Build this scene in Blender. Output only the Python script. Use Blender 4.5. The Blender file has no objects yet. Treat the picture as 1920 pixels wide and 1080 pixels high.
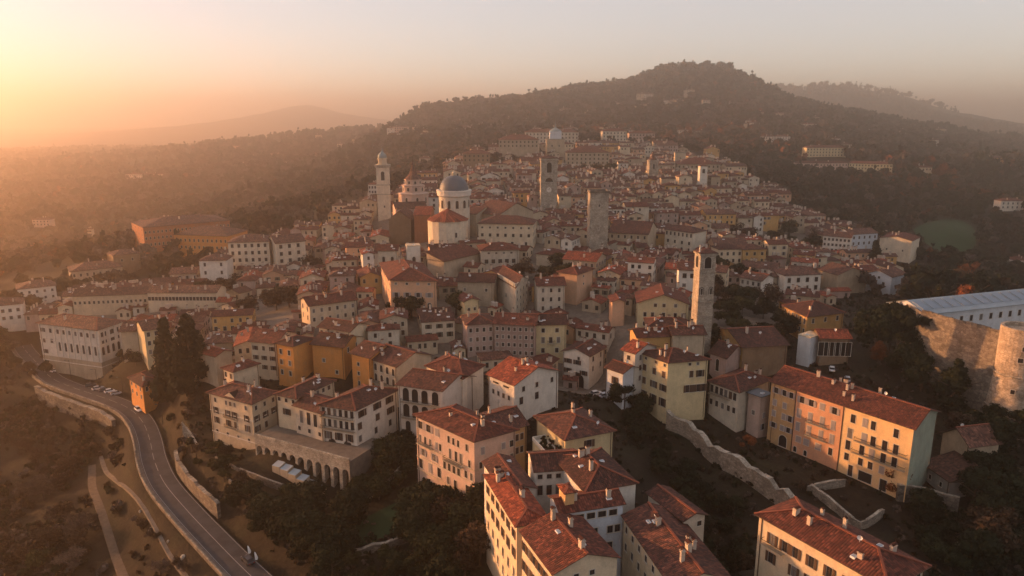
import bpy, math, random
import numpy as np
from mathutils import Vector, Matrix

random.seed(7)
rng = np.random.default_rng(11)
scene = bpy.context.scene
COL = scene.collection
R = math.radians

# ------------------------------------------------------------------ camera
CAM_Z = 100.0
PITCH = R(13.3)
F = 1371.0
cam_data = bpy.data.cameras.new('camera')
cam_data.sensor_width = 36.0
cam_data.lens = 36.0 * F / 1920.0
cam_data.clip_start = 1.0
cam_data.clip_end = 40000.0
cam = bpy.data.objects.new('camera', cam_data)
cam.location = (0, 0, CAM_Z)
cam.rotation_euler = (R(90) - PITCH, 0, 0)
COL.objects.link(cam)
scene.camera = cam

# ------------------------------------------------------------------ light
SUN_AZ = R(70)      # towards the left of the view direction
SUN_EL = R(8.5)
world = bpy.data.worlds.new('World')
scene.world = world
world.use_nodes = True
wn = world.node_tree
bg = wn.nodes['Background']
sky = wn.nodes.new('ShaderNodeTexSky')
sky.sky_type = 'NISHITA'
sky.sun_disc = False
sky.sun_elevation = SUN_EL
sky.sun_rotation = -SUN_AZ
sky.altitude = 300
sky.air_density = 0.9
sky.dust_density = 0.0
sky.ozone_density = 2.4
bg.inputs[1].default_value = 0.115
tint = wn.nodes.new('ShaderNodeMix'); tint.data_type = 'RGBA'; tint.blend_type = 'MULTIPLY'; tint.inputs[0].default_value = 1.0
tint.inputs[7].default_value = (1.20, .90, .76, 1)
veil = wn.nodes.new('ShaderNodeMix'); veil.data_type = 'RGBA'; veil.inputs[0].default_value = .46     # thin high veil that evens the evening sky
veil.inputs[7].default_value = (4.1, 3.6, 3.5, 1)
wn.links.new(sky.outputs[0], tint.inputs[6]); wn.links.new(tint.outputs[2], veil.inputs[6]); wn.links.new(veil.outputs[2], bg.inputs[0])

sl = bpy.data.lights.new('sun', 'SUN')
sl.energy = 5.0
sl.angle = R(0.5)
sl.color = (1.0, 0.46, 0.18)
sun = bpy.data.objects.new('sun', sl)
sd = Vector((-math.sin(SUN_AZ) * math.cos(SUN_EL), math.cos(SUN_AZ) * math.cos(SUN_EL), math.sin(SUN_EL)))
sun.rotation_euler = (-sd).to_track_quat('-Z', 'Y').to_euler()
sun.location = sd * 500
COL.objects.link(sun)

scene.view_settings.view_transform = 'Standard'
scene.view_settings.look = 'None'
scene.view_settings.gamma = 1.0
scene.view_settings.use_curve_mapping = False
scene.view_settings.exposure = 1.1
scene.render.engine = 'CYCLES'
cy = scene.cycles
cy.use_denoising = True
cy.denoiser = 'OPENIMAGEDENOISE'
cy.max_bounces = 5
cy.diffuse_bounces = 1
cy.glossy_bounces = 2
cy.volume_bounces = 1
cy.transparent_max_bounces = 4
cy.caustics_reflective = False
cy.caustics_refractive = False
HAZE_DENSITY = 0.00046
HAZE_ANISO = 0.86
HAZE_COLOR = (1.0, 0.86, 0.72, 1)

# ------------------------------------------------------------------ geometry of the view: pixel + height -> point in the place
cT, sT = math.cos(PITCH), math.sin(PITCH)
def ray(px, py):
    x = (px - 960) / F; v = (540 - py) / F
    return Vector((x, cT + v * sT, v * cT - sT))
def P(px, py, z):
    r = ray(px, py)
    return Vector((0, 0, CAM_Z)) + r * ((z - CAM_Z) / r.z)
def T(px, py, t):
    return Vector((0, 0, CAM_Z)) + ray(px, py) * t
def proj(p):
    d = Vector(p) - Vector((0, 0, CAM_Z))
    t = d.y * cT - d.z * sT
    if t < 1: return None
    v = (d.y * sT + d.z * cT) / t
    return (960 + F * d.x / t, 540 - F * v, t)
def heights(y1, y2, h):
    """(z of the top, z of the bottom) of a vertical edge of real height h seen from row y1 to row y2."""
    r1, r2 = ray(960, y1), ray(960, y2)
    t1 = h / ((r1.y / r2.y) * (-r2.z) + r1.z)
    ze = CAM_Z + r1.z * t1
    return ze, ze - h

# ------------------------------------------------------------------ materials
class N:
    def __init__(s, name):
        s.m = bpy.data.materials.new(name); s.m.use_nodes = True
        s.t = s.m.node_tree; s.b = s.t.nodes['Principled BSDF']
        s.b.inputs['Specular IOR Level'].default_value = 0.25
    def n(s, typ, **kw):
        x = s.t.nodes.new(typ)
        for k, v in kw.items():
            if k.startswith('i_'): x.inputs[k[2:].replace('_', ' ')].default_value = v
            else: setattr(x, k, v)
        return x
    def l(s, a, b): s.t.links.new(a, b)
    def pos(s): return s.n('ShaderNodeNewGeometry').outputs['Position']
    def noise(s, vec, scale, detail=3, rough=.55):
        x = s.n('ShaderNodeTexNoise', i_Scale=scale, i_Detail=detail, i_Roughness=rough); s.l(vec, x.inputs['Vector']); return x.outputs['Fac']
    def ramp(s, fac, stops):
        x = s.n('ShaderNodeValToRGB'); e = x.color_ramp.elements
        e[0].position, e[0].color = stops[0][0], (*stops[0][1], 1)
        e[1].position, e[1].color = stops[-1][0], (*stops[-1][1], 1)
        for p, c in stops[1:-1]:
            q = e.new(p); q.color = (*c, 1)
        s.l(fac, x.inputs[0]); return x.outputs[0]
    def mul(s, a, b, f=1.0, mode='MULTIPLY'):
        x = s.n('ShaderNodeMix', data_type='RGBA', blend_type=mode); x.inputs[0].default_value = f
        for v, i in ((a, 6), (b, 7)):
            if isinstance(v, tuple): x.inputs[i].default_value = (*v, 1)
            else: s.l(v, x.inputs[i])
        return x.outputs[2]
    def math(s, op, a, b=0.0):
        x = s.n('ShaderNodeMath', operation=op)
        for v, i in ((a, 0), (b, 1)):
            if isinstance(v, (int, float)): x.inputs[i].default_value = v
            else: s.l(v, x.inputs[i])
        return x.outputs[0]
    def bump(s, h, strength=.4, dist=.1):
        x = s.n('ShaderNodeBump', i_Strength=strength, i_Distance=dist); s.l(h, x.inputs['Height']); s.l(x.outputs[0], s.b.inputs['Normal'])
    def out(s, col, rough=.85):
        if isinstance(col, tuple): s.b.inputs['Base Color'].default_value = (*col, 1)
        else: s.l(col, s.b.inputs['Base Color'])
        s.b.inputs['Roughness'].default_value = rough
        return s.m
g = lambda a: (a, a, a)

def plain(name, c, rough=.7, metal=0.0):
    n = N(name); n.b.inputs['Metallic'].default_value = metal
    return n.out(c, rough)
def plaster(name, c, worn=.5):
    n = N(name); p = n.pos()
    mp = n.n('ShaderNodeMapping'); mp.inputs['Scale'].default_value = (.8, .8, .22); n.l(p, mp.inputs[0])
    streak = n.ramp(n.noise(mp.outputs[0], 1.0, 4, .65), [(.3, g(1 - .3 * worn)), (.62, g(1.0))])
    blot = n.ramp(n.noise(p, .28, 4, .6), [(.3, g(1 - .32 * worn)), (.7, g(1.04))])
    fine = n.ramp(n.noise(p, 3.0, 3, .7), [(.3, g(.88)), (.7, g(1.06))])
    oi = n.n('ShaderNodeObjectInfo'); tone = n.ramp(oi.outputs['Random'], [(0, (.86, .84, .82)), (.5, g(1.0)), (1, (1.08, 1.04, .98))])
    patch_ = n.ramp(n.noise(p, .55, 2, .4), [(.60, g(0)), (.63, g(1))])
    x = n.n('ShaderNodeMix', data_type='RGBA'); n.l(n.math('MULTIPLY', patch_, .35 * worn), x.inputs[0]); n.l(n.mul(n.mul(n.mul(c, streak), blot), fine), x.inputs[6]); x.inputs[7].default_value = (.30, .25, .19, 1)
    return n.out(n.mul(x.outputs[2], tone), .92)
def tiles(name, a, b, c, lichen=.25):
    """curved clay tiles: courses from the roof's own UV in metres, each tile with its own tone"""
    n = N(name)
    uv = n.n('ShaderNodeUVMap').outputs[0]
    sep = n.n('ShaderNodeSeparateXYZ'); n.l(uv, sep.inputs[0])
    u = n.math('MULTIPLY', sep.outputs[0], 1 / .46); v = n.math('MULTIPLY', sep.outputs[1], 1 / .55)
    cell = n.n('ShaderNodeCombineXYZ'); n.l(n.math('FLOOR', u), cell.inputs[0]); n.l(n.math('FLOOR', v), cell.inputs[1])
    oi = n.n('ShaderNodeObjectInfo'); n.l(oi.outputs['Random'], cell.inputs[2])
    wn_ = n.n('ShaderNodeTexWhiteNoise'); n.l(cell.outputs[0], wn_.inputs[0])
    base = n.ramp(wn_.outputs[0], [(0, b), (.35, a), (.8, c), (1, tuple(x * 1.5 for x in c))])
    p = n.pos()
    blot = n.ramp(n.noise(p, .35, 5, .65), [(.3, g(.55)), (.5, g(.95)), (.72, g(1.3))])
    col = n.mul(base, blot)
    dirt = n.ramp(n.noise(p, 1.1, 4, .7), [(.42, g(0)), (.7, g(1))])
    x = n.n('ShaderNodeMix', data_type='RGBA'); n.l(n.math('MULTIPLY', dirt, lichen), x.inputs[0]); n.l(col, x.inputs[6]); x.inputs[7].default_value = (.055, .045, .035, 1)
    tone = n.ramp(oi.outputs['Random'], [(0, g(.78)), (1, g(1.18))])
    col = n.mul(x.outputs[2], tone)
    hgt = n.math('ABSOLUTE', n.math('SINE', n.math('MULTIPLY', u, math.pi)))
    col = n.mul(col, n.ramp(hgt, [(0, g(.45)), (.45, g(1.12))]))  # tile channels coloured darker: groove shade painted in along with dirt
    hg2 = n.math('ADD', hgt, n.math('MULTIPLY', n.math('FRACT', v), .5))
    hg3 = n.math('ADD', hg2, n.math('MULTIPLY', wn_.outputs[0], .7))
    n.bump(hg3, .8, .09)
    return n.out(col, .9)
def stone(name, a, b, scale=1.2):
    n = N(name); p = n.pos()
    mp = n.n('ShaderNodeMapping'); mp.inputs['Scale'].default_value = (1, 1, 1.8); n.l(p, mp.inputs[0])
    vo = n.n('ShaderNodeTexVoronoi', i_Scale=scale); n.l(mp.outputs[0], vo.inputs[0])
    col = n.ramp(vo.outputs['Color'], [(.1, a), (.9, b)])
    vd = n.n('ShaderNodeTexVoronoi', feature='DISTANCE_TO_EDGE', i_Scale=scale); n.l(mp.outputs[0], vd.inputs[0])
    joint = n.ramp(vd.outputs['Distance'], [(0, g(.55)), (.09, g(1))])
    col = n.mul(col, joint)
    col = n.mul(col, n.ramp(n.noise(p, .35, 5, .7), [(.3, g(.5)), (.68, g(1.15))]))
    n.bump(joint, .6, .08)
    return n.out(col, .95)
def leafy(name, a, b, c, vary=.35):
    n = N(name); oi = n.n('ShaderNodeObjectInfo')
    p = n.pos()
    col = n.ramp(n.noise(p, .9, 3, .7), [(.3, a), (.5, b), (.72, c)])
    tone = n.ramp(oi.outputs['Random'], [(0, g(1 - vary)), (1, g(1 + vary))])
    n.b.inputs['Specular IOR Level'].default_value = .1
    return n.out(n.mul(col, tone), .95)

M = {}
for k, c, w in (('white', (.76, .70, .60), .45), ('cream', (.68, .56, .39), .5), ('ivory', (.68, .60, .47), .6), ('pale_yellow', (.68, .56, .33), .45),
             ('ochre', (.62, .37, .14), .5), ('orange', (.68, .30, .085), .4), ('salmon', (.66, .40, .25), .4), ('pink', (.62, .45, .36), .5),
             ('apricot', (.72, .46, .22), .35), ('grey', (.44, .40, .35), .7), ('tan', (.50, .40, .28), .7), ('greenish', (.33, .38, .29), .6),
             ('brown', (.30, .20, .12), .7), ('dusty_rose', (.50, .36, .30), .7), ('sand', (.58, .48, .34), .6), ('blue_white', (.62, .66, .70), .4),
             ('rust', (.42, .17, .08), .6), ('palace_pink', (.74, .40, .24), .35), ('palace_gold', (.78, .54, .28), .35), ('palace_honey', (.66, .42, .20), .5)):
    M[k] = plaster('plaster_' + k, c, w)
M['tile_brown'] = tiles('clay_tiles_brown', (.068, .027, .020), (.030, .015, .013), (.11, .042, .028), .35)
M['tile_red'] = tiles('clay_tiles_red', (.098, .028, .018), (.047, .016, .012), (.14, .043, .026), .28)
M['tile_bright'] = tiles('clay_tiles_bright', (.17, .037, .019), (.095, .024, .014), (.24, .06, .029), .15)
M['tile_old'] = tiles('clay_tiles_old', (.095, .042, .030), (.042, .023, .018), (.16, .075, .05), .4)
M['ridge'] = plain('ridge_clay', (.20, .065, .038), .9)
M['stone'] = stone('rubble_stone', (.24, .20, .15), (.42, .36, .28))
M['stone_dark'] = stone('dark_rubble_stone', (.12, .10, .08), (.26, .22, .17), 1.0)
M['stone_pale'] = stone('pale_ashlar', (.36, .31, .24), (.50, .44, .35), .9)
M['castle'] = stone('castle_stone_shaded', (.16, .13, .10), (.30, .25, .19), .8)  # bastion wall in partial shade: the shade is put into this darker colour
M['tower_stone'] = stone('warm_tower_stone', (.40, .31, .22), (.54, .44, .33), .9)
M['glass'] = plain('window_glass', (.02, .022, .026), .15)
M['glass_pale'] = plain('window_glass_sky_reflection', (.16, .15, .14), .2)  # lighter base colour stands in for sky reflected in some panes
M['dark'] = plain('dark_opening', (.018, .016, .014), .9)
M['frame'] = plain('window_frame_stone', (.55, .49, .40), .8)
M['frame_wood'] = plain('window_frame_wood', (.09, .05, .03), .7)
M['shut_brown'] = plain('shutter_brown', (.085, .05, .032), .8)
M['shut_green'] = plain('shutter_green', (.07, .085, .06), .8)
M['shut_grey'] = plain('shutter_grey', (.30, .27, .26), .8)
M['shut_ochre'] = plain('shutter_ochre', (.26, .16, .07), .8)
M['iron'] = plain('wrought_iron', (.03, .03, .032), .5, .6)
M['timber'] = plain('eave_timber', (.10, .06, .038), .9)
M['chimney'] = plaster('chimney_render', (.62, .52, .42), .6)
M['lead'] = plain('lead_sheet', (.10, .115, .13), .55, .2)
M['copper'] = plain('aged_copper', (.20, .25, .25), .6)
M['bluish'] = plaster('pale_metal_roof', (.36, .42, .46), .3)
M['roof_glazing'] = plain('roof_glazing', (.20, .25, .30), .35)
M['white_paint'] = plain('white_paint', (.8, .8, .78), .5)
M['bark'] = plain('bark', (.07, .048, .033), .95)
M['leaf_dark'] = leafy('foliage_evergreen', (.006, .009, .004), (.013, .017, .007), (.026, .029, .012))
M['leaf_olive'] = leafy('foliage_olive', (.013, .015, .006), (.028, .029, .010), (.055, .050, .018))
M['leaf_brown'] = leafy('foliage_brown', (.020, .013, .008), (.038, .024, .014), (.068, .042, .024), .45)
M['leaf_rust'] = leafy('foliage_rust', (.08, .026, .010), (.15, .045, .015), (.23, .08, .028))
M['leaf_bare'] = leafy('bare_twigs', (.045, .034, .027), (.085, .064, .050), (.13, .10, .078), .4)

# asphalt, earth, grass
n = N('asphalt'); p_ = n.pos()
M['asphalt'] = n.out(n.mul((.048, .046, .048), n.ramp(n.noise(p_, .22, 5, .75), [(.3, g(.6)), (.48, g(.95)), (.52, g(1.1)), (.7, g(1.3))])), .85)
n = N('dirt_path'); p_ = n.pos()
M['dirt'] = n.out(n.mul((.13, .095, .065), n.ramp(n.noise(p_, .8, 5, .7), [(.3, g(.55)), (.7, g(1.25))])), .95)
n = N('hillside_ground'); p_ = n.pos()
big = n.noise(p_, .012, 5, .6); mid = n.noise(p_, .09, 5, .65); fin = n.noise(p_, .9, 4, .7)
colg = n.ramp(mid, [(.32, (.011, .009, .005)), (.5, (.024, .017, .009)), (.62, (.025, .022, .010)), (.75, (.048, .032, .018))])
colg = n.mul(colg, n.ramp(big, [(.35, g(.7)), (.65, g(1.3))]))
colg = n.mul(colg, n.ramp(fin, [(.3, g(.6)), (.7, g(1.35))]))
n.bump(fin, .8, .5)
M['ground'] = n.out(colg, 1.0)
n = N('meadow_grass'); p_ = n.pos()
M['meadow'] = n.out(n.mul((.022, .048, .018), n.ramp(n.noise(p_, .1, 5, .7), [(.3, g(.7)), (.7, g(1.3))])), 1.0)
n = N('paving'); p_ = n.pos()
M['paving'] = n.out(n.mul((.17, .14, .11), n.ramp(n.noise(p_, .6, 5, .7), [(.3, g(.6)), (.7, g(1.2))])), .95)

# ------------------------------------------------------------------ mesh helpers
class MB:
    def __init__(s): s.v = []; s.f = []; s.m = []; s.uv = []
    def quad(s, pts, mi=0, uv=None):
        b = len(s.v); s.v += [tuple(p) for p in pts]; s.f.append(tuple(range(b, b + len(pts)))); s.m.append(mi)
        s.uv.append(uv or [(0, 0)] * len(pts))
    def box(s, x0, y0, z0, x1, y1, z1, mi=0, mat=None, skip=()):
        c = [(x0, y0, z0), (x1, y0, z0), (x1, y1, z0), (x0, y1, z0), (x0, y0, z1), (x1, y0, z1), (x1, y1, z1), (x0, y1, z1)]
        if mat is not None: c = [tuple(mat @ Vector(p)) for p in c]
        b = len(s.v); s.v += c
        for i, f in enumerate(((0, 3, 2, 1), (4, 5, 6, 7), (0, 1, 5, 4), (1, 2, 6, 5), (2, 3, 7, 6), (3, 0, 4, 7))):
            if i in skip: continue
            s.f.append(tuple(b + k for k in f)); s.m.append(mi); s.uv.append([(0, 0)] * 4)
    def beam(s, a, b, w, h, mi=0):
        """box from a to b, w across and h high, standing on the line"""
        a, b = Vector(a), Vector(b); d = b - a; n = Vector((d.y, -d.x, 0)); 
        if n.length < 1e-6: n = Vector((1, 0, 0))
        n = n.normalized() * (w / 2); u = Vector((0, 0, h))
        c = [a - n, a + n, b + n, b - n, a - n + u, a + n + u, b + n + u, b - n + u]
        bb = len(s.v); s.v += [tuple(p) for p in c]
        for f in ((0, 1, 2, 3), (4, 7, 6, 5), (0, 4, 5, 1), (1, 5, 6, 2), (2, 6, 7, 3), (3, 7, 4, 0)):
            s.f.append(tuple(bb + k for k in f)); s.m.append(mi); s.uv.append([(0, 0)] * 4)
    def lathe(s, c, prof, seg=16, mi=0, a0=0.0, arc=None):
        """profile of (radius, z) round the axis at c"""
        arc = arc or 2 * math.pi
        full = abs(arc - 2 * math.pi) < 1e-6
        k = seg if full else seg + 1
        b = len(s.v)
        for r, z in prof:
            for i in range(k):
                a = a0 + arc * i / seg
                s.v.append((c[0] + r * math.cos(a), c[1] + r * math.sin(a), c[2] + z))
        for j in range(len(prof) - 1):
            for i in range(seg):
                i2 = (i + 1) % k if full else i + 1
                s.f.append((b + j * k + i, b + j * k + i2, b + (j + 1) * k + i2, b + (j + 1) * k + i)); s.m.append(mi)
                r = prof[j][0]
                s.uv.append([(r * arc * i / seg, j), (r * arc * (i + 1) / seg, j), (r * arc * (i + 1) / seg, j + 1), (r * arc * i / seg, j + 1)])
    def mesh(s, name, mats, smooth=False):
        me = bpy.data.meshes.new(name)
        me.from_pydata(s.v, [], s.f)
        for m_ in mats: me.materials.append(m_)
        if len(mats) > 1: me.polygons.foreach_set('material_index', s.m)
        ul = me.uv_layers.new(name='UVMap')
        flat = [c for f in s.uv for p in f for c in p]
        ul.data.foreach_set('uv', flat)
        if smooth: me.polygons.foreach_set('use_smooth', [True] * len(s.f))
        me.update()
        return me
def link(name, me, parent=None, loc=(0, 0, 0), rz=0.0):
    o = bpy.data.objects.new(name, me); COL.objects.link(o)
    o.location = loc; o.rotation_euler = (0, 0, rz)
    if parent is not None: o.parent = parent
    return o
def thing(name, label, cat, loc, group=None):
    o = bpy.data.objects.new(name, None); COL.objects.link(o); o.location = loc
    o.empty_display_size = 1.0
    o['label'] = label; o['category'] = cat
    if group: o['group'] = group
    return o
def tag(o, label, cat=None, group=None, kind=None):
    o['label'] = label
    if cat: o['category'] = cat
    if group: o['group'] = group
    if kind: o['kind'] = kind
    return o
def part(name, mb, mats, parent, smooth=False, stuff=False):
    """a part whose mesh was laid out in world coordinates; its origin goes to the thing's base"""
    L = parent.location
    p = parent
    while p.parent is not None:
        p = p.parent; L = L + p.location
    mb.v = [(a - L.x, b - L.y, c - L.z) for a, b, c in mb.v]
    o = link(name, mb.mesh(name, mats, smooth), parent)
    if stuff: o['kind'] = 'stuff'
    return o
# ------------------------------------------------------------------ the buildings one can single out: eave corners read off the photograph, real heights
HS = []
def rows(nf, nc, st='p', first=1.7, sp=3.2, w=1.0, h=1.6):
    return [(first + i * sp, nc, w, h, st) for i in range(nf)]
def _z(kw, y):
    if 'ze' in kw: ze = kw.pop('ze'); h = kw.pop('h'); return ze, ze - h
    h = kw.pop('h'); base = kw.pop('base'); return heights(y, base, h)
def corner(key, A, B, C, **kw):
    ze, zb = _z(kw, A[1])
    eb, ec = kw.pop('eb', 1.0), kw.pop('ec', 1.0)
    a, b, c = P(*A, ze), P(*B, ze), P(*C, ze)
    b = a + (b - a) * eb; c = a + (c - a) * ec
    if kw.pop('square', False) or 'depth' in kw:
        d = (b - a); n_ = Vector((d.y, -d.x, 0)).normalized(); n_ = n_ if n_.x > 0 else -n_
        c = a + n_ * kw.pop('depth', (c - a).length)
    HS.append(dict(key=key, q=[a, c, b + c - a, b], ze=ze, zb=zb, **kw))
def front(key, L, Rr, depth, **kw):
    ze, zb = _z(kw, L[1])
    a, b = P(*L, ze), P(*Rr, ze)
    d = (b - a).normalized(); n_ = Vector((-d.y, d.x, 0))
    HS.append(dict(key=key, q=[a, b, b + n_ * depth, a + n_ * depth], ze=ze, zb=zb, **kw))

# near belt, left to right
corner('loggia_palace', (182, 619), (71, 605.5), (232, 602), h=19.5, base=709, eb=1.0, ec=1.0, roof='hip', rc='tile_old', wc='white', cat='palace',
       label='large white palace with rows of pale pilasters above the road bend', wc_low='tan', low=6.3,
       win={3: [(2.6, [.2, .33, .43, .53, .63, .73, .83, .93], 1.3, 1.7, 'p'), (6.8, [.2], 1.3, 1.7, 'p'), (9.0, [.33, .43, .53, .63, .73, .83, .93], 1.1, 3.0, 'a'), (2.6, [.07], 1.2, 1.6, 'o'), (7.0, [.07], 1.2, 1.6, 'o'), (11.5, [.07], 1.2, 1.6, 'o')],
            0: [(2.4, [.2, .5, .8], 2.6, 1.8, 'p'), (5.4, [.2, .5, .8], 2.4, 1.2, 'p'), (9.2, [.12, .3, .5, .7, .88], 1.2, 2.6, 'a')]}, pil=True, courses=[12.9, 4.3], ch=3)
front('yellow_house', (270, 620), (313, 613), 12, h=13, ze=24.5, roof='gable0', rc='tile_old', wc='pale_yellow', label='pale yellow house with dark windows behind the two tall conifers', win={0: rows(3, 3, 'p', sp=3.3)}, ch=1)
front('ochre_wall_house', (226, 622), (270, 620), 12, h=12, ze=21.5, roof='gable0', rc='tile_old', wc='sand', label='windowless sand coloured house between the white palace and the pale yellow house', win={}, ch=1)
corner('small_orange_house', (266.7, 724.4), (242, 708), (297, 712), h=6.5, base=758, roof='hip', rc='tile_brown', wc='orange', label='small orange house with a hipped roof at the road bend', win={3: rows(2, 3, 'p', 1.5, 2.8, .9, 1.3), 0: rows(1, 2, 'p', 1.5, 2.8)}, ch=1)
corner('yellow_palace', (471.7, 757), (391.7, 735.6), (517.5, 735), h=15, base=850, roof='hip', rc='tile_brown', wc='cream', cat='palace',
       label='cream and yellow villa with central balconies above the garden wall', courses=[3.0, 9.6], wc_low='sand', low=5.4,
       win={3: [(1.8, [.14, .4, .5, .6, .86], .9, 1.3, 'p'), (5.0, [.14, .42, .58, .86], 1.0, 1.9, 'o'), (8.0, [.14, .42, .58, .86], 1.0, 1.9, 'o'), (11.6, [.12, .37, .62, .87], 1.0, 1.2, 'p')],
            0: [(1.8, [.15, .5, .85], .9, 1.3, 'p'), (5.0, [.15, .5, .85], 1.0, 1.8, 'o'), (8.0, [.15, .5], 1.0, 1.8, 'o')]}, balc=[(3, .36, .64, 9.1), (3, .36, .64, 6.1)], pediment=True, shut='shut_brown', ch=3)
corner('small_tower_house', (437, 697), (418, 690), (484, 682), ze=25, h=15, roof='hip', rc='tile_red', wc='cream', label='narrow cream house with a red hipped roof rising behind the cream and yellow villa', win={3: rows(3, 2, 'p')}, ch=1)
corner('loggia_tower_house', (555, 747), (517.5, 739), (626, 714), ze=24.2, h=10.5, roof='hip', rc='tile_brown', wc='cream', label='cream house with a row of small attic windows above the arcaded terrace',
       win={3: [(1.2, [.15, .5, .85], 1.0, 1.1, 'p'), (4.6, [.5], 1.3, 1.8, 'o')], 0: [(1.3, [.1, .25, .4, .55, .7, .85], 1.0, 1.2, 'p'), (4.8, [.2, .5, .8], 1.0, 1.6, 'o')]}, shut='shut_brown', ch=2)
front('tall_window_house', (553, 760), (605, 775), 9, ze=22.6, h=8.5, roof='gable0', rc='tile_brown', wc='ivory', label='low cream wing with tall dark windows between attic house and hipped white villa',
      win={0: [(2.8, [.22, .48, .72], 1.3, 3.6, 'p'), (6.4, [.12, .48, .85], 1.0, 1.2, 'p')]}, ch=1)
corner('white_villa', (666, 769), (599.4, 759), (744, 731), h=14, base=861, roof='hip', rc='tile_brown', wc='white', cat='villa', label='white villa with timber loggias and hipped roof beside the arcaded terrace',
       win={3: [(1.5, [.1, .26, .42, .58, .74, .9], .95, 2.0, 'p'), (4.7, [.1, .26, .42, .58, .74, .9], .95, 2.1, 'p'), (8.3, [.2, .5, .8], 1.1, 2.1, 'o'), (12.0, [.3, .74], 2.4, 3.2, 'a')],
            0: [(1.8, [.15, .5, .8], 1.5, 1.9, 'o'), (5.0, [.08, .5, .82], 1.5, 1.9, 'o'), (8.6, [.08, .45, .8], 1.1, 1.8, 'p')]}, balc=[(3, .03, .97, 3.0), (3, .03, .97, 6.3)], shut='shut_brown', ch=3)
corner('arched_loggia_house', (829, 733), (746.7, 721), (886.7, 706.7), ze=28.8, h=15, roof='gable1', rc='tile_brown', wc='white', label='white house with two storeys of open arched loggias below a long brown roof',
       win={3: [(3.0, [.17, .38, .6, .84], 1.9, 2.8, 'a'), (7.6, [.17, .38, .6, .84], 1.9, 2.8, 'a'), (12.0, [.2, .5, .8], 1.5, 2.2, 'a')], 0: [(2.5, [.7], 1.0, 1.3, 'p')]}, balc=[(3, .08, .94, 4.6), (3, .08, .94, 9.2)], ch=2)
corner('white_scalloped_house', (840, 664), (800, 686), (906, 685), ze=30, h=12, roof='hip', rc='tile_red', wc='white', label='low white house with small square windows behind the arched loggia house', win={3: rows(2, 4, 'p', 1.4, 2.6, .8, .8), 0: [(2.0, [.3, .7], 1.0, 1.5, 'p')]}, ch=2)
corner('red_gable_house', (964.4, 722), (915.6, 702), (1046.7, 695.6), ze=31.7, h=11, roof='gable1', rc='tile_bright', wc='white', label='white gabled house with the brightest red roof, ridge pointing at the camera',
       win={3: [(1.4, [.3, .7], 2.4, .5, 'p'), (4.2, [.2, .4, .6, .8], .9, 1.3, 'p')], 0: [(1.9, [.2, .5, .85], 1.0, 1.4, 'p'), (5.0, [.15, .5], 1.3, 2.0, 'p')]}, ch=3)
corner('white_arch_house', (1105, 668), (1056, 658.6), (1130, 664), ze=26, h=11.5, depth=11, roof='gable0', rc='tile_brown', wc='white', label='tall white gabled house with a wide dark arch at its foot',
       win={3: [(1.4, [.6], .8, 1.0, 'p'), (2.8, [.2, .55], 1.3, 1.5, 'o'), (6.0, [.2, .8], 1.3, 1.5, 'o'), (9.9, [.55], 5.0, 2.6, 'a')], 0: rows(2, 2)}, ch=1)
corner('apricot_palazzo', (889, 827), (780, 778), (922, 818), h=19, base=967, roof='hip', rc='tile_red', wc='pink', cat='palace', label='tall pink and cream palazzo with a bright red roof on the garden edge', ec=2.4,
       win={3: [(2.1, [.08, .23, .38], 1.5, 1.9, 'o'), (2.5, [.58, .66, .74, .88], .8, 1.7, 'p'), (5.7, [.07, .16, .25, .36, .43], .8, 1.8, 'p'), (6.3, [.6, .7, .78], .9, 3.0, 'p'), (6.3, [.92], .8, 1.8, 'p'),
                (9.2, [.12, .32], 1.1, 1.8, 'o'), (9.8, [.5, .58, .66, .74], 1.0, 2.0, 'a'), (9.4, [.86, .95], .9, 1.8, 'p'), (12.6, [.07, .24, .4], 1.3, 2.5, 'p'), (13.4, [.56, .68], 1.0, 1.9, 'p'), (13.4, [.9], 2.0, 2.6, 'p')],
            0: [(3.0, [.2], .9, 1.8, 'p'), (6.6, [.15, .42], .8, 1.8, 'p'), (6.6, [.75, .9], .8, 1.6, 'p'), (9.6, [.2], 1.0, 1.8, 'p'), (3.2, [.7, .9], 1.0, 1.6, 'p'), (13.6, [.25], 2.2, 2.8, 'p')]},
       balc=[(3, .04, .3, 6.9), (3, .52, .82, 8.0)], courses=[4.3, 8.0, 11.4], shut='shut_grey', ch=4)
corner('apricot_palazzo_wing', (930, 814), (890, 780), (987, 796), ze=27.0, h=17, roof='gable0', rc='tile_brown', wc='apricot', label='yellow rear wing joined to the tall pink and cream palazzo',
       win={0: [(2.6, [.2, .36, .68, .84], .9, 1.6, 'p'), (6.0, [.2, .36, .68, .84], .9, 1.6, 'p')]}, ch=2)
corner('terrace_house', (1060, 824), (1023, 795), (1149, 807), ze=28.8, h=13, eb=1.5, roof='hip', rc='tile_brown', wc='pale_yellow', label='pale yellow house with a dark hipped roof behind the big convent',
       win={0: [(2.1, [.5], 1.3, 1.8, 'o'), (6.0, [.3, .7], 1.1, 1.6, 'p')]}, shut='shut_brown', ch=3)
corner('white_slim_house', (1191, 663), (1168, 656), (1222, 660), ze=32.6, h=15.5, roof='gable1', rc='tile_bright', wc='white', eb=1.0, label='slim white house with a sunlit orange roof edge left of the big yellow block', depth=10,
       win={3: [(1.8, [.5], 1.2, 1.3, 'p'), (4.6, [.5], 1.4, 2.0, 'o'), (8.8, [.35, .75], 1.0, 3.0, 'o'), (12.4, [.35, .75], 1.0, 2.0, 'p')], 0: rows(3, 2)}, shut='shut_grey', ch=1)
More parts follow.
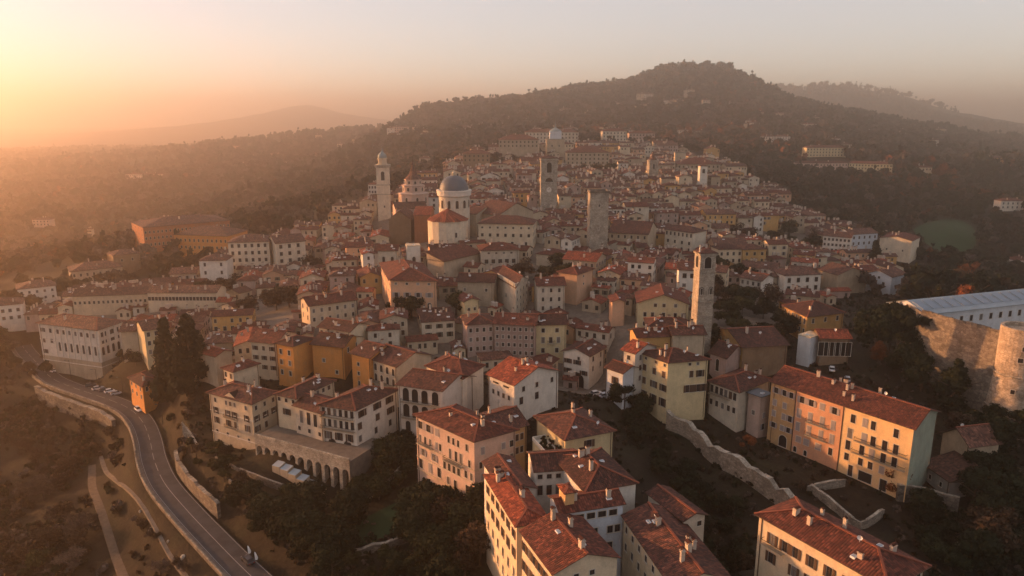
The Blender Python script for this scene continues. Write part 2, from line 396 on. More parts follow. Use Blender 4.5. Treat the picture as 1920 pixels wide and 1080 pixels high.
corner('white_annex', (1168, 700), (1136.7, 689), (1190, 696), ze=27.5, h=10, roof='gable1', rc='tile_brown', wc='blue_white', depth=7, label='low white annex leaning on the slim white house', win={3: [(3.0, [.55], 1.2, 2.2, 'o'), (6.6, [.45], 2.6, 1.8, 'p')]}, ch=0)
corner('yellow_block', (1252.5, 680), (1209, 664), (1327.5, 674), h=17.5, base=788, roof='hip', rc='tile_brown', wc='pale_yellow', eb=1.25, cat='palazzo', label='big yellow house, four rows of windows, standing where the ravine wall begins',
       win={3: [(1.1, [.25, .6, .9], .8, .8, 'p'), (4.0, [.22, .56, .88], 1.3, 1.9, 'o'), (8.0, [.22, .56, .88], 1.3, 2.0, 'o'), (12.4, [.22, .56, .88], 1.3, 2.5, 'o')],
            0: [(1.0, [.55, .75], .8, .8, 'p'), (4.0, [.6, .82], 1.2, 2.0, 'o'), (8.4, [.52, .66, .8, .92], 1.1, 2.2, 'o')]}, shut='shut_brown', ch=4)
corner('verandah_house', (1385.5, 735), (1330.4, 714.5), (1443.7, 711), ze=23.8, h=12.5, roof='hip', rc='tile_brown', wc='ivory', label='ivory house with a glazed verandah row next to the long sunlit palace',
       win={3: [(1.9, [.1, .27, .43, .58, .74, .88], 1.1, 2.2, 'p'), (6.0, [.1, .3, .5, .7, .88], 1.0, 1.7, 'p')], 0: []}, balc=[(3, .04, .72, 3.3)], wing=True, ch=3)
corner('narrow_grey_house', (1426.4, 744), (1404, 736), (1444, 738.5), ze=23.0, h=13, roof='flat', rc='lead', wc='pink', label='narrow flat topped pink house squeezed beside the long sunlit palace', win={3: [(5.4, [.5], 1.0, 1.3, 'p')], 0: [(6.0, [.5], .9, 1.5, 'p'), (9.5, [.5], 1.0, 1.8, 'o')]}, shut='shut_grey', ch=0)
# the long sunlit palace in three coloured fronts: one building
corner('long_palace', (1714, 804), (1447, 715.6), (1776, 759.7), h=19.2, base=942, roof='gable1', rc='tile_red', wc='apricot', cat='palace', label='long apricot palace with shutters and three balconies, glowing in the sun', ec=.7, pitch=.34,
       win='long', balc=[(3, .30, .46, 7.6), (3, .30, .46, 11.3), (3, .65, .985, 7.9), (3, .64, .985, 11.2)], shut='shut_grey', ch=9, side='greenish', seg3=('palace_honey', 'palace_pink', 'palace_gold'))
corner('red_roof_house', (1665, 1100), (1424, 965), (1751, 1077), ze=31, h=14, roof='hip', rc='tile_red', wc='cream', depth=10, eb=1.0, label='cream house with stone chimneys on a red roof, cut by the lower frame edge',
       win={3: [(3.2, [.13, .24, .33, .46, .6, .74, .88], 1.0, 2.0, 'o'), (6.8, [.13, .33, .46, .6, .74], 1.0, 2.0, 'o')], 0: rows(2, 3)}, balc=[(3, .06, .24, 4.6)], shut='shut_brown', ch=6, px_extend=True)
# upper right of the near belt
corner('yellow_window_house', (1514, 594), (1469, 573), (1582, 586), ze=33.5, h=9.5, roof='hip', rc='tile_brown', wc='ochre', label='ochre house with a sunlit row of windows under a dark hipped roof', win={3: [(1.9, [.1, .26, .42, .58, .74, .9], .9, 2.0, 'p'), (5.4, [.1, .26, .42, .58, .74, .9], .9, 1.6, 'p')], 0: rows(1, 3)}, eb=1.0, ch=2)
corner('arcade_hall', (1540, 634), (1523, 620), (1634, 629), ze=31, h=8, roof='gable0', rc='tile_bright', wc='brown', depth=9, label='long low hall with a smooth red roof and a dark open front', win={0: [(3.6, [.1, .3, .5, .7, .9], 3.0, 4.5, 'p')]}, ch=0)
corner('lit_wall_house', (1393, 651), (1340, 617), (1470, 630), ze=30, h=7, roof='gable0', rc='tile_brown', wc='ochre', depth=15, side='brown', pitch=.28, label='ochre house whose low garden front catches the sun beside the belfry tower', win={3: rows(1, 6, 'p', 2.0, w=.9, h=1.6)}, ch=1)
corner('small_gable_house', (1362, 672), (1331, 661), (1398, 655), ze=28, h=8, roof='gable1', rc='tile_brown', wc='dusty_rose', label='small rose grey house with one arched door right of the big yellow block', win={3: [(3.4, [.5], 1.3, 3.2, 'a')]}, ch=1)
front('white_pillar_house', (1497, 628), (1520, 634), 7, ze=31, h=11, roof='flat', rc='sand', ov=.12, wc='blue_white', label='plain white block without windows standing before the smooth red roofed hall', win={}, ch=0)
front('garden_shed', (1768, 812), (1818, 838), 9, ze=19, h=6, roof='gable1', rc='tile_old', wc='tan', label='shaded shed with a steep blank gable behind the green end of the long palace', win={}, ch=0, pitch=.7)
front('lean_to_shed', (1732, 868), (1782, 902), 8, ze=13.5, h=5, roof='shed', rc='tile_old', wc='grey', label='low grey lean-to below the green end of the long palace', win={0: [(2.4, [.3, .7], .8, 1.2, 'p')]}, ch=0)
front('roof_before_tower', (1262, 628), (1322, 627), 8, ze=34, h=10, roof='gable0', rc='tile_brown', wc='sand', label='sandy house whose dark roof hides the foot of the sunlit belfry tower', win={}, ch=4)
front('roof_behind_slim_house', (1196, 633), (1260, 630), 8, ze=33.2, h=10, roof='gable0', rc='tile_red', wc='ochre', label='ochre house with a cluttered red roof behind the slim white house', win={}, ch=5)
front('roof_below_gable', (1215, 612), (1290, 614), 9, ze=33.8, h=8, roof='hip', rc='tile_brown', wc='tan', label='tan house with a low dark roof at the foot of the broad yellow gabled house', win={0: rows(1, 4)}, ch=4)
# orange row
corner('orange_house_west', (549, 649), (517.5, 643), (570, 641), ze=30, h=13, roof='hip', rc='tile_brown', wc='orange', depth=9, label='tall orange house, westernmost of the orange row', win={3: rows(3, 2, 'p', 2.5, 3.4)}, ch=2)
front('orange_house_middle', (585, 645), (644, 651), 11, ze=29.5, h=12.5, roof='gable0', rc='tile_brown', wc='orange', label='wide orange house with almost blank front in the middle of the orange row', win={0: [(5.0, [.35], 1.0, 1.2, 'p'), (8.5, [.75], 1.0, 1.2, 'p')], 1: rows(1, 2)}, ch=3)
front('orange_house_east', (659, 662), (694, 671), 12, ze=28.6, h=12.5, roof='gable0', rc='tile_brown', wc='orange', label='deep orange house with two small arches, easternmost of the orange row', win={0: [(3.0, [.35], .9, 1.1, 'p'), (6.0, [.35], .9, 1.1, 'p'), (9.5, [.35], .9, 1.3, 'a')]}, ch=2)
front('loggia_front_house', (694, 672), (744, 688), 14, ze=27.8, h=12, roof='gable0', rc='tile_brown', wc='sand', label='house with a whitish loggia front at the end of the orange row', win={0: [(2.4, [.2, .42, .64, .86], 1.2, 1.6, 'a'), (5.6, [.2, .42, .64, .86], 1.2, 1.6, 'a'), (9.0, [.3, .7], 1.2, 2.0, 'p')]}, balc=[(0, .05, .95, 6.9)], ch=3)
front('cream_row_house', (470, 640), (517, 644), 12, ze=29, h=11, roof='gable0', rc='tile_red', wc='cream', label='cream house with shutters directly west of the orange row', win={0: rows(3, 3, 'o', 2.0, 3.2, .9, 1.4)}, ch=2)
# middle of the town
corner('orange_palazzo', (731.7, 525.6), (714, 494), (818, 527), ze=40.5, h=14.5, roof='hip', rc='tile_red', wc='salmon', cat='palazzo', label='salmon palazzo with tall ground floor windows facing a small square', eb=1.0,
       win={0: [(1.2, [.12, .36, .6, .84], .9, .8, 'p'), (5.4, [.12, .36, .6, .84], 1.3, 1.7, 'o'), (10.6, [.12, .36, .6, .84], 1.5, 3.0, 'a')], 3: rows(3, 6, 'p', 2.0, 3.6, .9, 1.4)}, shut='shut_grey', ch=4)
corner('crenellated_house', (967, 540), (932, 519), (990, 524), ze=38, h=12.5, roof='gable1', rc='tile_brown', wc='ivory', label='pale tower house with battlement like notches left of the white corner house', win={3: [(5, [.5], 1.0, 1.4, 'p')], 0: rows(4, 4, 'p', 2.0, 2.8, .8, 1.2)}, merlons=True, ch=0)
front('long_grey_house', (858, 528), (925, 530), 11, ze=38, h=9.5, roof='gable0', rc='tile_brown', wc='tan', label='long low tan house between the salmon palazzo and the pale tower house', win={0: [(3.0, [.2, .8], .9, 1.2, 'p')]}, ch=1)
front('white_loggia_house', (902, 470), (973, 468), 12, ze=41.5, h=10, roof='hip', rc='tile_red', wc='ivory', label='ivory house with a five bay loggia below the square palace with round windows', win={0: [(1.3, [.2, .4, .6, .8], 1.0, .8, 'p'), (5.0, [.14, .32, .5, .68, .86], 1.7, 1.9, 'p'), (8.4, [.5], 8.0, 1.2, 'p')]}, ch=2)
front('side_wing_house', (832, 490), (902, 474), 10, ze=39.5, h=9, roof='shed', rc='tile_red', wc='tan', label='tan wing with a sloping roof running up to the ivory loggia house', win={}, ch=1)
front('round_window_palace', (897, 419), (999, 421), 16, ze=49.8, h=12.5, roof='hip', rc='tile_brown', wc='cream', cat='palace', label='square cream palace with round windows right of the domed church', win={0: [(1.8, 7, .9, .9, 'p'), (5.4, 7, 1.2, 1.5, 'a'), (9.4, 4, 1.2, 1.8, 'p')], 1: rows(3, 3)}, ch=1)
front('great_hall', (935, 404), (1000, 396), 20, ze=50.5, h=12, roof='gable1', rc='tile_brown', wc='tan', label='great hall with a huge steep brown roof behind the square cream palace', win={}, ch=0, pitch=.42)
front('white_stair_block', (763, 462), (788, 461), 6, ze=43.5, h=13, roof='flat', rc='sand', ov=.12, wc='white', label='narrow white block with one tall dark doorway in front of the domed church', win={0: [(7.5, [.5], 1.4, 4.0, 'a')]}, ch=0)
front('white_house_by_block', (708, 470), (744, 470), 9, ze=41.5, h=10, roof='gable0', rc='tile_red', wc='ivory', label='ivory house with arched windows to the west of the narrow white block', win={0: [(4.2, [.3, .75], 1.2, 1.8, 'a')]}, ch=1)
corner('pink_house', (1082, 515), (1060, 512), (1131, 514), ze=41, h=12.5, roof='hip', rc='tile_red', wc='salmon', depth=13, eb=1.6, label='blank salmon pink house directly below the tall plain stone tower', win={0: [(1.5, [.4], .7, .7, 'p'), (4.5, [.4], .7, .8, 'p')]}, ch=3)
front('white_street_house', (1008, 536), (1059, 535), 10, ze=38.5, h=12, roof='gable0', rc='tile_red', wc='ivory', label='white street house with three rows of dark windows left of the salmon pink house', win={0: rows(3, [.2, .5, .8], 'p', 1.8, 3.4, .9, 1.5)}, ch=2)
front('yellow_gable_house', (1196, 568), (1291, 571), 16, ze=36, h=10, roof='gable1', rc='tile_red', wc='pale_yellow', label='broad yellow gabled house just west of the belfry tower', win={0: [(.6, [.35, .52, .75], 1.0, 1.2, 'p'), (4.0, [.15, .3, .52, .75, .9], 1.0, 1.5, 'p'), (7.4, [.15, .3, .52, .75, .9], 1.0, 1.5, 'p')]}, ch=1)
front('rust_block', (1148, 566), (1172, 566), 8, ze=36, h=9, roof='gable1', rc='tile_red', wc='salmon', label='small blank rust pink block beside the broad yellow gabled house', win={}, ch=0)
front('white_square_house', (1273, 506), (1305, 507), 10, ze=42, h=11, roof='gable0', rc='tile_brown', wc='white', label='bright white house with big dark windows touching the belfry tower', win={0: [(2.2, [.35, .8], 1.5, 1.8, 'p'), (6.0, [.35], 1.3, 1.4, 'p')]}, ch=1)
front('yellow_corner_house', (1004, 609), (1062, 608), 11, ze=32, h=13.5, roof='gable0', rc='tile_brown', wc='pale_yellow', label='yellow house at the east end of the curved grey row, with a small balcony', win={0: [(2.0, [.25, .7], 1.1, 1.4, 'p'), (5.4, [.25, .5, .75], 1.1, 2.0, 'p'), (9.0, [.25, .7], 1.1, 1.6, 'p')]}, balc=[(0, .38, .62, 6.5)], ch=2)
front('curved_row_west', (876, 609), (926, 606), 11, ze=33, h=11.5, roof='hip', rc='tile_brown', wc='dusty_rose', label='greyish pink house, western part of the curved row', win={0: rows(3, 4, 'p', 2.0, 3.2, .9, 1.4)}, ch=2)
front('curved_row_east', (927, 607), (1003, 610), 11, ze=33, h=11.5, roof='gable0', rc='tile_red', wc='dusty_rose', label='long greyish pink house with many small windows in the curved row', win={0: rows(4, 7, 'p', 1.6, 2.7, .8, 1.2)}, ch=3)
front('small_ochre_gable', (871, 566), (898, 563), 8, ze=34.5, h=8, roof='gable1', rc='tile_red', wc='pale_yellow', label='small yellow gabled house in front of the salmon palazzo square', win={0: [(3.0, [.3, .7], .8, 1.1, 'p')]}, ch=1)
front('curved_street_house', (580, 574), (668, 562), 11, ze=34, h=9, roof='gable0', rc='tile_red', wc='cream', label='long cream house with orange roof on the bend west of the salmon palazzo', win={0: rows(2, 6, 'p', 2.0, 3.2, .9, 1.4), 3: rows(2, 2)}, ch=4)
front('low_window_row', (598, 613), (656, 622), 9, ze=33, h=7, roof='gable0', rc='tile_brown', wc='cream', label='low cream row house with dark doors behind the orange row', win={0: rows(2, 6, 'p', 1.7, 2.8, 1.0, 1.5)}, ch=2)
# west of the town
corner('seminary', (268, 427), (252, 419), (482, 414), ze=35.6, h=16, roof='hip', rc='tile_old', wc='rust', cat='seminary building', depth=50, eb=1.4, label='huge long ochre seminary with a wide low roof on the western edge', win={0: [(3.0, 22, .9, 1.4, 'p'), (6.6, 22, .9, 1.4, 'p'), (10.4, 22, .9, 1.6, 'p')], 3: rows(4, 4)}, ch=3, pitch=.22)
front('seminary_wing', (326, 440), (426, 443), 22, ze=33, h=13, roof='hip', rc='tile_old', wc='orange', label='ochre front wing of the seminary with tall pilasters', win={0: [(3.0, 12, 1.0, 1.6, 'p'), (7.0, 12, 1.0, 1.6, 'p')]}, ch=2)
front('white_college', (427, 455), (504, 453), 16, ze=37, h=20, roof='hip', rc='tile_old', wc='ivory', cat='college building', label='tall ivory college, five rows of windows, its left half', win={0: [(1.8 + 3.7 * i, [.1, .26, .42, .58, .74, .9], 1.3, 1.8, 'p') for i in range(5)]}, courses=[12.2], ch=2)
front('white_college_east', (517, 457), (572, 452), 16, ze=36.5, h=19, roof='gable0', rc='tile_old', wc='ivory', label='ivory four storey block separated from the tall college by a shaded gap', win={0: [(1.8 + 3.7 * i, [.16, .45, .75], 1.5, 1.9, 'p') for i in range(5)]}, ch=2)
front('white_villa_west', (373, 489), (424, 488), 12, ze=31, h=14, roof='hip', rc='tile_old', wc='white', cat='villa', label='free standing white villa in front of the tall ivory college', win={0: [(2.0, [.2, .8], 1.0, 1.7, 'p'), (6.0, [.2, .8], 1.0, 1.7, 'p'), (10.4, [.2, .8], 1.1, 1.7, 'p')]}, ch=2)
front('long_west_house', (132, 510), (229, 500), 16, ze=20.5, h=10, roof='hip', rc='tile_old', wc='sand', label='long sand coloured house on the western terrace below the seminary', win={0: rows(2, 8, 'p', 2.2, 3.4, 1.0, 1.6)}, ch=3)
front('terrace_end_house', (212, 480), (262, 474), 12, ze=25, h=9, roof='hip', rc='tile_old', wc='brown', label='brown house with a bright verge beside the western grove', win={0: [(3, [.3, .7], 1, 1.5, 'p')]}, ch=1)
front('west_white_house', (32, 543), (104, 535), 13, ze=19, h=9, roof='hip', rc='tile_old', wc='white', label='white house with small windows on the far western shoulder', win={0: rows(2, 5, 'p', 2.0, 3.2, .9, 1.2)}, ch=3)
front('west_edge_house', (-28, 576), (41, 569), 12, ze=17.5, h=9, roof='hip', rc='tile_old', wc='white', label='white house cut by the left frame edge above the road', win={0: [(2.6, [.45, .65, .87], 1.2, 1.5, 'p'), (6.0, [.45, .65, .87], 1.2, 1.5, 'p')]}, ch=1)
front('long_arcade_row', (135, 556), (275, 551), 11, ze=23.5, h=8, roof='gable0', rc='tile_old', wc='sand', label='very long low row with a blank wall under the western groves', win={0: [(3.0, 16, .9, 1.3, 'p')]}, ch=5)
front('long_arcade_row_east', (276, 549), (405, 549), 11, ze=26, h=8, roof='gable0', rc='tile_old', wc='cream', label='very long low row with pale pillars between dark openings', win={0: [(2.6, 20, 1.2, 1.6, 'p')]}, ch=6)
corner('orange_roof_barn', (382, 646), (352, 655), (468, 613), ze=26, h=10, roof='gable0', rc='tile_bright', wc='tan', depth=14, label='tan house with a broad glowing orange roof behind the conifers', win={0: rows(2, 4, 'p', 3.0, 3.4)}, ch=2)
# right side of the middle distance
front('stone_gable_house', (1650, 446), (1710, 452), 18, ze=31, h=13, roof='gable1', rc='tile_red', wc='ivory', label='big blank pale gabled house at the eastern town edge above the meadow', win={0: [(6.0, [.25, .75], .8, 1.0, 'p')]}, ch=3, pitch=.22)
front('white_long_house_east', (1597, 440), (1646, 437), 12, ze=33, h=10, roof='gable0', rc='tile_old', wc='blue_white', label='bluish white house next to the big blank pale gabled house', win={0: rows(2, 5, 'p', 2.0, 3.4, 1.1, 1.6)}, ch=2)
front('white_mosaic_house', (1544, 442), (1596, 446), 12, ze=32, h=11, roof='gable0', rc='tile_old', wc='white', label='white terraced house with many little dark openings near the eastern edge', win={0: rows(3, 7, 'p', 1.8, 3.0, 1.1, 1.4)}, ch=3)
front('white_window_house', (1472, 517), (1540, 514), 12, ze=32.5, h=9, roof='hip', rc='tile_old', wc='white', label='white house with four large dark windows west of the tan tower house', win={0: rows(2, 4, 'p', 2.2, 3.6, 1.5, 2.0)}, ch=1)
front('white_sloping_house', (1626, 512), (1672, 520), 13, ze=31, h=9, roof='gable1', rc='tile_old', wc='blue_white', label='white gabled house with a sloping wall at the edge of the eastern gardens', win={0: [(1.0, [.5], .9, 1, 'p'), (3.6, [.3, .7], 1.1, 1.5, 'p')]}, ch=1)
front('tan_gable_house', (1571, 516), (1625, 512), 13, ze=32, h=9, roof='gable1', rc='tile_old', wc='tan', label='blank tan gabled house right of the tan tower house', win={}, ch=2)
front('cream_villa_row', (1348, 468), (1393, 467), 10, ze=36, h=9, roof='hip', rc='tile_brown', wc='cream', label='cream house next to the ochre one above the dark eastern grove', win={0: rows(2, 4, 'p', 2.2, 3.4, 1.1, 1.6)}, ch=1)
front('ochre_villa', (1394, 468), (1437, 467), 10, ze=36, h=9, roof='hip', rc='tile_brown', wc='ochre', label='ochre yellow house above the dark eastern grove', win={0: rows(2, 3, 'p', 2.2, 3.4, 1.2, 1.6)}, ch=1)
front('white_grove_house', (1388, 520), (1428, 527), 10, ze=33, h=9, roof='gable0', rc='tile_old', wc='white', label='white house with a roof lantern east of the dark grove behind the belfry', win={0: rows(2, 4, 'p')}, ch=2)
front('pillar_front_house', (1247, 430), (1300, 437), 12, ze=42, h=13, roof='hip', rc='tile_brown', wc='ivory', label='ivory house with a white pillared top floor in the eastern town', win={0: [(1.6, 7, .9, 1.8, 'p'), (5.6, 4, 1.1, 1.6, 'p'), (9.0, 4, 1.1, 1.6, 'p')]}, ch=2)
front('dark_red_long_roof', (1142, 436), (1215, 440), 26, ze=42, h=10, roof='gable0', rc='tile_brown', wc='tan', label='wide dark red roof right behind the tall plain stone tower', win={0: rows(2, 6)}, ch=1)
# hillside villas, far
def far(key, x0, x1, ye, t, h, wc, label, **kw):
    ze = T(x0, ye, t).z
    front(key, (x0, ye), (x1, ye + kw.pop('dy', 0)), kw.pop('depth', 10), ze=ze, h=h, wc=wc, label=label, roof=kw.pop('roof', 'hip'), rc=kw.pop('rc', 'tile_red'), win=kw.pop('win', {0: rows(kw.pop('nf', 2), max(3, int((x1 - x0) * t / F / 3.4)), 'p', 2.0, 3.3, 1.2, 1.7)}), ch=kw.pop('ch', 2), cat=kw.pop('cat', 'villa'), **kw)
far('hill_palace', 1513, 1588, 277, 850, 10, 'pale_yellow', 'pale yellow palace with a red hipped roof, highest of the eastern hillside row', nf=3, depth=14)
far('hill_long_house', 1496, 1590, 306, 800, 9, 'pink', 'long pink arcaded house directly below the pale yellow hill palace', nf=2, depth=12)
far('hill_long_house_east', 1592, 1674, 306, 800, 9, 'pale_yellow', 'long yellow house east of the pink arcaded one on the hillside', nf=2, depth=12, dy=2)
far('hill_white_pair', 1429, 1452, 256, 980, 9, 'white', 'western white villa of the pair above the hillside road')
far('hill_white_pair_east', 1456, 1482, 256, 980, 9, 'white', 'eastern white villa of the pair above the hillside road')
far('hill_white_top', 1508, 1531, 233, 1100, 9, 'white', 'white villa standing alone high on the eastern hillside')
far('hill_small_white', 1316, 1342, 235, 1150, 9, 'white', 'white villa on the middle of the hill beside rust coloured trees')
far('hill_upper_villa', 1453, 1475, 213, 1200, 9, 'cream', 'cream villa near the dark conifers of the upper hill')
far('hill_top_church', 1318, 1332, 188, 1330, 14, 'ivory', 'tall ivory house near the summit of the wooded hill')
far('hill_top_house', 1285, 1316, 205, 1300, 8, 'pink', 'pinkish house on the upper slope just under the summit')
far('hill_row_a', 1392, 1446, 288, 880, 9, 'pink', 'pink row house with red roof at the foot of the hill', nf=3)
far('hill_row_b', 1352, 1390, 291, 860, 8, 'cream', 'cream row house left of the pink row at the foot of the hill')
far('east_farm', 1878, 1922, 377, 620, 9, 'white', 'white farmhouse with arched windows on the far eastern slope', depth=10)
far('east_white_villa', 1832, 1862, 489, 520, 8, 'white', 'small white villa in the dark eastern valley')
far('east_edge_villa', 1902, 1935, 488, 500, 7, 'white', 'white house at the right frame edge in the dark valley')
far('east_yellow_villa', 1858, 1887, 296, 900, 9, 'ochre', 'yellow villa with a pointed roof behind an autumn tree in the east')
far('east_oval_house', 1722, 1748, 314, 780, 5, 'cream', 'low cream house with a vaulted front east of the hillside row')
far('ridge_villa_a', 505, 530, 288, 1500, 8, 'pink', 'tiny pinkish villa on the hazy western slope, nearest the grove')
far('ridge_villa_b', 598, 636, 293, 1350, 9, 'ivory', 'pale hamlet house on the hazy western slope below the ridge', nf=3)
far('ridge_villa_c', 235, 302, 327, 1250, 9, 'white', 'long pale shed in the hazy western valley')
far('ridge_villa_d', 430, 448, 274, 1600, 8, 'pink', 'small pale villa high on the hazy ridge')
far('ridge_villa_e', 520, 548, 306, 1300, 9, 'white', 'white villa lower on the hazy slope beside the ridge hamlet')
far('ridge_villa_f', 60, 92, 412, 820, 8, 'pink', 'faint pink house deep in the golden haze')
far('valley_tower_house', 163, 171, 430, 760, 13, 'cream', 'faint thin tower house in the golden haze', depth=5)
far('col_villa_a', 735, 765, 238, 1150, 11, 'pink', 'sunlit ochre villa at the western end of the wooded hill')
far('col_villa_b', 832, 878, 238, 1050, 8, 'ivory', 'pale house group front below the wooded hill, western part')
far('col_villa_c', 786, 808, 297, 780, 8, 'ivory', 'white house glowing between the slender bell tower and the domed church')
far('col_villa_d', 690, 706, 346, 520, 7, 'white', 'white house at the foot of the slender bell tower')
far('summit_villa_a', 1195, 1225, 176, 1400, 9, 'ivory', 'pale villa among trees left of the summit')
far('summit_villa_b', 1232, 1262, 190, 1370, 9, 'pink', 'pinkish villa among trees below the summit')
far('summit_villa_c', 1165, 1190, 200, 1330, 9, 'ivory', 'pale villa on the western shoulder of the wooded hill')
far('back_villa_a', 1700, 1730, 232, 1500, 9, 'ivory', 'pale house on the saddle towards the second hill')
far('back_villa_b', 1745, 1775, 237, 1550, 9, 'white', 'whitish house farther east on the saddle towards the second hill')
# citadel group
far('citadel_west', 935, 1010, 262, 640, 15, 'tan', 'massive tan citadel block with a sunlit corner at the top of the town', nf=2, depth=22, cat='citadel')
far('citadel_middle', 868, 918, 288, 600, 13, 'brown', 'dark brown hall with pale window arches west of the citadel', nf=2, depth=16, cat='hall')
far('citadel_east', 1062, 1143, 286, 620, 15, 'tan', 'long tan citadel block with rows of small windows east of the citadel tower', nf=3, depth=20, cat='citadel')
far('citadel_upper', 985, 1085, 248, 720, 12, 'ivory', 'ivory upper citadel palace behind the copper domed tower', nf=3, depth=16, cat='citadel')
far('citadel_far', 1130, 1175, 246, 760, 12, 'ivory', 'far ivory palace row with warm sunlit windows behind the citadel', nf=3, depth=14, cat='palace')
far('citadel_far_east', 1180, 1228, 250, 800, 11, 'pink', 'far pinkish palace row at the foot of the wooded hill', nf=3, depth=14, cat='palace')
far('east_convent', 1270, 1350, 308, 600, 7, 'tan', 'low long convent with a violet red roof behind the small white tower', depth=24)

# towers, church and castle: (centre on the ground, height of the base)
def spot(px, ytop, t, zb):
    p = T(px, ytop, t); return Vector((p.x, p.y, zb)), p.z
TOW = dict(
    bell=(spot(717, 300, 430, 40)), gombito=(spot(1122, 360, 350, 32)), clock=(spot(1029, 296, 430, 42)), belfry=(spot(1323, 472, 232, 27)),
    camp=(spot(1224, 300, 560, 50)), white=(spot(1318, 311, 540, 46)), squat=(spot(1275, 285, 640, 52)), tan=(spot(1557, 486, 385, 20)),
    cita=(spot(1041, 260, 660, 58)))
DOME_C, _z0 = spot(852, 398, 372, 37)
CAST_Z = 41.0
# ------------------------------------------------------------------ terrain
ctl = []
for h in HS:
    for i, p in enumerate(h['q']): ctl.append((p.x, p.y, h['zb'] + (.3 if i < 2 else .6)))
for k, (c, zt) in TOW.items(): ctl.append(tuple(c))
ctl.append((DOME_C.x, DOME_C.y, 38))
for px, py, z in [(65, 675, 0), (95, 710, 0), (165, 737, 0), (260, 785, 0), (287, 860, 0), (350, 955, 0), (450, 1060, 0), (520, 1130, 0),
                  (100, 850, -12), (50, 1000, -16), (200, 1060, -13), (30, 780, -9), (250, 960, -6), (330, 1060, -5), (0, 700, -3), (160, 800, -10), (130, 775, -9), (200, 830, -10), (90, 770, -9), (235, 850, -8),
                  (380, 890, 5), (440, 900, 5.5), (560, 930, 4.5), (420, 990, 3.5), (520, 1070, 2), (650, 1050, 3), (800, 1060, 5), (700, 960, 5), (620, 900, 6), (780, 900, 7),
                  (350, 830, 4), (300, 790, 2), (1200, 820, 9), (1300, 950, 7), (1400, 1070, 5), (1350, 880, 8), (1200, 1060, 6), (1240, 800, 13), (1170, 760, 12),
                  (1400, 860, 12.5), (1500, 920, 10), (1640, 960, 8.5), (1330, 800, 13),
                  (1800, 800, 14), (1860, 800, 15), (1900, 900, 8), (1800, 950, 7), (1900, 1060, 4), (1750, 700, 22), (1820, 690, 26), (1680, 660, 23), (1600, 660, 23), (1450, 690, 20),
                  (1130, 750, 14), (1380, 600, 27), (1360, 545, 28), (1440, 640, 24), (1640, 520, 17), (1760, 540, 13), (1900, 560, 28), (1800, 560, 28),
                  (300, 500, 17), (300, 530, 16), (510, 570, 19), (150, 545, 11), (60, 620, 6), (-100, 700, -4), (-200, 620, 0), (-60, 580, 4)]:
    p = P(px, py, z); ctl.append((p.x, p.y, z))
for px, py, t in [(100, 450, 800), (250, 350, 1300), (0, 420, 900), (400, 395, 900), (200, 400, 1000), (600, 330, 1150), (450, 300, 1500), (640, 380, 700), (560, 395, 640),
                  (-200, 300, 2000), (0, 300, 2000), (140, 300, 1950), (280, 289, 1900), (360, 280, 1900), (450, 269, 1900), (520, 260, 1900), (600, 251, 1900), (680, 250, 1800), (740, 252, 1650),
                  (752, 240, 1400), (775, 216, 1400), (850, 202, 1400), (950, 198, 1450), (1040, 186, 1450), (1100, 176, 1450), (1180, 166, 1500), (1215, 148, 1500), (1240, 136, 1500), (1270, 128, 1500), (1320, 131, 1500), (1370, 136, 1500), (1400, 148, 1500), (1430, 166, 1500), (1470, 190, 1480),
                  (1500, 200, 1450), (1600, 222, 1400), (1000, 252, 1000), (1200, 255, 1050), (1300, 212, 1250), (1100, 218, 1200), (850, 246, 1100), (950, 225, 1200), (1220, 190, 1350),
                  (1400, 285, 820), (1550, 292, 850), (1600, 335, 740), (1550, 385, 620), (1700, 400, 650), (1850, 380, 780), (1900, 300, 1300), (1760, 470, 500), (1870, 515, 460), (1720, 440, 560),
                  (1800, 440, 560), (1700, 250, 1350), (1850, 268, 1500), (1500, 340, 700), (1480, 400, 560), (1800, 330, 950),
                  (1440, 163, 3000), (1500, 168, 3000), (1560, 163, 3000), (1620, 166, 3000), (1680, 176, 3000), (1740, 194, 2900), (1800, 226, 2800), (1860, 240, 2600), (1380, 172, 3100),
                  (420, 234, 5600), (480, 222, 5600), (530, 205, 5600), (575, 199, 5600), (610, 203, 5600), (660, 219, 5600), (720, 226, 5600), (330, 236, 5800), (250, 246, 5800)]:
    p = T(px, py, t); ctl.append(tuple(p))
# low land behind the ridges, and all round
for x, y, z in [(-1500, 2900, -30), (-800, 2800, -20), (-300, 2600, 10), (200, 2200, 60), (500, 2200, 60), (900, 2300, 60), (1300, 2300, 40), (0, 4300, -20), (-1200, 4300, -30), (-3000, 4500, -40),
                (1500, 4500, 0), (2600, 3600, 10), (3500, 3000, 0), (-3500, 2500, -40), (-2500, 1500, -40), (-900, 800, -45), (-600, 500, -35), (-400, 250, -20), (-400, 100, -22), (-200, 80, -20),
                (-100, 60, -6), (0, 40, 2), (100, 40, 4), (200, 60, 2), (300, 150, 0), (300, 250, 0), (500, 300, -10), (900, 600, -10), (1500, 1200, 0), (200, -200, -10), (-200, -200, -25), (0, -600, -30),
                (-2200, 7500, -20), (0, 7500, -20), (2500, 7000, -10), (6000, 6000, -20), (-6500, 5500, -40), (7500, 0, -20), (-7500, 0, -40), (0, -7500, -30), (0, 8800, -25), (-4000, 8000, -30), (4500, 8000, -20), (-1400, 5900, 5), (-1900, 6600, 0)]:
    ctl.append((x, y, z))
ctl = np.array(ctl, float)
keep = []
for i, c in enumerate(ctl):                    # thin out points that nearly coincide
    if all((c[0] - ctl[j][0]) ** 2 + (c[1] - ctl[j][1]) ** 2 > 9 for j in keep): keep.append(i)
ctl = ctl[keep]
def _phi(d2): return -np.sqrt(d2 + 64.0)
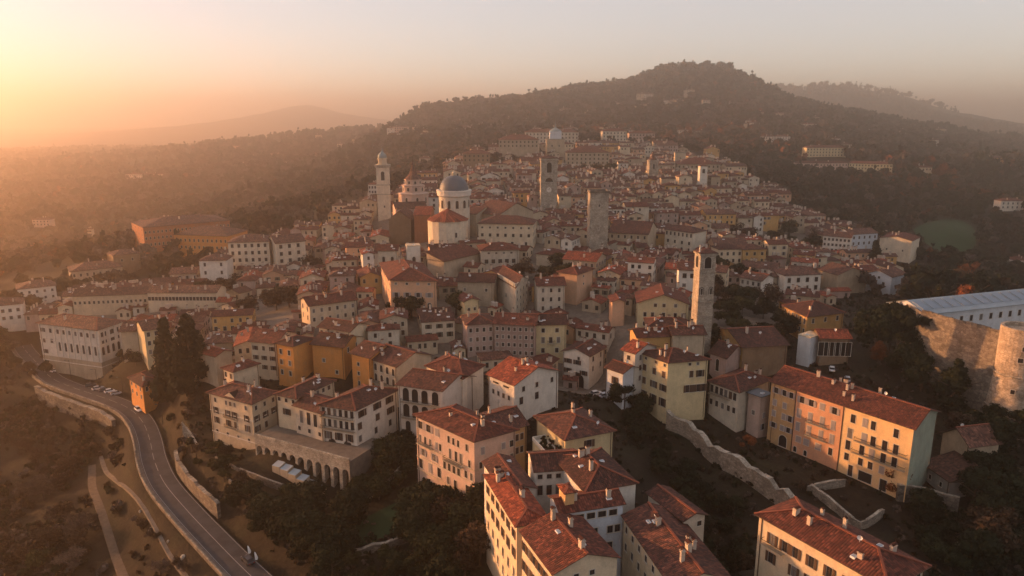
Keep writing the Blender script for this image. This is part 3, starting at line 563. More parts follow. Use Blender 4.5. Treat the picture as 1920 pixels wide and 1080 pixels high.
D2 = ((ctl[:, None, :2] - ctl[None, :, :2]) ** 2).sum(-1)
nn = len(ctl)
A_ = np.zeros((nn + 1, nn + 1)); A_[:nn, :nn] = _phi(D2) + np.eye(nn) * 2.0; A_[:nn, nn] = 1; A_[nn, :nn] = 1
w_ = np.linalg.solve(A_, np.append(ctl[:, 2], 0))
def _wave(x, y, s, a, ph):
    return a * (np.sin(x * s + ph) * np.cos(y * s * 1.3 - ph * 2) + .5 * np.sin(x * s * 2.3 - y * s * 1.7 + ph))
ROAD_PX = [(42, 648), (50, 660), (65, 676), (95, 707), (130, 724), (165, 736), (212, 752), (245, 768), (268, 792), (281, 825), (289, 862), (308, 905), (350, 956), (400, 1009), (450, 1060), (505, 1112), (570, 1170), (640, 1230)]
def smooth_line(pts, step=3.0):
    out = []
    for i in range(len(pts) - 1):
        p0, p1, p2, p3 = pts[max(i - 1, 0)], pts[i], pts[i + 1], pts[min(i + 2, len(pts) - 1)]
        n_ = max(1, int((p2 - p1).length / step))
        for k in range(n_):
            t = k / n_
            out.append(.5 * ((2 * p1) + (p2 - p0) * t + (2 * p0 - 5 * p1 + 4 * p2 - p3) * t * t + (3 * p1 - p0 - 3 * p2 + p3) * t ** 3))
    out.append(pts[-1]); return out
road = smooth_line([P(x, y, 0) for x, y in ROAD_PX], 2.5)
rd = np.array([(p.x, p.y) for p in road])
def H_arr(x, y):
    x = np.asarray(x, float); y = np.asarray(y, float)
    z = np.full(x.shape, w_[nn])
    for a in range(0, x.size, 20000):
        xs, ys = x.ravel()[a:a + 20000], y.ravel()[a:a + 20000]
        d2 = (xs[:, None] - ctl[None, :, 0]) ** 2 + (ys[:, None] - ctl[None, :, 1]) ** 2
        z.ravel()[a:a + 20000] += _phi(d2) @ w_[:nn]
    r = np.sqrt(x * x + y * y)
    far_ = np.clip((r - 500) / 1500, 0, 1)
    z = z + far_ * (_wave(x, y, .008, 3.0, 1.3) + _wave(x, y, .021, 2.4, .4) + _wave(x, y, .05, .8, 2.))
    near = (r < 400) & (x < 20)
    if near.any():
        xs, ys = x[near], y[near]
        dm = np.full(xs.shape, 1e9)
        for q in rd: dm = np.minimum(dm, (xs - q[0]) ** 2 + (ys - q[1]) ** 2)
        k = np.clip((np.sqrt(dm) - 5.6) / 4.0, 0, 1)
        z[near] = z[near] * k + (-.45) * (1 - k)
    return z
def H(x, y): return float(H_arr(np.array([x]), np.array([y]))[0])
ang = np.concatenate([np.arange(-180, -48, 6.0), np.arange(-48, 48, .42), np.arange(48, 180, 6.0)])
rad = [12.0]
while rad[-1] < 9200: rad.append(rad[-1] * (1.045 if rad[-1] < 70 else 1.0125 if rad[-1] < 420 else 1.016 if rad[-1] < 2000 else 1.03))
rad = np.array(rad)
AA, RR = np.meshgrid(np.radians(ang), rad)
GX, GY = RR * np.sin(AA), RR * np.cos(AA)
GZ = H_arr(GX, GY)
nr, na = GX.shape
vs = np.stack([GX.ravel(), GY.ravel(), GZ.ravel()], 1)
i_, j_ = np.meshgrid(np.arange(nr - 1), np.arange(na), indexing='ij')
j2 = (j_ + 1) % na
fs = np.stack([i_ * na + j_, i_ * na + j2, (i_ + 1) * na + j2, (i_ + 1) * na + j_], -1).reshape(-1, 4)[:, ::-1]
vs = np.vstack([vs, [[0, 0, H(0, 0)]]]); cidx = len(vs) - 1
me = bpy.data.meshes.new('ground')
tri = [(cidx, (j + 1) % na, j) for j in range(na)]
me.from_pydata(vs.tolist(), [], fs.tolist() + tri)
me.polygons.foreach_set('use_smooth', [True] * len(me.polygons))
me.materials.append(M['ground']); me.update()
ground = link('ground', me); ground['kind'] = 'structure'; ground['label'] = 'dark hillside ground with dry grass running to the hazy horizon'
LOWEST = float(GZ.min())

M['worn_paint'] = plain('worn_road_paint', (.38, .36, .33), .8)
def strip(name, line, w0, w1, dz, mat, skirt=.8):
    """a ribbon over the line: from w0 to w1 metres to its right"""
    mb = MB(); L = []
    for i, p in enumerate(line):
        d = line[min(i + 1, len(line) - 1)] - line[max(i - 1, 0)]; d.z = 0; d.normalize(); n_ = Vector((d.y, -d.x, 0))
        L.append((p + n_ * w0 + Vector((0, 0, dz)), p + n_ * w1 + Vector((0, 0, dz))))
    for (a, b), (c, d) in zip(L, L[1:]):
        mb.quad([a, b, d, c])
        if skirt:
            s = Vector((0, 0, -skirt)); mb.quad([a + s, a, c, c + s]); mb.quad([b, b + s, d + s, d])
    o = link(name, mb.mesh(name, [mat])); o['kind'] = 'structure'; return o
strip('road', road, -3.5, 3.5, 0.0, M['asphalt'])
strip('pavement', road, 3.5, 4.5, .13, M['paving'])
mb = MB()
def ribbon_into(mb, line, w0, w1, z):
    pr = None
    for i, p in enumerate(line):
        d = line[min(i + 1, len(line) - 1)] - line[max(i - 1, 0)]; d.z = 0; d.normalize(); n_ = Vector((d.y, -d.x, 0))
        c = (p + n_ * w0 + Vector((0, 0, z)), p + n_ * w1 + Vector((0, 0, z)))
        if pr: mb.quad([pr[0], pr[1], c[1], c[0]])
        pr = c
ribbon_into(mb, road, -3.3, -3.2, .006); ribbon_into(mb, road, 3.2, 3.3, .006)
for i in range(0, len(road) - 2):
    if i > len(road) * .62: ribbon_into(mb, road[i:i + 2], -.06, .06, .006)
    elif i % 3 != 2: ribbon_into(mb, road[i:i + 2], -.06, .06, .006)
mk = link('road_markings', mb.mesh('road_markings', [M['worn_paint']])); mk['kind'] = 'structure'; mk.parent = None

def drape(px_list, z_guess, step=3.0, lift=.25):
    pts = smooth_line([P(x, y, z_guess) for x, y in px_list], step)
    for p in pts: p.z = H(p.x, p.y) + lift
    return pts
strip('path', drape([(176, 872), (178, 920), (200, 985), (228, 1065), (250, 1130)], -12), -1.6, 1.6, 0, M['dirt'])
strip('path', drape([(185, 828), (200, 872), (235, 925), (280, 990), (322, 1062), (360, 1120)], -7), -.7, .7, 0, M['paving'])
# meadow in the dark eastern valley, lawn of the garden
def patch(name, pxs, zg, mat, lift=.3, n=14):
    pts = [P(x, y, zg) for x, y in pxs]; c = sum(pts, Vector()) / len(pts)
    mb = MB(); rings = []
    for k in range(n + 1):
        rings.append([c + (p - c) * (k / n) for p in smooth_line(pts + [pts[0]], 4.0)])
    m_ = len(rings[0]); hv = [[Vector((p.x, p.y, H(p.x, p.y) + lift)) for p in r] for r in rings[1:]]
    c.z = H(c.x, c.y) + lift
    for j in range(m_ - 1):
        mb.quad([c, hv[0][j], hv[0][j + 1]])
        for k in range(len(hv) - 1): mb.quad([hv[k][j], hv[k + 1][j], hv[k + 1][j + 1], hv[k][j + 1]])
    o = link(name, mb.mesh(name, [mat])); o['kind'] = 'structure'; return o
patch('meadow', [(1712, 450), (1770, 436), (1820, 446), (1828, 478), (1790, 500), (1735, 500), (1708, 478)], 5, M['meadow'], 1.2)
patch('lawn', [(640, 985), (700, 965), (760, 950), (790, 965), (740, 1000), (670, 1015)], 5, M['meadow'])

TG = [P(x, y, z) for x, y, z in ((90, 610, 12), (235, 615, 14), (420, 695, 14), (560, 700, 15), (700, 722, 14), (900, 705, 18), (1000, 740, 17), (1100, 752, 15), (1190, 665, 22), (1330, 650, 24), (1480, 610, 24), (1600, 520, 18), (1640, 460, 20))]
TG = [(p.x, p.y) for p in TG] + [(190, 460), (120, 560), (-20, 560), (-75, 470), (-150, 400), (-200, 330)]
xs_, ys_ = [p[0] for p in TG], [p[1] for p in TG]
def _pin(x, y, pl):
    c = False; j = len(pl) - 1
    for i in range(len(pl)):
        if (pl[i][1] > y) != (pl[j][1] > y) and x < (pl[j][0] - pl[i][0]) * (y - pl[i][1]) / (pl[j][1] - pl[i][1]) + pl[i][0]: c = not c
        j = i
    return c
mb = MB(); st_ = 4.0; nx_, ny_ = int((max(xs_) - min(xs_)) / st_) + 2, int((max(ys_) - min(ys_)) / st_) + 2
gx_, gy_ = np.meshgrid(min(xs_) + st_ * np.arange(nx_), min(ys_) + st_ * np.arange(ny_)); gz_ = H_arr(gx_, gy_) + .35
for j in range(ny_ - 1):
    for i in range(nx_ - 1):
        if _pin(gx_[j, i] + 2, gy_[j, i] + 2, TG): mb.quad([(gx_[b, a], gy_[b, a], gz_[b, a]) for a, b in ((i, j), (i + 1, j), (i + 1, j + 1), (i, j + 1))])
tp_ = link('streets', mb.mesh('streets', [M['paving']])); tp_['kind'] = 'structure'; tp_['label'] = 'worn paving of the lanes and courts between the houses'
# haze: one closed box round everything
mb = MB(); mb.box(-9900, -9900, LOWEST - 1.0, 9900, 9900, 250.0)
hz = link('haze', mb.mesh('haze', [])); hz['kind'] = 'stuff'; hz['label'] = 'golden evening haze filling the valleys'
hm = bpy.data.materials.new('haze_air'); hm.use_nodes = True; nt = hm.node_tree
for x in list(nt.nodes):
    if x.type == 'BSDF_PRINCIPLED': nt.nodes.remove(x)
pv = nt.nodes.new('ShaderNodeVolumePrincipled'); pv.inputs['Density'].default_value = HAZE_DENSITY
pv.inputs['Anisotropy'].default_value = HAZE_ANISO; pv.inputs['Color'].default_value = HAZE_COLOR
nt.links.new(pv.outputs[0], nt.nodes['Material Output'].inputs['Volume'])
hz.data.materials.append(hm)
# ------------------------------------------------------------------ house builder
mesh_cache = {}
def window_mesh(w, h, st):
    """frame, sill and mullions; origin at the middle on the wall face, outside is -y"""
    k = ('win', round(w, 2), round(h, 2), st == 'a')
    if k in mesh_cache: return mesh_cache[k]
    mb = MB(); f = .14; d = .07
    x0, x1, z0, z1 = -w / 2, w / 2, -h / 2, h / 2
    mb.box(x0 - f, -d, z0, x0, .02, z1 + (0 if st == 'a' else f)); mb.box(x1, -d, z0, x1 + f, .02, z1 + (0 if st == 'a' else f))
    mb.box(x0 - f - .06, -.16, z0 - .12, x1 + f + .06, .02, z0)
    if st != 'a': mb.box(x0, -d, z1, x1, .02, z1 + f)
    else:
        r = w / 2; n_ = 8
        for i in range(n_):
            a, b = math.pi - math.pi * i / n_, math.pi - math.pi * (i + 1) / n_
            pa, pb = (r * math.cos(a), r * math.sin(a) + z1), (r * math.cos(b), r * math.sin(b) + z1)
            qa, qb = ((r + f) * math.cos(a), (r + f) * math.sin(a) + z1), ((r + f) * math.cos(b), (r + f) * math.sin(b) + z1)
            mb.quad([(pa[0], -d, pa[1]), (pb[0], -d, pb[1]), (qb[0], -d, qb[1]), (qa[0], -d, qa[1])])
            mb.quad([(qa[0], -d, qa[1]), (qb[0], -d, qb[1]), (qb[0], .02, qb[1]), (qa[0], .02, qa[1])])
    if w < 2.2 and st != 'a':
        mb.box(-.035, -.045, z0, .035, .015, z1, 1)
        if h > 1.5: mb.box(x0, -.043, z0 + h * .62, x1, .015, z0 + h * .62 + .05, 1)
    me_ = mb.mesh('window', [M['frame'], M['frame_wood']]); mesh_cache[k] = me_; return me_
def pane_mesh(w, h, st):
    pale = random.random() < .2 and w <= 1.45 and st != 'a'
    k = ('pane', round(w, 2), round(h, 2), st == 'a', pale)
    if k in mesh_cache: return mesh_cache[k]
    mb = MB(); x0, x1, z0, z1 = -w / 2, w / 2, -h / 2, h / 2
    pts = [(x0, -.018, z0), (x1, -.018, z0), (x1, -.018, z1)]
    if st == 'a':
        for i in range(1, 8):
            a = math.pi * i / 8; pts.append((w / 2 * math.cos(a), -.018, z1 + w / 2 * math.sin(a)))
    pts.append((x0, -.018, z1)); mb.quad(pts)
    me_ = mb.mesh('pane', [M['dark'] if w > 1.45 or st == 'a' else M['glass_pale'] if pale else M['glass']]); mesh_cache[k] = me_; return me_
def shutter_mesh(w, h, mat):
    k = ('shut', round(w, 2), round(h, 2), mat)
    if k in mesh_cache: return mesh_cache[k]
    mb = MB(); mb.box(-w / 2, -.13, -h / 2, w / 2, -.08, h / 2)
    for i in range(5):
        z = -h / 2 + h * (i + .5) / 5; mb.box(-w / 2 + .06, -.15, z - h * .06, w / 2 - .06, -.13, z + h * .03)
    me_ = mb.mesh('shutter', [M[mat]]); mesh_cache[k] = me_; return me_
def chimney_mesh(k):
    key = ('chim', k)
    if key in mesh_cache: return mesh_cache[key]
    mb = MB(); a = (.42, .34, .55)[k]; b = (.32, .34, .38)[k]; h = (1.5, 1.9, 1.3)[k]
    mb.box(-a, -b, -1.2, a, b, h); mb.box(-a - .09, -b - .09, h, a + .09, b + .09, h + .12)
    for sx in (-1, 1): mb.box(sx * a * .75 - .09, -b * .8, h + .12, sx * a * .75 + .09, b * .8, h + .45)
    mb.quad([(-a - .12, -b - .12, h + .45), (a + .12, -b - .12, h + .45), (a + .12, 0, h + .68), (-a - .12, 0, h + .68)], 1)
    mb.quad([(a + .12, b + .12, h + .45), (-a - .12, b + .12, h + .45), (-a - .12, 0, h + .68), (a + .12, 0, h + .68)], 1)
    me_ = mb.mesh('chimney', [M['chimney'], M['tile_red']]); mesh_cache[key] = me_; return me_
def skylight_mesh():
    if 'sky' in mesh_cache: return mesh_cache['sky']
    mb = MB(); mb.box(-.55, -.4, -.3, .55, .4, .16); mb.box(-.45, -.3, .16, .45, .3, .19, 1)
    me_ = mb.mesh('skylight', [M['white_paint'], M['bluish']]); mesh_cache['sky'] = me_; return me_

def roof_mb(q, ze, kind, pitch, ov=.65, thick=.16):
    """roof over the footprint q (ccw); gable0: ridge along edge 0, gable1: ridge along edge 1. UV in metres along eave and slope"""
    mb = MB(); q = [Vector((p.x, p.y, 0)) for p in q]
    L0, L1 = (q[1] - q[0]).length, (q[2] - q[1]).length
    c = sum(q, Vector()) / 4
    u0, u1 = (q[1] - q[0]).normalized(), (q[2] - q[1]).normalized()
    sx, sy = (L0 / 2 + ov) / (L0 / 2), (L1 / 2 + ov) / (L1 / 2)
    def E(a, b, k=1.0): return c + u0 * (L0 / 2 + ov * k) * a + u1 * (L1 / 2 + ov * k) * b
    Z = lambda p, z: Vector((p.x, p.y, z))
    e = [E(-1, -1), E(1, -1), E(1, 1), E(-1, 1)]
    zt = ze + thick * .5
    if kind == 'flat':
        top = [Z(p, ze + .25) for p in e]; bot = [Z(p, ze) for p in e]
        mb.quad(top); mb.quad(bot[::-1])
        for i in range(4): mb.quad([bot[i], bot[(i + 1) % 4], top[(i + 1) % 4], top[i]])
        return mb, [], ze + .25, e
    along0 = (L0 >= L1) if kind in ('hip',) else kind == 'gable0'
    if kind == 'shed':
        zr = ze + (L1 + 2 * ov) * pitch * .8
        t = [Z(e[0], zt), Z(e[1], zt), Z(e[2], zr), Z(e[3], zr)]
        sl = (t[3] - t[0]).length
        mb.quad(t, 0, [(0, 0), (L0, 0), (L0, sl), (0, sl)])
        b_ = [p - Vector((0, 0, thick + .1)) for p in t]
        mb.quad(b_[::-1], 1)
        for i in range(4): mb.quad([b_[i], b_[(i + 1) % 4], t[(i + 1) % 4], t[i]], 1)
        return mb, [], zr, e
    if along0: half, long_, uL, uS, eL = L1 / 2 + ov, L0 / 2 + ov, u0, u1, L0
    else: half, long_, uL, uS, eL = L0 / 2 + ov, L1 / 2 + ov, u1, -u0, L1
    rise = half * pitch
    k = max(long_ - half, 0.0) if kind == 'hip' else long_ - .0
    r1, r2 = Z(c - uL * k, zt + rise), Z(c + uL * k, zt + rise)
    a0, a1 = Z(c - uL * long_ - uS * half, zt), Z(c + uL * long_ - uS * half, zt)
    b1, b0 = Z(c + uL * long_ + uS * half, zt), Z(c - uL * long_ + uS * half, zt)
    sl = math.hypot(half, rise); off = long_ - k
    def slope(p, s, r_a, r_b):
        mb.quad([p, s, r_b, r_a], 0, [(0, 0), (2 * long_, 0), (2 * long_ - off, sl), (off, sl)])
    slope(a0, a1, r1, r2); slope(b1, b0, r2, r1)
    if kind == 'hip':
        mb.quad([a1, b1, r2], 0, [(0, 0), (2 * half, 0), (half, sl)]); mb.quad([b0, a0, r1], 0, [(0, 0), (2 * half, 0), (half, sl)])
    bot = [p - Vector((0, 0, thick)) for p in (a0, a1, b1, b0)]
    tp = (a0, a1, b1, b0)
    for i in range(4):
        if kind != 'hip' and i in (1, 3):
            r_ = r2 if i == 1 else r1; rl = r_ - Vector((0, 0, thick))
            mb.quad([bot[i], rl, r_, tp[i]], 1); mb.quad([rl, bot[(i + 1) % 4], tp[(i + 1) % 4], r_], 1)
            continue
        mb.quad([bot[i], bot[(i + 1) % 4], tp[(i + 1) % 4], tp[i]], 1)
    if kind == 'hip': mb.quad(bot[::-1], 1)
    else:
        rl1, rl2 = r1 - Vector((0, 0, thick)), r2 - Vector((0, 0, thick))
        mb.quad([bot[1], bot[0], rl1, rl2], 1); mb.quad([bot[3], bot[2], rl2, rl1], 1)
    ridges = [(r1, r2)] if (r2 - r1).length > .5 else []
    if kind == 'hip': ridges += [(a0, r1), (b0, r1), (a1, r2), (b1, r2)]
    return mb, ridges, zt + rise, e

def build_house(h, detail=2):
    """detail 2: every window a part with its pane and shutters; 1: windows joined (too small to pick apart)"""
    q, ze, zb = h['q'], h['ze'], h['zb']
    c = sum((Vector((p.x, p.y, 0)) for p in q), Vector()) / 4
    root = thing(h['name'], h['label'], h.get('cat', 'house'), (c.x, c.y, zb), h.get('group'))
    kind, pitch = h['roof'], h.get('pitch', .36)
    wm = [M[h['wc']]]
    rb, ridges, zr, e = roof_mb(q, ze, kind, pitch, h.get('ov', .65 if detail == 2 else .5))
    L0, L1 = (q[1] - q[0]).length, (q[2] - q[1]).length
    # walls
    mb = MB(); sink = h.get('sink', 3.5); low = h.get('low', 0)
    Zz = lambda p, z: Vector((p.x, p.y, z))
    if h.get('seg3'):
        a, b = q[3], q[0]; dd = (b - a).normalized(); n_o = Vector((dd.y, -dd.x, 0)); fr = [0, .20, .55, 1.0]
        for k in range(3):
            sm = MB(); A, B = a + (b - a) * fr[k] + n_o * .05, a + (b - a) * fr[k + 1] + n_o * (.05 + .0 * k)
            z1_ = ze - .04; sm.quad([Zz(A, zb - sink), Zz(B, zb - sink), Zz(B, z1_), Zz(A, z1_)])
            sm.quad([Zz(B, zb - sink), Zz(B - n_o * .06, zb - sink), Zz(B - n_o * .06, z1_), Zz(B, z1_)])
            part('front', sm, [M[h['seg3'][k]]], root)
            if k:
                pm = MB(); pm.beam(Zz(A - dd * .09, zb), Zz(A + dd * .09, zb), .3, ze - zb - .1); part('downpipe', pm, [M['frame_wood']], root)
    for i in range(4):
        a, b = q[i], q[(i + 1) % 4]
        mi = 0
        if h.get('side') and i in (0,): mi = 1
        if low: mb.quad([Zz(a, zb - sink), Zz(b, zb - sink), Zz(b, zb + low), Zz(a, zb + low)], 2); z0 = zb + low
        else: z0 = zb - sink
        if kind in ('gable0', 'gable1') and ((i in (1, 3)) == (kind == 'gable0')):
            m_ = (a + b) / 2; hw = (b - a).length / 2
            mb.quad([Zz(a, z0), Zz(b, z0), Zz(b, ze), Zz(m_, ze + hw * pitch + .1), Zz(a, ze)], mi)
        elif kind == 'shed' and i != 0:
            zz = ze + L1 * pitch * .8
            za, zb_ = {1: (ze, zz), 2: (zz, zz), 3: (zz, ze)}[i]
            mb.quad([Zz(a, z0), Zz(b, z0), Zz(b, zb_), Zz(a, za)], mi)
        else:
            mb.quad([Zz(a, z0), Zz(b, z0), Zz(b, ze), Zz(a, ze)], mi)
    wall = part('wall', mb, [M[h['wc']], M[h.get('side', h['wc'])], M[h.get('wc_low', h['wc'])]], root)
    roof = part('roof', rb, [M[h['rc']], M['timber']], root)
    if ridges and detail == 2:
        rm = MB()
        for a, b in ridges: rm.beam(a - Vector((0, 0, .06)), b - Vector((0, 0, .06)), .42, .2)
        part('ridge_tiles', rm, [M['ridge']], roof, stuff=True)
    # dressings
    if h.get('courses') or h.get('plinth'):
        for cz in h.get('courses', []):
            cm = MB(); z = zb + cz
            for i in (0, 3):
                a, b = q[i], q[(i + 1) % 4]; d = (b - a).normalized(); n_ = Vector((d.y, -d.x, 0))
                A, B = Zz(a + n_ * .04, z), Zz(b + n_ * .04, z); cm.beam(A - d * .05, B + d * .05, .16, .28)
            part('string_course', cm, [M['white' if h['wc'] in ('cream', 'white', 'ivory') else 'sand']], wall, stuff=True)
    # windows
    win = h.get('win') or {}
    wallpt = lambda i, f, d: (q[i] + (q[(i + 1) % 4] - q[i]) * f, ze - d)
    if win == 'long': win = long_palace_windows()
    if detail == 2:
        for i, rws in win.items():
            dd = q[(i + 1) % 4] - q[i]; az = math.atan2(dd.y, dd.x)
            for (dep, n_, w, hh, st) in rws:
                fr = n_ if isinstance(n_, list) else [(k + .5) / n_ for k in range(n_)]
                for f in fr:
                    p, z = wallpt(i, f, dep)
                    if z < zb + .4 + hh * .3: continue
                    if h.get('seg3') and i == 3: p = p + Vector((dd.y, -dd.x, 0)).normalized() * .06
                    o = link('window', window_mesh(w, hh, st), root, (p.x - c.x, p.y - c.y, z - zb), az)
                    link('pane', pane_mesh(w, hh, st), o)
                    if st == 'p' and w < 1.35 and random.random() < .12: st2 = 'c'
                    else: st2 = st
                    if st2 in ('o', 'c') and w < 1.8:
                        sw = w * .52
                        if st2 == 'c' or random.random() < .22:
                            for s in (-1, 1): link('shutter', shutter_mesh(w / 2 - .02, hh, h.get('shut', 'shut_brown')), o, (s * w / 4, 0, 0))
                        else:
                            for s in (-1, 1): link('shutter', shutter_mesh(sw, hh, h.get('shut', 'shut_brown')), o, (s * (w / 2 + sw / 2 + .06), 0, 0))
    elif win:
        wmb = MB()
        for i, rws in win.items():
            dd = (q[(i + 1) % 4] - q[i]).normalized(); n_o = Vector((dd.y, -dd.x, 0))
            for (dep, n_, w, hh, st) in rws:
                fr = n_ if isinstance(n_, list) else [(k + .5) / n_ for k in range(n_)]
                for f in fr:
                    p, z = wallpt(i, f, dep)
                    if z < zb + .3 + hh * .3: continue
                    p = Vector((p.x, p.y, z))
                    def rect(hw, z0, z1, o, mi, cx=0.0):
                        wmb.quad([p + dd * (cx - hw) + n_o * o + Vector((0, 0, z0)), p + dd * (cx + hw) + n_o * o + Vector((0, 0, z0)), p + dd * (cx + hw) + n_o * o + Vector((0, 0, z1)), p + dd * (cx - hw) + n_o * o + Vector((0, 0, z1))], mi)
                    if h.get('frames', 1): rect(w / 2 + .12, -hh / 2 - .12, hh / 2 + .12, .04, 1)
                    rect(w / 2, -hh / 2, hh / 2, .06, 0)
                    if h.get('fs'):
                        for s in (-1, 1): rect(w * .24, -hh / 2, hh / 2, .1, 2, s * w * .78)
        if wmb.f: part('windows', wmb, [M['dark'], M['frame'], M[h.get('shut', 'shut_brown')]], root, stuff=True)
    if detail == 2 and kind != 'flat':
        for i, f in ((3, .03), (0, .96)):
            a, b = q[i], q[(i + 1) % 4]; dd = (b - a).normalized(); n_o = Vector((dd.y, -dd.x, 0)); p = a + (b - a) * f + n_o * .1
            pm = MB(); pm.beam(Zz(p - dd * .06, zb), Zz(p + dd * .06, zb), .12, ze - zb - .1); part('downpipe', pm, [M['frame_wood']], root)
        gm = MB()
        for i in range(4):
            if kind == 'gable0' and i in (1, 3) or kind == 'gable1' and i in (0, 2): continue
            a, b = e[i], e[(i + 1) % 4]; gm.beam(Zz(a, ze - .06), Zz(b, ze - .06), .16, .13)
        part('gutter', gm, [M['timber']], roof, stuff=True)
    # balconies
    for (i, f0, f1, d) in h.get('balc', []):
        a, b = q[i], q[(i + 1) % 4]; dd = (b - a).normalized(); n_o = Vector((dd.y, -dd.x, 0))
        A, B = Zz(a + (b - a) * f0, ze - d), Zz(a + (b - a) * f1, ze - d)
        bm_ = MB(); bm_.beam(A + n_o * .5 - Vector((0, 0, .15)), B + n_o * .5 - Vector((0, 0, .15)), 1.0, .15)
        bal = part('balcony', bm_, [M['sand']], root)
        rm = MB(); o1 = n_o * .96
        rm.beam(A + o1 + Vector((0, 0, .95)), B + o1 + Vector((0, 0, .95)), .07, .07)
        n_ = int((B - A).length / .22)
        for k in range(n_ + 1):
            p = A + (B - A) * (k / n_) + o1; rm.beam(p, p + dd * .04, .04, .95)
        rm.beam(A + o1 + Vector((0, 0, .95)), A + n_o * .03 + Vector((0, 0, .95)), .06, .06); rm.beam(B + o1 + Vector((0, 0, .95)), B + n_o * .03 + Vector((0, 0, .95)), .06, .06)
        part('railing', rm, [M['iron']], bal, stuff=True)
    if h.get('pediment'):
        a, b = q[3], q[0]; dd = (b - a).normalized(); n_o = Vector((dd.y, -dd.x, 0)); m_ = (a + b) / 2 + n_o * .05
        w_2 = 2.6; back = -n_o * 3
        pm = MB(); P0, P1, PT = Zz(m_ - dd * w_2, ze), Zz(m_ + dd * w_2, ze), Zz(m_, ze + 1.6)
        pm.quad([P0, P1, PT]); pm.quad([P1, P1 + back, PT + back, PT], 1); pm.quad([P0 + back, P0, PT, PT + back], 1)
        part('pediment', pm, [M['cream'], M['tile_brown']], root)
    if h.get('pil'):
        for i, fr in ((3, [.265 + .05 * 2 * k for k in range(8)]), (0, [.02, .21, .4, .6, .79, .97])):
            a, b = q[i], q[(i + 1) % 4]; dd = (b - a).normalized(); n_o = Vector((dd.y, -dd.x, 0)); dz = 6.5
            for f in fr:
                if f > 1: continue
                p = a + (b - a) * f + n_o * .12; pm = MB(); pm.beam(Zz(p - dd * .28, zb + dz), Zz(p + dd * .28, zb + dz), .3, ze - zb - dz - .3)
                part('pilaster', pm, [M['white']], root)
    if h.get('merlons'):
        for i in (3, 0):
            a, b = q[i], q[(i + 1) % 4]; L = (b - a).length; n_ = max(3, int(L / 1.6))
            for k in range(n_):
                p = a + (b - a) * ((k + .25) / n_); p2 = a + (b - a) * ((k + .75) / n_); pm = MB(); pm.beam(Zz(p, ze + .1), Zz(p2, ze + .1), .5, 1.5)
                part('merlon', pm, [wm[0]], root)
    # chimneys, skylights
    pit = lambda fu, fv: (ze if kind == 'flat' else ze + min((min(fv, 1 - fv) * L1) if kind != 'gable1' else 1e9, (min(fu, 1 - fu) * L0) if kind != 'gable0' else 1e9) * pitch)
    rs = random.Random(hash(h['label']) % 99991 if False else sum(map(ord, h['label'])))
    if kind != 'shed':
        for k in range(h.get('ch', 1)):
            fu, fv = rs.uniform(.1, .9), rs.uniform(.15, .85)
            p = q[0] + (q[1] - q[0]) * fu + (q[3] - q[0]) * fv
            ck = link('chimney', chimney_mesh(rs.randrange(3)), root, (p.x - c.x, p.y - c.y, pit(fu, fv) + .2 - zb), math.atan2(q[1].y - q[0].y, q[1].x - q[0].x) + rs.choice((0, math.pi / 2)))
            ck.scale = (rs.uniform(.6, 1.1), rs.uniform(.6, 1.1), rs.uniform(.55, 1.05))
        for k in range(h.get('sk', rs.choice((0, 1, 1, 2)) if detail == 2 else 0)):
            fu, fv = rs.uniform(.15, .85), rs.uniform(.12, .4)
            p = q[0] + (q[1] - q[0]) * fu + (q[3] - q[0]) * fv
            o = link('skylight', skylight_mesh(), root, (p.x - c.x, p.y - c.y, pit(fu, fv) + .28 - zb), math.atan2(q[1].y - q[0].y, q[1].x - q[0].x))
    return root, wall, roof

def long_palace_windows():
    r = []
    r += [(2.0, [.045, .11, .165], 1.1, 1.6, 'o'), (2.2, [.25, .32, .40, .49], 1.3, 1.8, 'o'), (2.6, [.62, .70, .755, .90], 1.2, 2.2, 'p')]
    r += [(5.6, [.04, .12], 1.1, 1.7, 'c'), (6.2, [.235, .32, .41, .49], 1.1, 2.4, 'c'), (6.7, [.61, .705, .765, .84, .91], 1.25, 2.6, 'p')]
    r += [(8.8, [.04, .12, .17], 1.1, 1.7, 'o'), (10.0, [.235, .32, .41, .49], 1.1, 2.4, 'c'), (10.0, [.605, .70, .765, .84, .91], 1.25, 2.5, 'p')]
    r += [(12.2, [.045, .115, .165], 1.1, 1.5, 'o'), (13.6, [.25, .31, .40], 1.5, 1.7, 'c'), (13.6, [.49], 1.1, 2.0, 'p'), (13.2, [.605, .70, .765, .84], 1.2, 1.9, 'p')]
    r += [(16.5, [.13], 2.4, 2.2, 'a'), (17.0, [.23, .31], .9, 1.1, 'a'), (16.6, [.64], 1.2, 3.0, 'p'), (17.0, [.86], 1.7, 3.0, 'p'), (16.8, [.74], 3.4, 2.6, 'c')]
    return {3: r}

# ------------------------------------------------------------------ the named buildings
LABELS_USED = set()
NAMES = {'palace': 'palace', 'villa': 'villa', 'citadel': 'citadel_block', 'hall': 'hall', 'seminary building': 'seminary', 'college building': 'college', 'palazzo': 'palace', 'house': 'house'}
for h in HS:
    h['name'] = NAMES.get(h.get('cat', 'house'), 'house')
    c = sum((Vector((p.x, p.y, 0)) for p in h['q']), Vector()) / 4
    near = c.length < 330
    h['c'] = c
    if not near and isinstance(h.get('win'), dict) and sum(len(r) for r in h['win'].values()) > 0: h['frames'] = 0 if c.length > 500 else 1
    build_house(h, 2 if near else 1)
    LABELS_USED.add(h['label'])
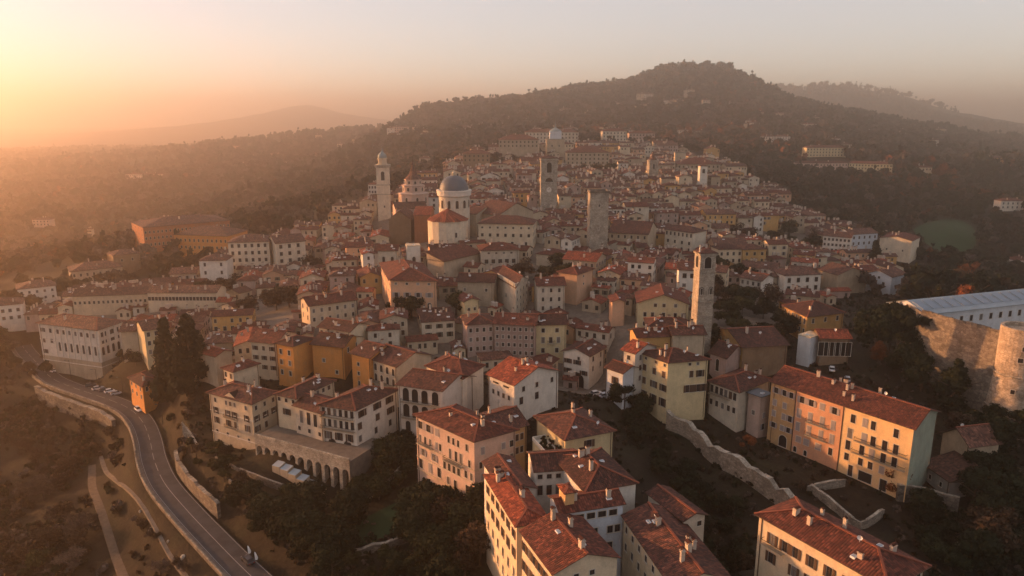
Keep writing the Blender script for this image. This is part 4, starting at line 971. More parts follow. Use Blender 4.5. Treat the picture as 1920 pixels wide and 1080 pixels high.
# ------------------------------------------------------------------ towers, church, castle
def sq(c, w, rot=0.0, wy=None):
    wy = wy or w; m = Matrix.Rotation(rot, 3, 'Z'); c = Vector((c.x, c.y, 0))
    return [c + m @ Vector((a * w / 2, b * wy / 2, 0)) for a, b in ((-1, -1), (1, -1), (1, 1), (-1, 1))]
def prism(mb, q, z0, z1, mi=0, cap=True, taper=1.0):
    c = sum(q, Vector()) / len(q); n_ = len(q)
    lo = [Vector((p.x, p.y, z0)) for p in q]; hi = [Vector((c.x + (p.x - c.x) * taper, c.y + (p.y - c.y) * taper, z1)) for p in q]
    for i in range(n_): mb.quad([lo[i], lo[(i + 1) % n_], hi[(i + 1) % n_], hi[i]], mi)
    if cap: mb.quad(hi, mi); mb.quad(lo[::-1], mi)
def arch_opening(parent, q, i, f, z, w, h, arched=True, name='opening'):
    a, b = q[i], q[(i + 1) % len(q)]; dd = b - a; p = a + dd * f; L = parent.location
    o = link(name, window_mesh(w, h, 'a' if arched else 'p'), parent, (p.x - L.x, p.y - L.y, z - L.z), math.atan2(dd.y, dd.x))
    link('pane', pane_mesh(max(w, 1.46), h, 'a') if arched else pane_mesh(w, h, 'p'), o); return o
def tower(name, label, c, w, zt, mat, rot, cap, openings, bands=(), cat='tower', capmat='tile_brown', sink=8, trim='stone_pale'):
    root = thing(name, label, cat, (c.x, c.y, c.z)); q = sq(c, w, rot)
    mb = MB(); prism(mb, q, c.z - sink, zt); part('shaft', mb, [M[mat]], root)
    for z, ex, th in bands:
        mb = MB(); prism(mb, sq(c, w + ex, rot), z, z + th); part('cornice', mb, [M[trim]], root)
    for (i, f, z, ow, oh, ar) in openings: arch_opening(root, q, i, f, z, ow, oh, ar)
    if cap == 'pyramid':
        mb, rg, zr, e = roof_mb(q, zt, 'hip', .32, .5); part('roof', mb, [M[capmat], M['timber']], root)
    return root, q

# slender white bell tower with lantern and small dome
c, zt = TOW['bell']
root, q = tower('bell_tower', 'slender white bell tower with a small onion dome, tallest on the western ridge', c, 7.4, zt - 3.0, 'ivory', .12, None,
                [(0, .5, zt - 9.5, 2.0, 4.2, True), (3, .5, zt - 9.5, 2.0, 4.2, True), (0, .55, zt - 27, .8, 1.2, False)], [(zt - 14.5, .7, .5), (zt - 4.2, 1.2, .8), (zt - 20, .4, .4), (zt - 3.2, 1.8, .5)], 'bell tower')
mb = MB(); mb.lathe((c.x, c.y, zt - 3.0), [(3.1, 0), (3.1, .8), (2.5, .9), (2.5, 3.6), (3.0, 3.7), (3.0, 4.3)], 8); part('lantern', mb, [M['sand']], root)
mb = MB(); mb.lathe((c.x, c.y, zt + 1.3), [(2.5, 0), (2.7, .8), (2.2, 2.0), (1.2, 3.0), (.5, 3.7), (.25, 4.6), (.35, 5.0), (.05, 5.4), (.05, 8.0)], 12); part('small_dome', mb, [M['copper']], root, smooth=True)
# plain stone tower
c, zt = TOW['gombito']
root, q = tower('medieval_tower', 'tall plain square stone tower without a roof in the middle of the town', c, 8.8, zt, 'stone_pale', .03, None, [(0, .5, zt - 6, .9, 1.2, False), (0, .5, zt - 17, .6, 1.0, False)], [], 'stone tower')
mb = MB()
for i in range(4):
    a, b = q[i], q[(i + 1) % 4]; mb.beam(Vector((a.x, a.y, zt)), Vector((b.x, b.y, zt)), .7, .9)
part('parapet', mb, [M['stone_dark']], root)
# clock tower
c, zt = TOW['clock']
root, q = tower('clock_tower', 'broad clock tower with an open belfry and round clock face', c, 9.6, zt, 'stone_pale', .02, 'pyramid',
                [(0, .5, zt - 6, 2.9, 4.6, True), (3, .5, zt - 6, 2.6, 4.6, True), (0, .5, zt - 13.6, 4.6, .1, True)], [(zt - 10.5, .8, .6), (zt - 1.2, 1.0, .7), (zt - 24, .5, .5)], 'clock tower')
a, b = q[0], q[1]; m_ = (a + b) / 2; dd = (b - a).normalized(); n_o = Vector((dd.y, -dd.x, 0)); cc = m_ + n_o * .12; zc = zt - 18.2
mb = MB(); ring = [cc + dd * (1.5 * math.cos(t)) + Vector((0, 0, zc + 1.5 * math.sin(t))) for t in [k * math.pi / 12 for k in range(24)]]
mb.quad(ring); clock = part('clock_face', mb, [M['white']], root)
mb = MB()
for ang_, ln in ((1.2, 1.2), (2.6, .85)):
    p2 = cc + n_o * .05 + dd * (ln * math.cos(ang_)) + Vector((0, 0, zc + ln * math.sin(ang_))); p1 = cc + n_o * .05 + Vector((0, 0, zc))
    s = Vector((0, 0, .09)) if abs(math.cos(ang_)) > .5 else dd * .09; mb.quad([p1 - s, p1 + s, p2 + s, p2 - s])
part('clock_hands', mb, [M['dark']], clock)
# belfry in front, sunlit edge
c, zt = TOW['belfry']
root, q = tower('belfry_tower', 'stone belfry tower with one glowing sunlit side, nearest of the towers', c, 5.1, zt, 'stone_pale', R(7), 'pyramid',
                [(0, .5, zt - 3.6, 2.2, 2.6, True), (3, .5, zt - 3.6, 2.2, 2.6, True), (1, .5, zt - 3.6, 2.2, 2.6, True), (0, .2, zt - 12.5, .7, 1.8, True), (0, .8, zt - 12.5, .7, 1.8, True)],
                [(zt - .7, .7, .5), (zt - 6.2, .4, .35), (zt - 16, .4, .35), (zt - 20.5, .3, .3)], 'bell tower')
mb = MB(); mb.lathe((c.x - 2.2, c.y - 1.6, zt), [(.35, 0), (.4, .3), (.22, .5), (.32, 1.2), (.26, 1.8), (.1, 1.95), (.2, 2.2), (.0, 2.5)], 8); mb.beam(Vector((c.x - 2.2, c.y - 1.6, zt + 1.5)), Vector((c.x - .9, c.y - 1.7, zt + 2.3)), .14, .16)
statue = tag(link('statue', mb.mesh('statue', [M['white']], True)), 'small white statue with a raised arm on the corner of the sunlit belfry tower', 'statue')
# farther towers
c, zt = TOW['camp']
root, q = tower('church_tower', 'small campanile with a pointed spire in the northern town', c, 7.0, zt, 'stone_pale', .1, None, [(0, .5, zt - 5, 1.6, 3.0, True), (0, .5, zt - 12, .8, 1.6, False)], [(zt - 1, .9, .6), (zt - 8.5, .6, .5)], 'bell tower')
mb = MB(); mb.lathe((c.x, c.y, zt), [(3.2, 0), (2.8, 1.0), (1.4, 2.6), (.4, 6.0), (.0, 7.2)], 8); part('spire', mb, [M['tile_old']], root)
c, zt = TOW['white']
root, q = tower('white_tower', 'small plain white tower with one dark belfry opening beside the convent', c, 5.4, zt, 'white', .05, 'pyramid', [(0, .5, zt - 4, 1.9, 2.2, True)], [], 'bell tower')
c, zt = TOW['squat']
root, q = tower('squat_tower', 'squat square tower rising behind the violet convent roof', c, 9.0, zt, 'sand', -.1, None, [(0, .5, zt - 5, .8, 1.2, False)], [(zt - .8, .5, .8)], 'tower')
c, zt = TOW['tan']
root, q = tower('tan_tower_house', 'tan tower house with a small tiled cap and three windows one above another', c, 7.6, zt, 'tan', .05, 'pyramid', [(0, .5, zt - 3.5, 1.0, 1.0, False), (0, .5, zt - 7.0, 1.0, 1.0, False), (0, .5, zt - 11.4, 2.0, 1.8, False), (0, .5, zt - 15.5, 1.8, 1.6, False)], [], 'tower')
c, zt = TOW['cita']
root, q = tower('citadel_tower', 'broad citadel tower carrying a pale copper belvedere with a needle', c, 16.0, zt, 'tan', .0, None, [(0, .3, zt - 6, 1.2, 1.6, False), (0, .7, zt - 6, 1.2, 1.6, False)], [(zt - .8, .8, .8)], 'tower')
mb = MB(); prism(mb, sq(c, 10.5), zt, zt + 6.5); b_ = part('belvedere', mb, [M['blue_white']], root)
mb = MB(); mb.lathe((c.x, c.y, zt + 6.5), [(5.6, 0), (4.6, 1.2), (2.0, 2.6), (.8, 3.4), (.5, 6.0), (.1, 7.0), (.08, 12)], 12); part('cap', mb, [M['copper']], root)

# domed church
c = DOME_C; zb = 37.0
dz = lambda y, t=372: T(852, y, t).z
root = thing('cathedral', 'church with a dark lead dome on a white drum and a round white apse', 'church', (c.x, c.y, zb))
zc = dz(362); zk = dz(355)
mb = MB(); mb.lathe((c.x, c.y, 0), [(7.8, zb), (7.8, zc)], 24); dr = part('drum', mb, [M['ivory']], root)
mb = MB(); mb.lathe((c.x, c.y, 0), [(7.8, zc - 1.2), (8.6, zc - .7), (8.7, zc + 1.2), (8.9, zc + 1.3), (8.9, zc + 2.0), (7.6, zc + 2.0)], 24); part('cornice', mb, [M['white']], root)
mb = MB(); mb.lathe((c.x, c.y, zc + 2.0), [(7.3, 0), (7.2, 1.2), (6.7, 2.9), (5.7, 4.6), (4.3, 5.9), (2.5, 6.8), (.9, 7.1)], 24); part('dome', mb, [M['lead']], root, smooth=True)
mb = MB(); mb.lathe((c.x, c.y, zc + 8.9), [(.9, 0), (.9, 1.3), (1.1, 1.4), (.7, 2.0), (.25, 2.3), (.3, 2.7), (.0, 3.0)], 10); part('lantern', mb, [M['sand']], root)
for k in range(12):
    a = R(-165 + k * 30); p = Vector((c.x + 7.85 * math.cos(a), c.y + 7.85 * math.sin(a)))if False else Vector((c.x + 7.78 * math.cos(a), c.y + 7.78 * math.sin(a), 0))
    o = link('window', window_mesh(1.5, 3.2, 'a'), dr, (p.x - c.x, p.y - c.y, zc - 5.2 - zb), a + math.pi / 2); link('pane', pane_mesh(1.5, 3.2, 'a'), o)
ca = T(840, 430, 352); za = T(840, 413, 348).z
mb = MB(); mb.lathe((ca.x, ca.y, 0), [(9.6, zb - 3), (9.6, za)], 10, a0=R(-200), arc=R(220)); mb.lathe((ca.x, ca.y, 0), [(9.8, za - .5), (9.8, za)], 10, a0=R(-200), arc=R(220)); ap = part('apse_wall', mb, [M['ivory']], root)
mb = MB(); mb.lathe((ca.x, ca.y, 0), [(10.3, za), (.2, za + 5.2)], 10, a0=R(-200), arc=R(360)); part('apse_roof', mb, [M['tile_bright']], root)
o = link('window', window_mesh(1.0, 1.8, 'a'), ap, (ca.x + 9.65 * math.cos(R(-62)) - c.x, ca.y + 9.65 * math.sin(R(-62)) - c.y, za - 6.5 - zb), R(28)); link('pane', pane_mesh(1.0, 1.8, 'a'), o)
def annex(p0, p1, depth, ze, zb_, wc, rc, kind, pitch=.4):
    a, b = Vector((p0.x, p0.y, 0)), Vector((p1.x, p1.y, 0)); d = (b - a).normalized(); n_ = Vector((-d.y, d.x, 0)); q = [a, b, b + n_ * depth, a + n_ * depth]
    mb = MB()
    for i in range(4):
        A, B = q[i], q[(i + 1) % 4]; za_ = [Vector((A.x, A.y, zb_)), Vector((B.x, B.y, zb_)), Vector((B.x, B.y, ze))]
        if kind != 'hip' and ((i in (1, 3)) == (kind == 'gable0')): m_ = (A + B) / 2; za_.append(Vector((m_.x, m_.y, ze + (B - A).length / 2 * pitch)))
        za_.append(Vector((A.x, A.y, ze))); mb.quad(za_)
    part('wall', mb, [M[wc]], root)
    rb = roof_mb(q, ze, kind, pitch, .4)[0]; part('roof', rb, [M[rc], M['timber']], root)
annex(P(776, 404, 50), P(806, 404, 50), 22, 50, 34, 'rust', 'tile_bright', 'gable0', .3)
annex(P(868, 400, 50.5), P(893, 402, 50.5), 18, 50.5, 34, 'tan', 'tile_brown', 'gable0', .3)
# basilica with a conical lantern tower
cb, zsp = spot(775, 352, 415, 38)
root = thing('basilica', 'brown basilica with a tiered lantern tower ending in a pointed cone', 'church', (cb.x, cb.y, 38))
mb = MB(); mb.lathe((cb.x, cb.y, 0), [(8.5, 34), (8.5, zsp - 3.6), (8.9, zsp - 3.4), (8.9, zsp - 2.8), (6.2, zsp - 2.3), (6.2, zsp + 1.0), (6.6, zsp + 1.2), (6.6, zsp + 1.6), (4.8, zsp + 1.9), (4.8, zsp + 4.3), (5.2, zsp + 4.5), (5.2, zsp + 4.9)], 8); ln = part('lantern_tower', mb, [M['pink']], root)
mb = MB(); mb.lathe((cb.x, cb.y, zsp + 4.9), [(4.9, 0), (2.6, 2.4), (1.5, 4.6), (.5, 8.2), (.08, 10.6), (.04, 12)], 8); part('cone', mb, [M['tile_old']], root)
for k in range(8):
    for rr, z_, w2, h2 in ((7.9, zsp - 7.0, 1.3, 2.8), (5.75, zsp - .9, 1.5, 1.3), (4.45, zsp + 2.9, 1.2, 1.0)):
        a = R(-157.5 + 45 * k); o = link('window', window_mesh(w2, h2, 'a'), ln, (rr * math.cos(a), rr * math.sin(a), z_ - 38), a + math.pi / 2); link('pane', pane_mesh(w2, h2, 'a'), o)
annex(P(729, 412, 47), P(770, 412, 47), 20, 47, 34, 'brown', 'tile_old', 'gable1', .75)
annex(P(742, 392, 50), P(800, 390, 50), 14, 50, 36, 'pink', 'tile_old', 'gable0', .4)

# fortress: bastion wall, round tower, long pale roofed armoury
root = thing('fortress', 'fortress of rough stone, high bastion wall joining a round corner tower', 'fortress', tuple(P(1800, 690, 26)))
w0, w1 = P(1728, 585, CAST_Z), P(1880, 626, CAST_Z); back = P(1720, 581, CAST_Z)
nW = 14
mb = MB(); pts = [w0 + (w1 - w0) * (k / nW) for k in range(nW + 1)]
dW = (w1 - w0).normalized(); nO = Vector((dW.y, -dW.x, 0))
for k in range(nW):
    a, b = pts[k], pts[k + 1]; jz = lambda s: Vector((0, 0, random.uniform(-.25, .25)))
    zlo = 14
    o0, o1 = nO * 2.6, nO * 2.6
    mb.quad([Vector((a.x, a.y, 0)) + o0 + Vector((0, 0, zlo)), Vector((b.x, b.y, 0)) + o1 + Vector((0, 0, zlo)), b, a])
    mb.quad([a, b, b - nO * 1.6, a - nO * 1.6])
lw = w0 + Vector((1.0, 12, 0)); lo_ = lambda p, e=0: Vector((p.x, p.y, 14))
mb.quad([lo_(w0 + nO * 2.6) + Vector((-2, 1, 0)), lo_(w0 + nO * 2.6), w0, lw + Vector((0, 0, 0))]); mb.quad([lo_(lw) + Vector((-2, 0, 0)), lo_(w0 + nO * 2.6) + Vector((-2, 1, 0)), w0, lw])
part('bastion_wall', mb, [M['castle']], root)
mb = MB()
for k in range(nW):
    a, b = pts[k], pts[k + 1]; mb.beam(a + (b - a) * .04 - nO * .3, b - (b - a) * .04 - nO * .3, .7, random.uniform(.5, .95))
part('parapet', mb, [M['stone_dark']], root)
tc = P(1921, 612, 43.7)
rt = thing('round_tower', 'round stone corner tower of the fortress with a sunlit flank at the right frame edge', 'tower', (tc.x, tc.y, 22))
mb = MB(); mb.lathe((tc.x, tc.y, 0), [(7.2, 12), (6.3, 24), (5.6, 30.4)], 32); part('battered_base', mb, [M['tower_stone']], rt, smooth=True)
mb = MB(); mb.lathe((tc.x, tc.y, 0), [(5.75, 30.2), (5.9, 30.5), (5.75, 30.8)], 32); part('string_course', mb, [M['stone_pale']], rt)
mb = MB(); mb.lathe((tc.x, tc.y, 0), [(5.6, 30.6), (5.45, 43.7), (4.6, 43.7), (4.6, 42.6), (0.01, 42.6)], 32); part('shaft', mb, [M['tower_stone']], rt, smooth=False)
for a, z, w2, h2 in ((-118, 38.6, .8, 1.2), (-122, 35.4, 1.2, 1.3), (-128, 26.5, 1.0, 1.2)):
    a = R(a); rr = 5.55 if z > 31 else 6.3
    o = link('opening', window_mesh(w2, h2, 'p'), rt, (rr * math.cos(a), rr * math.sin(a), z - 22), a + math.pi / 2); link('pane', pane_mesh(w2, h2, 'p'), o)
a, b = P(1737, 589, 39.5), P(1990, 562, 39.5); d = (b - a).normalized(); n_ = Vector((-d.y, d.x, 0)); q = [a, b, b + n_ * 15, a + n_ * 15]
root = thing('armoury', 'long low building with a pale bluish metal roof on top of the fortress', 'building', ((a.x + b.x) / 2, (a.y + b.y) / 2, 33))
mb = MB()
for i in range(4):
    A, B = q[i], q[(i + 1) % 4]; L_ = [Vector((A.x, A.y, 30)), Vector((B.x, B.y, 30)), Vector((B.x, B.y, 39.5))]
    if i in (1, 3): m_ = (A + B) / 2; L_.append(Vector((m_.x, m_.y, 42.2)))
    L_.append(Vector((A.x, A.y, 39.5))); mb.quad(L_)
part('wall', mb, [M['blue_white']], root)
rb, rg, zr, e = roof_mb(q, 39.5, 'gable0', .34, .5)
for m_ in range(len(rb.m)): rb.m[m_] = rb.m[m_]
rf = part('roof', rb, [M['bluish'], M['bluish']], root)
LL = (b - a).length
for k in range(int(LL / 4.2)):      # glazed roof panels and wall windows
    p = a + d * (2.2 + 4.2 * k); pm = MB()
    s0, s1 = p + n_ * 1.6, p + n_ * 6.4
    z0_, z1_ = 39.5 + .12 + (1.6 + .5) * .34, 39.5 + .12 + (6.4 + .5) * .34
    A0, B0 = Vector((s0.x, s0.y, z0_)), Vector((s1.x, s1.y, z1_)); up = Vector((0, 0, .1))
    pm.quad([A0 - d * 1.7 + up, A0 + d * 1.7 + up, B0 + d * 1.7 + up, B0 - d * 1.7 + up])
    for s in (-1.75, 1.65): pm.beam(A0 + d * s, B0 + d * s, .12, .2, 1)
    part('roof_panel', pm, [M['roof_glazing'], M['bluish']], rf)
    o = link('window', window_mesh(1.2, 1.9, 'p'), root, (p.x - root.location.x, p.y - root.location.y, 36.6 - 33), math.atan2(d.y, d.x)); link('pane', pane_mesh(1.2, 1.9, 'p'), o)

# ------------------------------------------------------------------ the convent: one building of joined wings round two courts
ZE = 28.0
cen = P(1090, 930, ZE)
root = thing('convent', 'large convent of joined wings with dark roofs round two small courts', 'convent', (cen.x, cen.y, 9))
croot = root
def wing(px4, ze, zb, wc, rc, kind, wins, pitch=.36, ov=.5, ch=0, shut='shut_brown', mats=None):
    """footprint from eave corners in the photograph, ccw seen from above"""
    q = [P(x, y, ze) for x, y in px4]
    q = [Vector((p.x, p.y, 0)) for p in q]
    # straighten to a rectangle round the first edge
    u = (q[1] - q[0]); L = u.length; u.normalize(); v = Vector((-u.y, u.x, 0)); dep = max((q[2] - q[1]).dot(v), (q[3] - q[0]).dot(v), 3)
    q = [q[0], q[0] + u * L, q[0] + u * L + v * dep, q[0] + v * dep]
    mb = MB()
    for i in range(4):
        A, B = q[i], q[(i + 1) % 4]; z_ = [Vector((A.x, A.y, zb - 3)), Vector((B.x, B.y, zb - 3)), Vector((B.x, B.y, ze))]
        if kind in ('gable0', 'gable1') and ((i in (1, 3)) == (kind == 'gable0')): m_ = (A + B) / 2; z_.append(Vector((m_.x, m_.y, ze + (B - A).length / 2 * pitch + .1)))
        z_.append(Vector((A.x, A.y, ze))); mb.quad(z_)
    w_o = part('wall', mb, [M[wc]], croot)
    rb, rg, zr, e = roof_mb(q, ze, kind, pitch, ov); r_o = part('roof', rb, [M[rc], M['timber']], croot)
    if rg:
        rm = MB()
        for a, b in rg: rm.beam(a - Vector((0, 0, .06)), b - Vector((0, 0, .06)), .42, .2)
        part('ridge_tiles', rm, [M['ridge']], r_o, stuff=True)
    L_ = croot.location
    for i, rws in wins.items():
        A, B = q[i], q[(i + 1) % 4]; az = math.atan2((B - A).y, (B - A).x)
        for dep_, n_, w, hh, st in rws:
            fr = n_ if isinstance(n_, list) else [(k + .5) / n_ for k in range(n_)]
            for f in fr:
                p = A + (B - A) * f
                o = link('window', window_mesh(w, hh, st), croot, (p.x - L_.x, p.y - L_.y, ze - dep_ - L_.z), az); link('pane', pane_mesh(w, hh, st), o)
                if st == 'o':
                    for s in (-1, 1): link('shutter', shutter_mesh(w * .5, hh, shut), o, (s * w * .78, 0, 0))
    for k in range(ch):
        fu, fv = random.uniform(.1, .9), random.uniform(.2, .8); p = q[0] + (q[1] - q[0]) * fu + (q[3] - q[0]) * fv
        d_ = min((1e9 if kind == 'gable1' else min(fv, 1 - fv) * (q[3] - q[0]).length), (1e9 if kind == 'gable0' else min(fu, 1 - fu) * (q[1] - q[0]).length))
        link('chimney' if k % 2 == 0 else 'skylight', chimney_mesh(k % 3) if k % 2 == 0 else skylight_mesh(), croot, (p.x - L_.x, p.y - L_.y, ze + d_ * pitch + .2 - L_.z), math.atan2((q[1] - q[0]).y, (q[1] - q[0]).x))
    return q
sidew = [(2.4, 6, 1.0, 1.7, 'o'), (6.2, 6, 1.0, 2.0, 'o'), (10.4, 6, 1.0, 1.8, 'p'), (14.2, 6, 1.0, 1.8, 'p')]
# west wing, far half (bright roof), then near half with the gable
wing([(911, 892), (969, 986), (1001, 948), (952, 868)], ZE, 9, 'cream', 'tile_bright', 'hip', {0: sidew}, ch=3)
wing([(979, 997), (1038, 1075), (1154, 1042), (1060, 940)], ZE, 9, 'cream', 'tile_red', 'gable0', {0: sidew, 1: [(1.6, [.35, .6], .9, .9, 'p'), (3.4, [.55], .8, .9, 'p'), (6.0, [.3, .7], 1.0, 1.5, 'p')]}, ch=5)
# north wing between, big east roof, south cross wing, east wing
wing([(1004, 884), (1090, 878), (1084, 842), (1010, 858)], ZE + .5, 9, 'white', 'tile_brown', 'gable0', {0: [(1.3, 5, 1.0, 1.0, 'p'), (4.4, 5, 1.1, 2.2, 'p')]}, ch=0)
wing([(948, 925), (1004, 915), (1010, 850), (960, 862)], ZE - .2, 9, 'white', 'tile_brown', 'gable1', {}, ch=3)
wing([(1098, 922), (1192, 905), (1150, 838), (1072, 858)], ZE + 1.2, 9, 'white', 'tile_brown', 'hip', {0: []}, pitch=.34, ch=6)
wing([(1052, 962), (1168, 944), (1150, 915), (1040, 930)], ZE + .3, 9, 'blue_white', 'tile_red', 'gable0', {0: [(1.5, [.3, .48, .66, .84], 1.6, 1.2, 'p'), (5.0, [.55, .8, .92], 1.1, 1.5, 'p'), (8.6, [.3, .55, .8], 1.1, 1.8, 'p')]}, ch=3)
wing([(1170, 968), (1262, 1100), (1330, 1060), (1240, 930)], ZE - 1.8, 8, 'cream', 'tile_brown', 'gable0', {0: [(2.0, 7, .9, 1.3, 'p'), (5.6, 7, .9, 1.5, 'p')]}, ch=9)
wing([(1216, 925), (1282, 976), (1300, 955), (1240, 905)], ZE - .8, 8, 'ivory', 'tile_brown', 'gable0', {1: [(1.5, [.75], 1.0, 1.0, 'p')]}, ch=0)
# stair turret and blank tower between the courts
def cblock(px4, ze, zb, wc, rc='tile_bright', kind='hip'): wing(px4, ze, zb, wc, rc, kind, {}, ch=0, ov=.35)
cblock([(1060, 925), (1077, 922), (1075, 908), (1058, 912)], ZE + 3.5, 14, 'apricot')
# terrace of the pale yellow house
root = thing('roof_terrace', 'white roof terrace crowded with potted plants in front of the pale yellow house', 'terrace', tuple(P(1028, 850, 24)))
a, b = P(1026, 856, 25.2), P(1062, 850, 25.2); d = (b - a).normalized(); n_ = Vector((-d.y, d.x, 0)); q = [a, b, b + n_ * 9, a + n_ * 9]; q = [Vector((p.x, p.y, 0)) for p in q]
mb = MB(); prism(mb, q, 10, 25.2); part('terrace_wall', mb, [M['pale_yellow']], root)
mb = MB(); prism(mb, sq(sum(q, Vector()) / 4, .1), 25.2, 25.21)
mb = MB(); mb.quad([Vector((p.x, p.y, 25.21)) for p in q]); part('floor', mb, [M['white']], root)
mb = MB()
for i in range(4): A, B = q[i], q[(i + 1) % 4]; mb.beam(Vector((A.x, A.y, 25.2)), Vector((B.x, B.y, 25.2)), .2, .9)
part('parapet', mb, [M['white']], root)
TERR = (q, 25.22)

# ------------------------------------------------------------------ stone walls
def stone_wall(label, line, h, w, mat='stone', cat='wall', rag=.35, drop=2.5, posts=0):
    line = smooth_line(line, 2.2); c = line[len(line) // 2]
    root = thing('stone_wall', label, cat, tuple(c)); mb = MB(); rs = random.Random(len(line))
    pr = None; hh = [h + rs.uniform(-rag, rag) for _ in line]
    for i, p in enumerate(line):
        d = line[min(i + 1, len(line) - 1)] - line[max(i - 1, 0)]; d.z = 0; d.normalize(); n_ = Vector((d.y, -d.x, 0)) * (w / 2)
        cur = [p - n_ - Vector((0, 0, drop)), p + n_ - Vector((0, 0, drop)), p + n_ * .9 + Vector((0, 0, hh[i])), p - n_ * .9 + Vector((0, 0, hh[i]))]
        if pr: 
            for k in range(4): mb.quad([pr[k], cur[k], cur[(k + 1) % 4], pr[(k + 1) % 4]])
        else: mb.quad(cur[::-1])
        pr = cur
    mb.quad(pr); part('masonry', mb, [M[mat]], root)
    mb = MB()
    for i in range(0, len(line) - 1): 
        if rs.random() < .85: mb.beam(line[i] + Vector((0, 0, hh[i] - .02)), line[i + 1] + Vector((0, 0, hh[i + 1] - .02)), w * 1.1, .18)
    if mb.f: part('coping', mb, [M['stone_pale' if mat != 'stone_dark' else 'stone']], root, stuff=True)
    return root
def gl(pxs, zg):
    out = []
    for x, y in pxs:
        p = P(x, y, zg)
        for _ in range(3): p = P(x, y, H(p.x, p.y))
        out.append(p)
    return out
stone_wall('long high ravine wall of pale rubble curving below the gardens of the sunlit palace', gl([(1250, 800), (1292, 822), (1330, 862), (1375, 888), (1428, 925), (1470, 955), (1520, 990), (1580, 1030)], 12), 4.6, 1.5, 'stone', rag=.8, drop=8)
stone_wall('garden wall turning a corner in front of the cream part of the palace', gl([(1520, 922), (1570, 962), (1612, 992), (1655, 968)], 10), 2.0, .6)
stone_wall('short garden wall running up to the foot of the long palace', gl([(1513, 925), (1545, 918), (1583, 912)], 10), 1.8, .6)
stone_wall('rough retaining wall in the shade right of the long palace', gl([(1680, 938), (1740, 945), (1795, 962)], 9), 4.0, .9, 'stone_dark')
stone_wall('buttressed retaining wall beside the road below the terraced garden', gl([(332, 868), (336, 888), (358, 918), (388, 950), (412, 972)], 3), 4.2, 1.0, 'stone_dark', rag=.3, drop=4)
def offset_line(line, off, step, i0=3, i1=2):
    out = []
    for i in range(i0, len(line) - i1, step):
        d = line[i + 1] - line[i - 1]; d.z = 0; d.normalize(); out.append(line[i] + Vector((d.y, -d.x, 0)) * off)
    return out
RB = [p for p in offset_line([q for q in road if 95 < proj(q)[0] < 262], 7.2, 2, 1, 1)]
for p in RB: p.z = -.9
stone_wall('tall rough retaining wall under the outer edge of the road bend', RB, .6, 1.4, 'stone_dark', rag=.35, drop=11)
stone_wall('low outer parapet following the whole road', offset_line(road, 4.65, 4), .6, .35, 'stone_dark', rag=.08, drop=1.2)
stone_wall('pale ruined bastion stub in the shade under the round tower', gl([(1842, 800), (1862, 808), (1886, 816)], 15), 7.5, 3.0, 'stone_dark', rag=1.2, drop=4)
stone_wall('ruined garden wall with thin posts above the dark hollow', gl([(660, 1045), (700, 1035), (745, 1022), (790, 1006)], 4), 1.8, .8, 'stone_dark', rag=.5)
stone_wall('short garden wall stub beside the yellow and cream villa', gl([(342, 800), (360, 822), (372, 842)], 4), 1.2, .5)
stone_wall('low garden wall stepping down through the villa garden, upper one', gl([(405, 862), (450, 884), (505, 905), (560, 925)], 5), .8, .45, 'stone_dark', rag=.1)
stone_wall('low garden wall stepping down through the villa garden, lower one', gl([(430, 905), (500, 940), (560, 955), (620, 950)], 4), .8, .45, 'stone_dark', rag=.1)
stone_wall('low wall climbing diagonally through the palazzo garden', gl([(690, 940), (725, 908), (752, 878)], 6), .8, .4, 'stone', rag=.1)
# arcaded terrace below the villas
a, b = P(477, 818, 14.5), P(655, 866, 14.5); d = (b - a).normalized(); n_o = Vector((d.y, -d.x, 0)); L = (b - a).length; zb_ = 7.2
root = thing('arcaded_terrace', 'long stone terrace wall with a row of dark arches below the villas', 'terrace', ((a.x + b.x) / 2, (a.y + b.y) / 2, zb_))
nb = 11; bw = L / nb
for k in range(nb):
    mb = MB(); x0, x1 = bw * k, bw * (k + 1); cx = (x0 + x1) / 2; r_ = bw * .33; zs = 11.0; zt_ = 14.5
    W3 = lambda x, z, y=0.0: Vector((a.x, a.y, 0)) + d * x + n_o * y + Vector((0, 0, z))
    arc = [(cx - r_ * math.cos(t), zs + r_ * math.sin(t)) for t in [math.pi * j / 8 for j in range(9)]]
    mb.quad([W3(x0, zb_ - 3), W3(cx - r_, zb_ - 3), W3(cx - r_, zs), W3(x0, zs)]); mb.quad([W3(cx + r_, zb_ - 3), W3(x1, zb_ - 3), W3(x1, zs), W3(cx + r_, zs)])
    for j in range(8):
        (xa, za_), (xb, zb2) = arc[j], arc[j + 1]
        mb.quad([W3(xa, za_), W3(xb, zb2), W3(xb, zt_), W3(xa, zt_)])
        mb.quad([W3(xa, za_), W3(xa, za_, -1.6), W3(xb, zb2, -1.6), W3(xb, zb2)])
    mb.quad([W3(x0, zs), W3(cx - r_, zs), W3(cx - r_, zt_), W3(x0, zt_)]); mb.quad([W3(cx + r_, zs), W3(x1, zs), W3(x1, zt_), W3(cx + r_, zt_)])
    for x_ in (cx - r_, cx + r_): mb.quad([W3(x_, zb_ - 3), W3(x_, zb_ - 3, -1.6), W3(x_, zs, -1.6), W3(x_, zs)])
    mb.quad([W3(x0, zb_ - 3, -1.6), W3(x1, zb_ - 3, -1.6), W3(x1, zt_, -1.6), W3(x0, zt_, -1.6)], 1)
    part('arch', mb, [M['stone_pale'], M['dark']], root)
mb = MB(); mb.quad([W3(0, 14.5), W3(L, 14.5), W3(L, 14.5, -14), W3(0, 14.5, -14)]); mb.quad([W3(L, 5), W3(L, 5, -14), W3(L, 14.5, -14), W3(L, 14.5)]); part('terrace_floor', mb, [M['paving']], root)
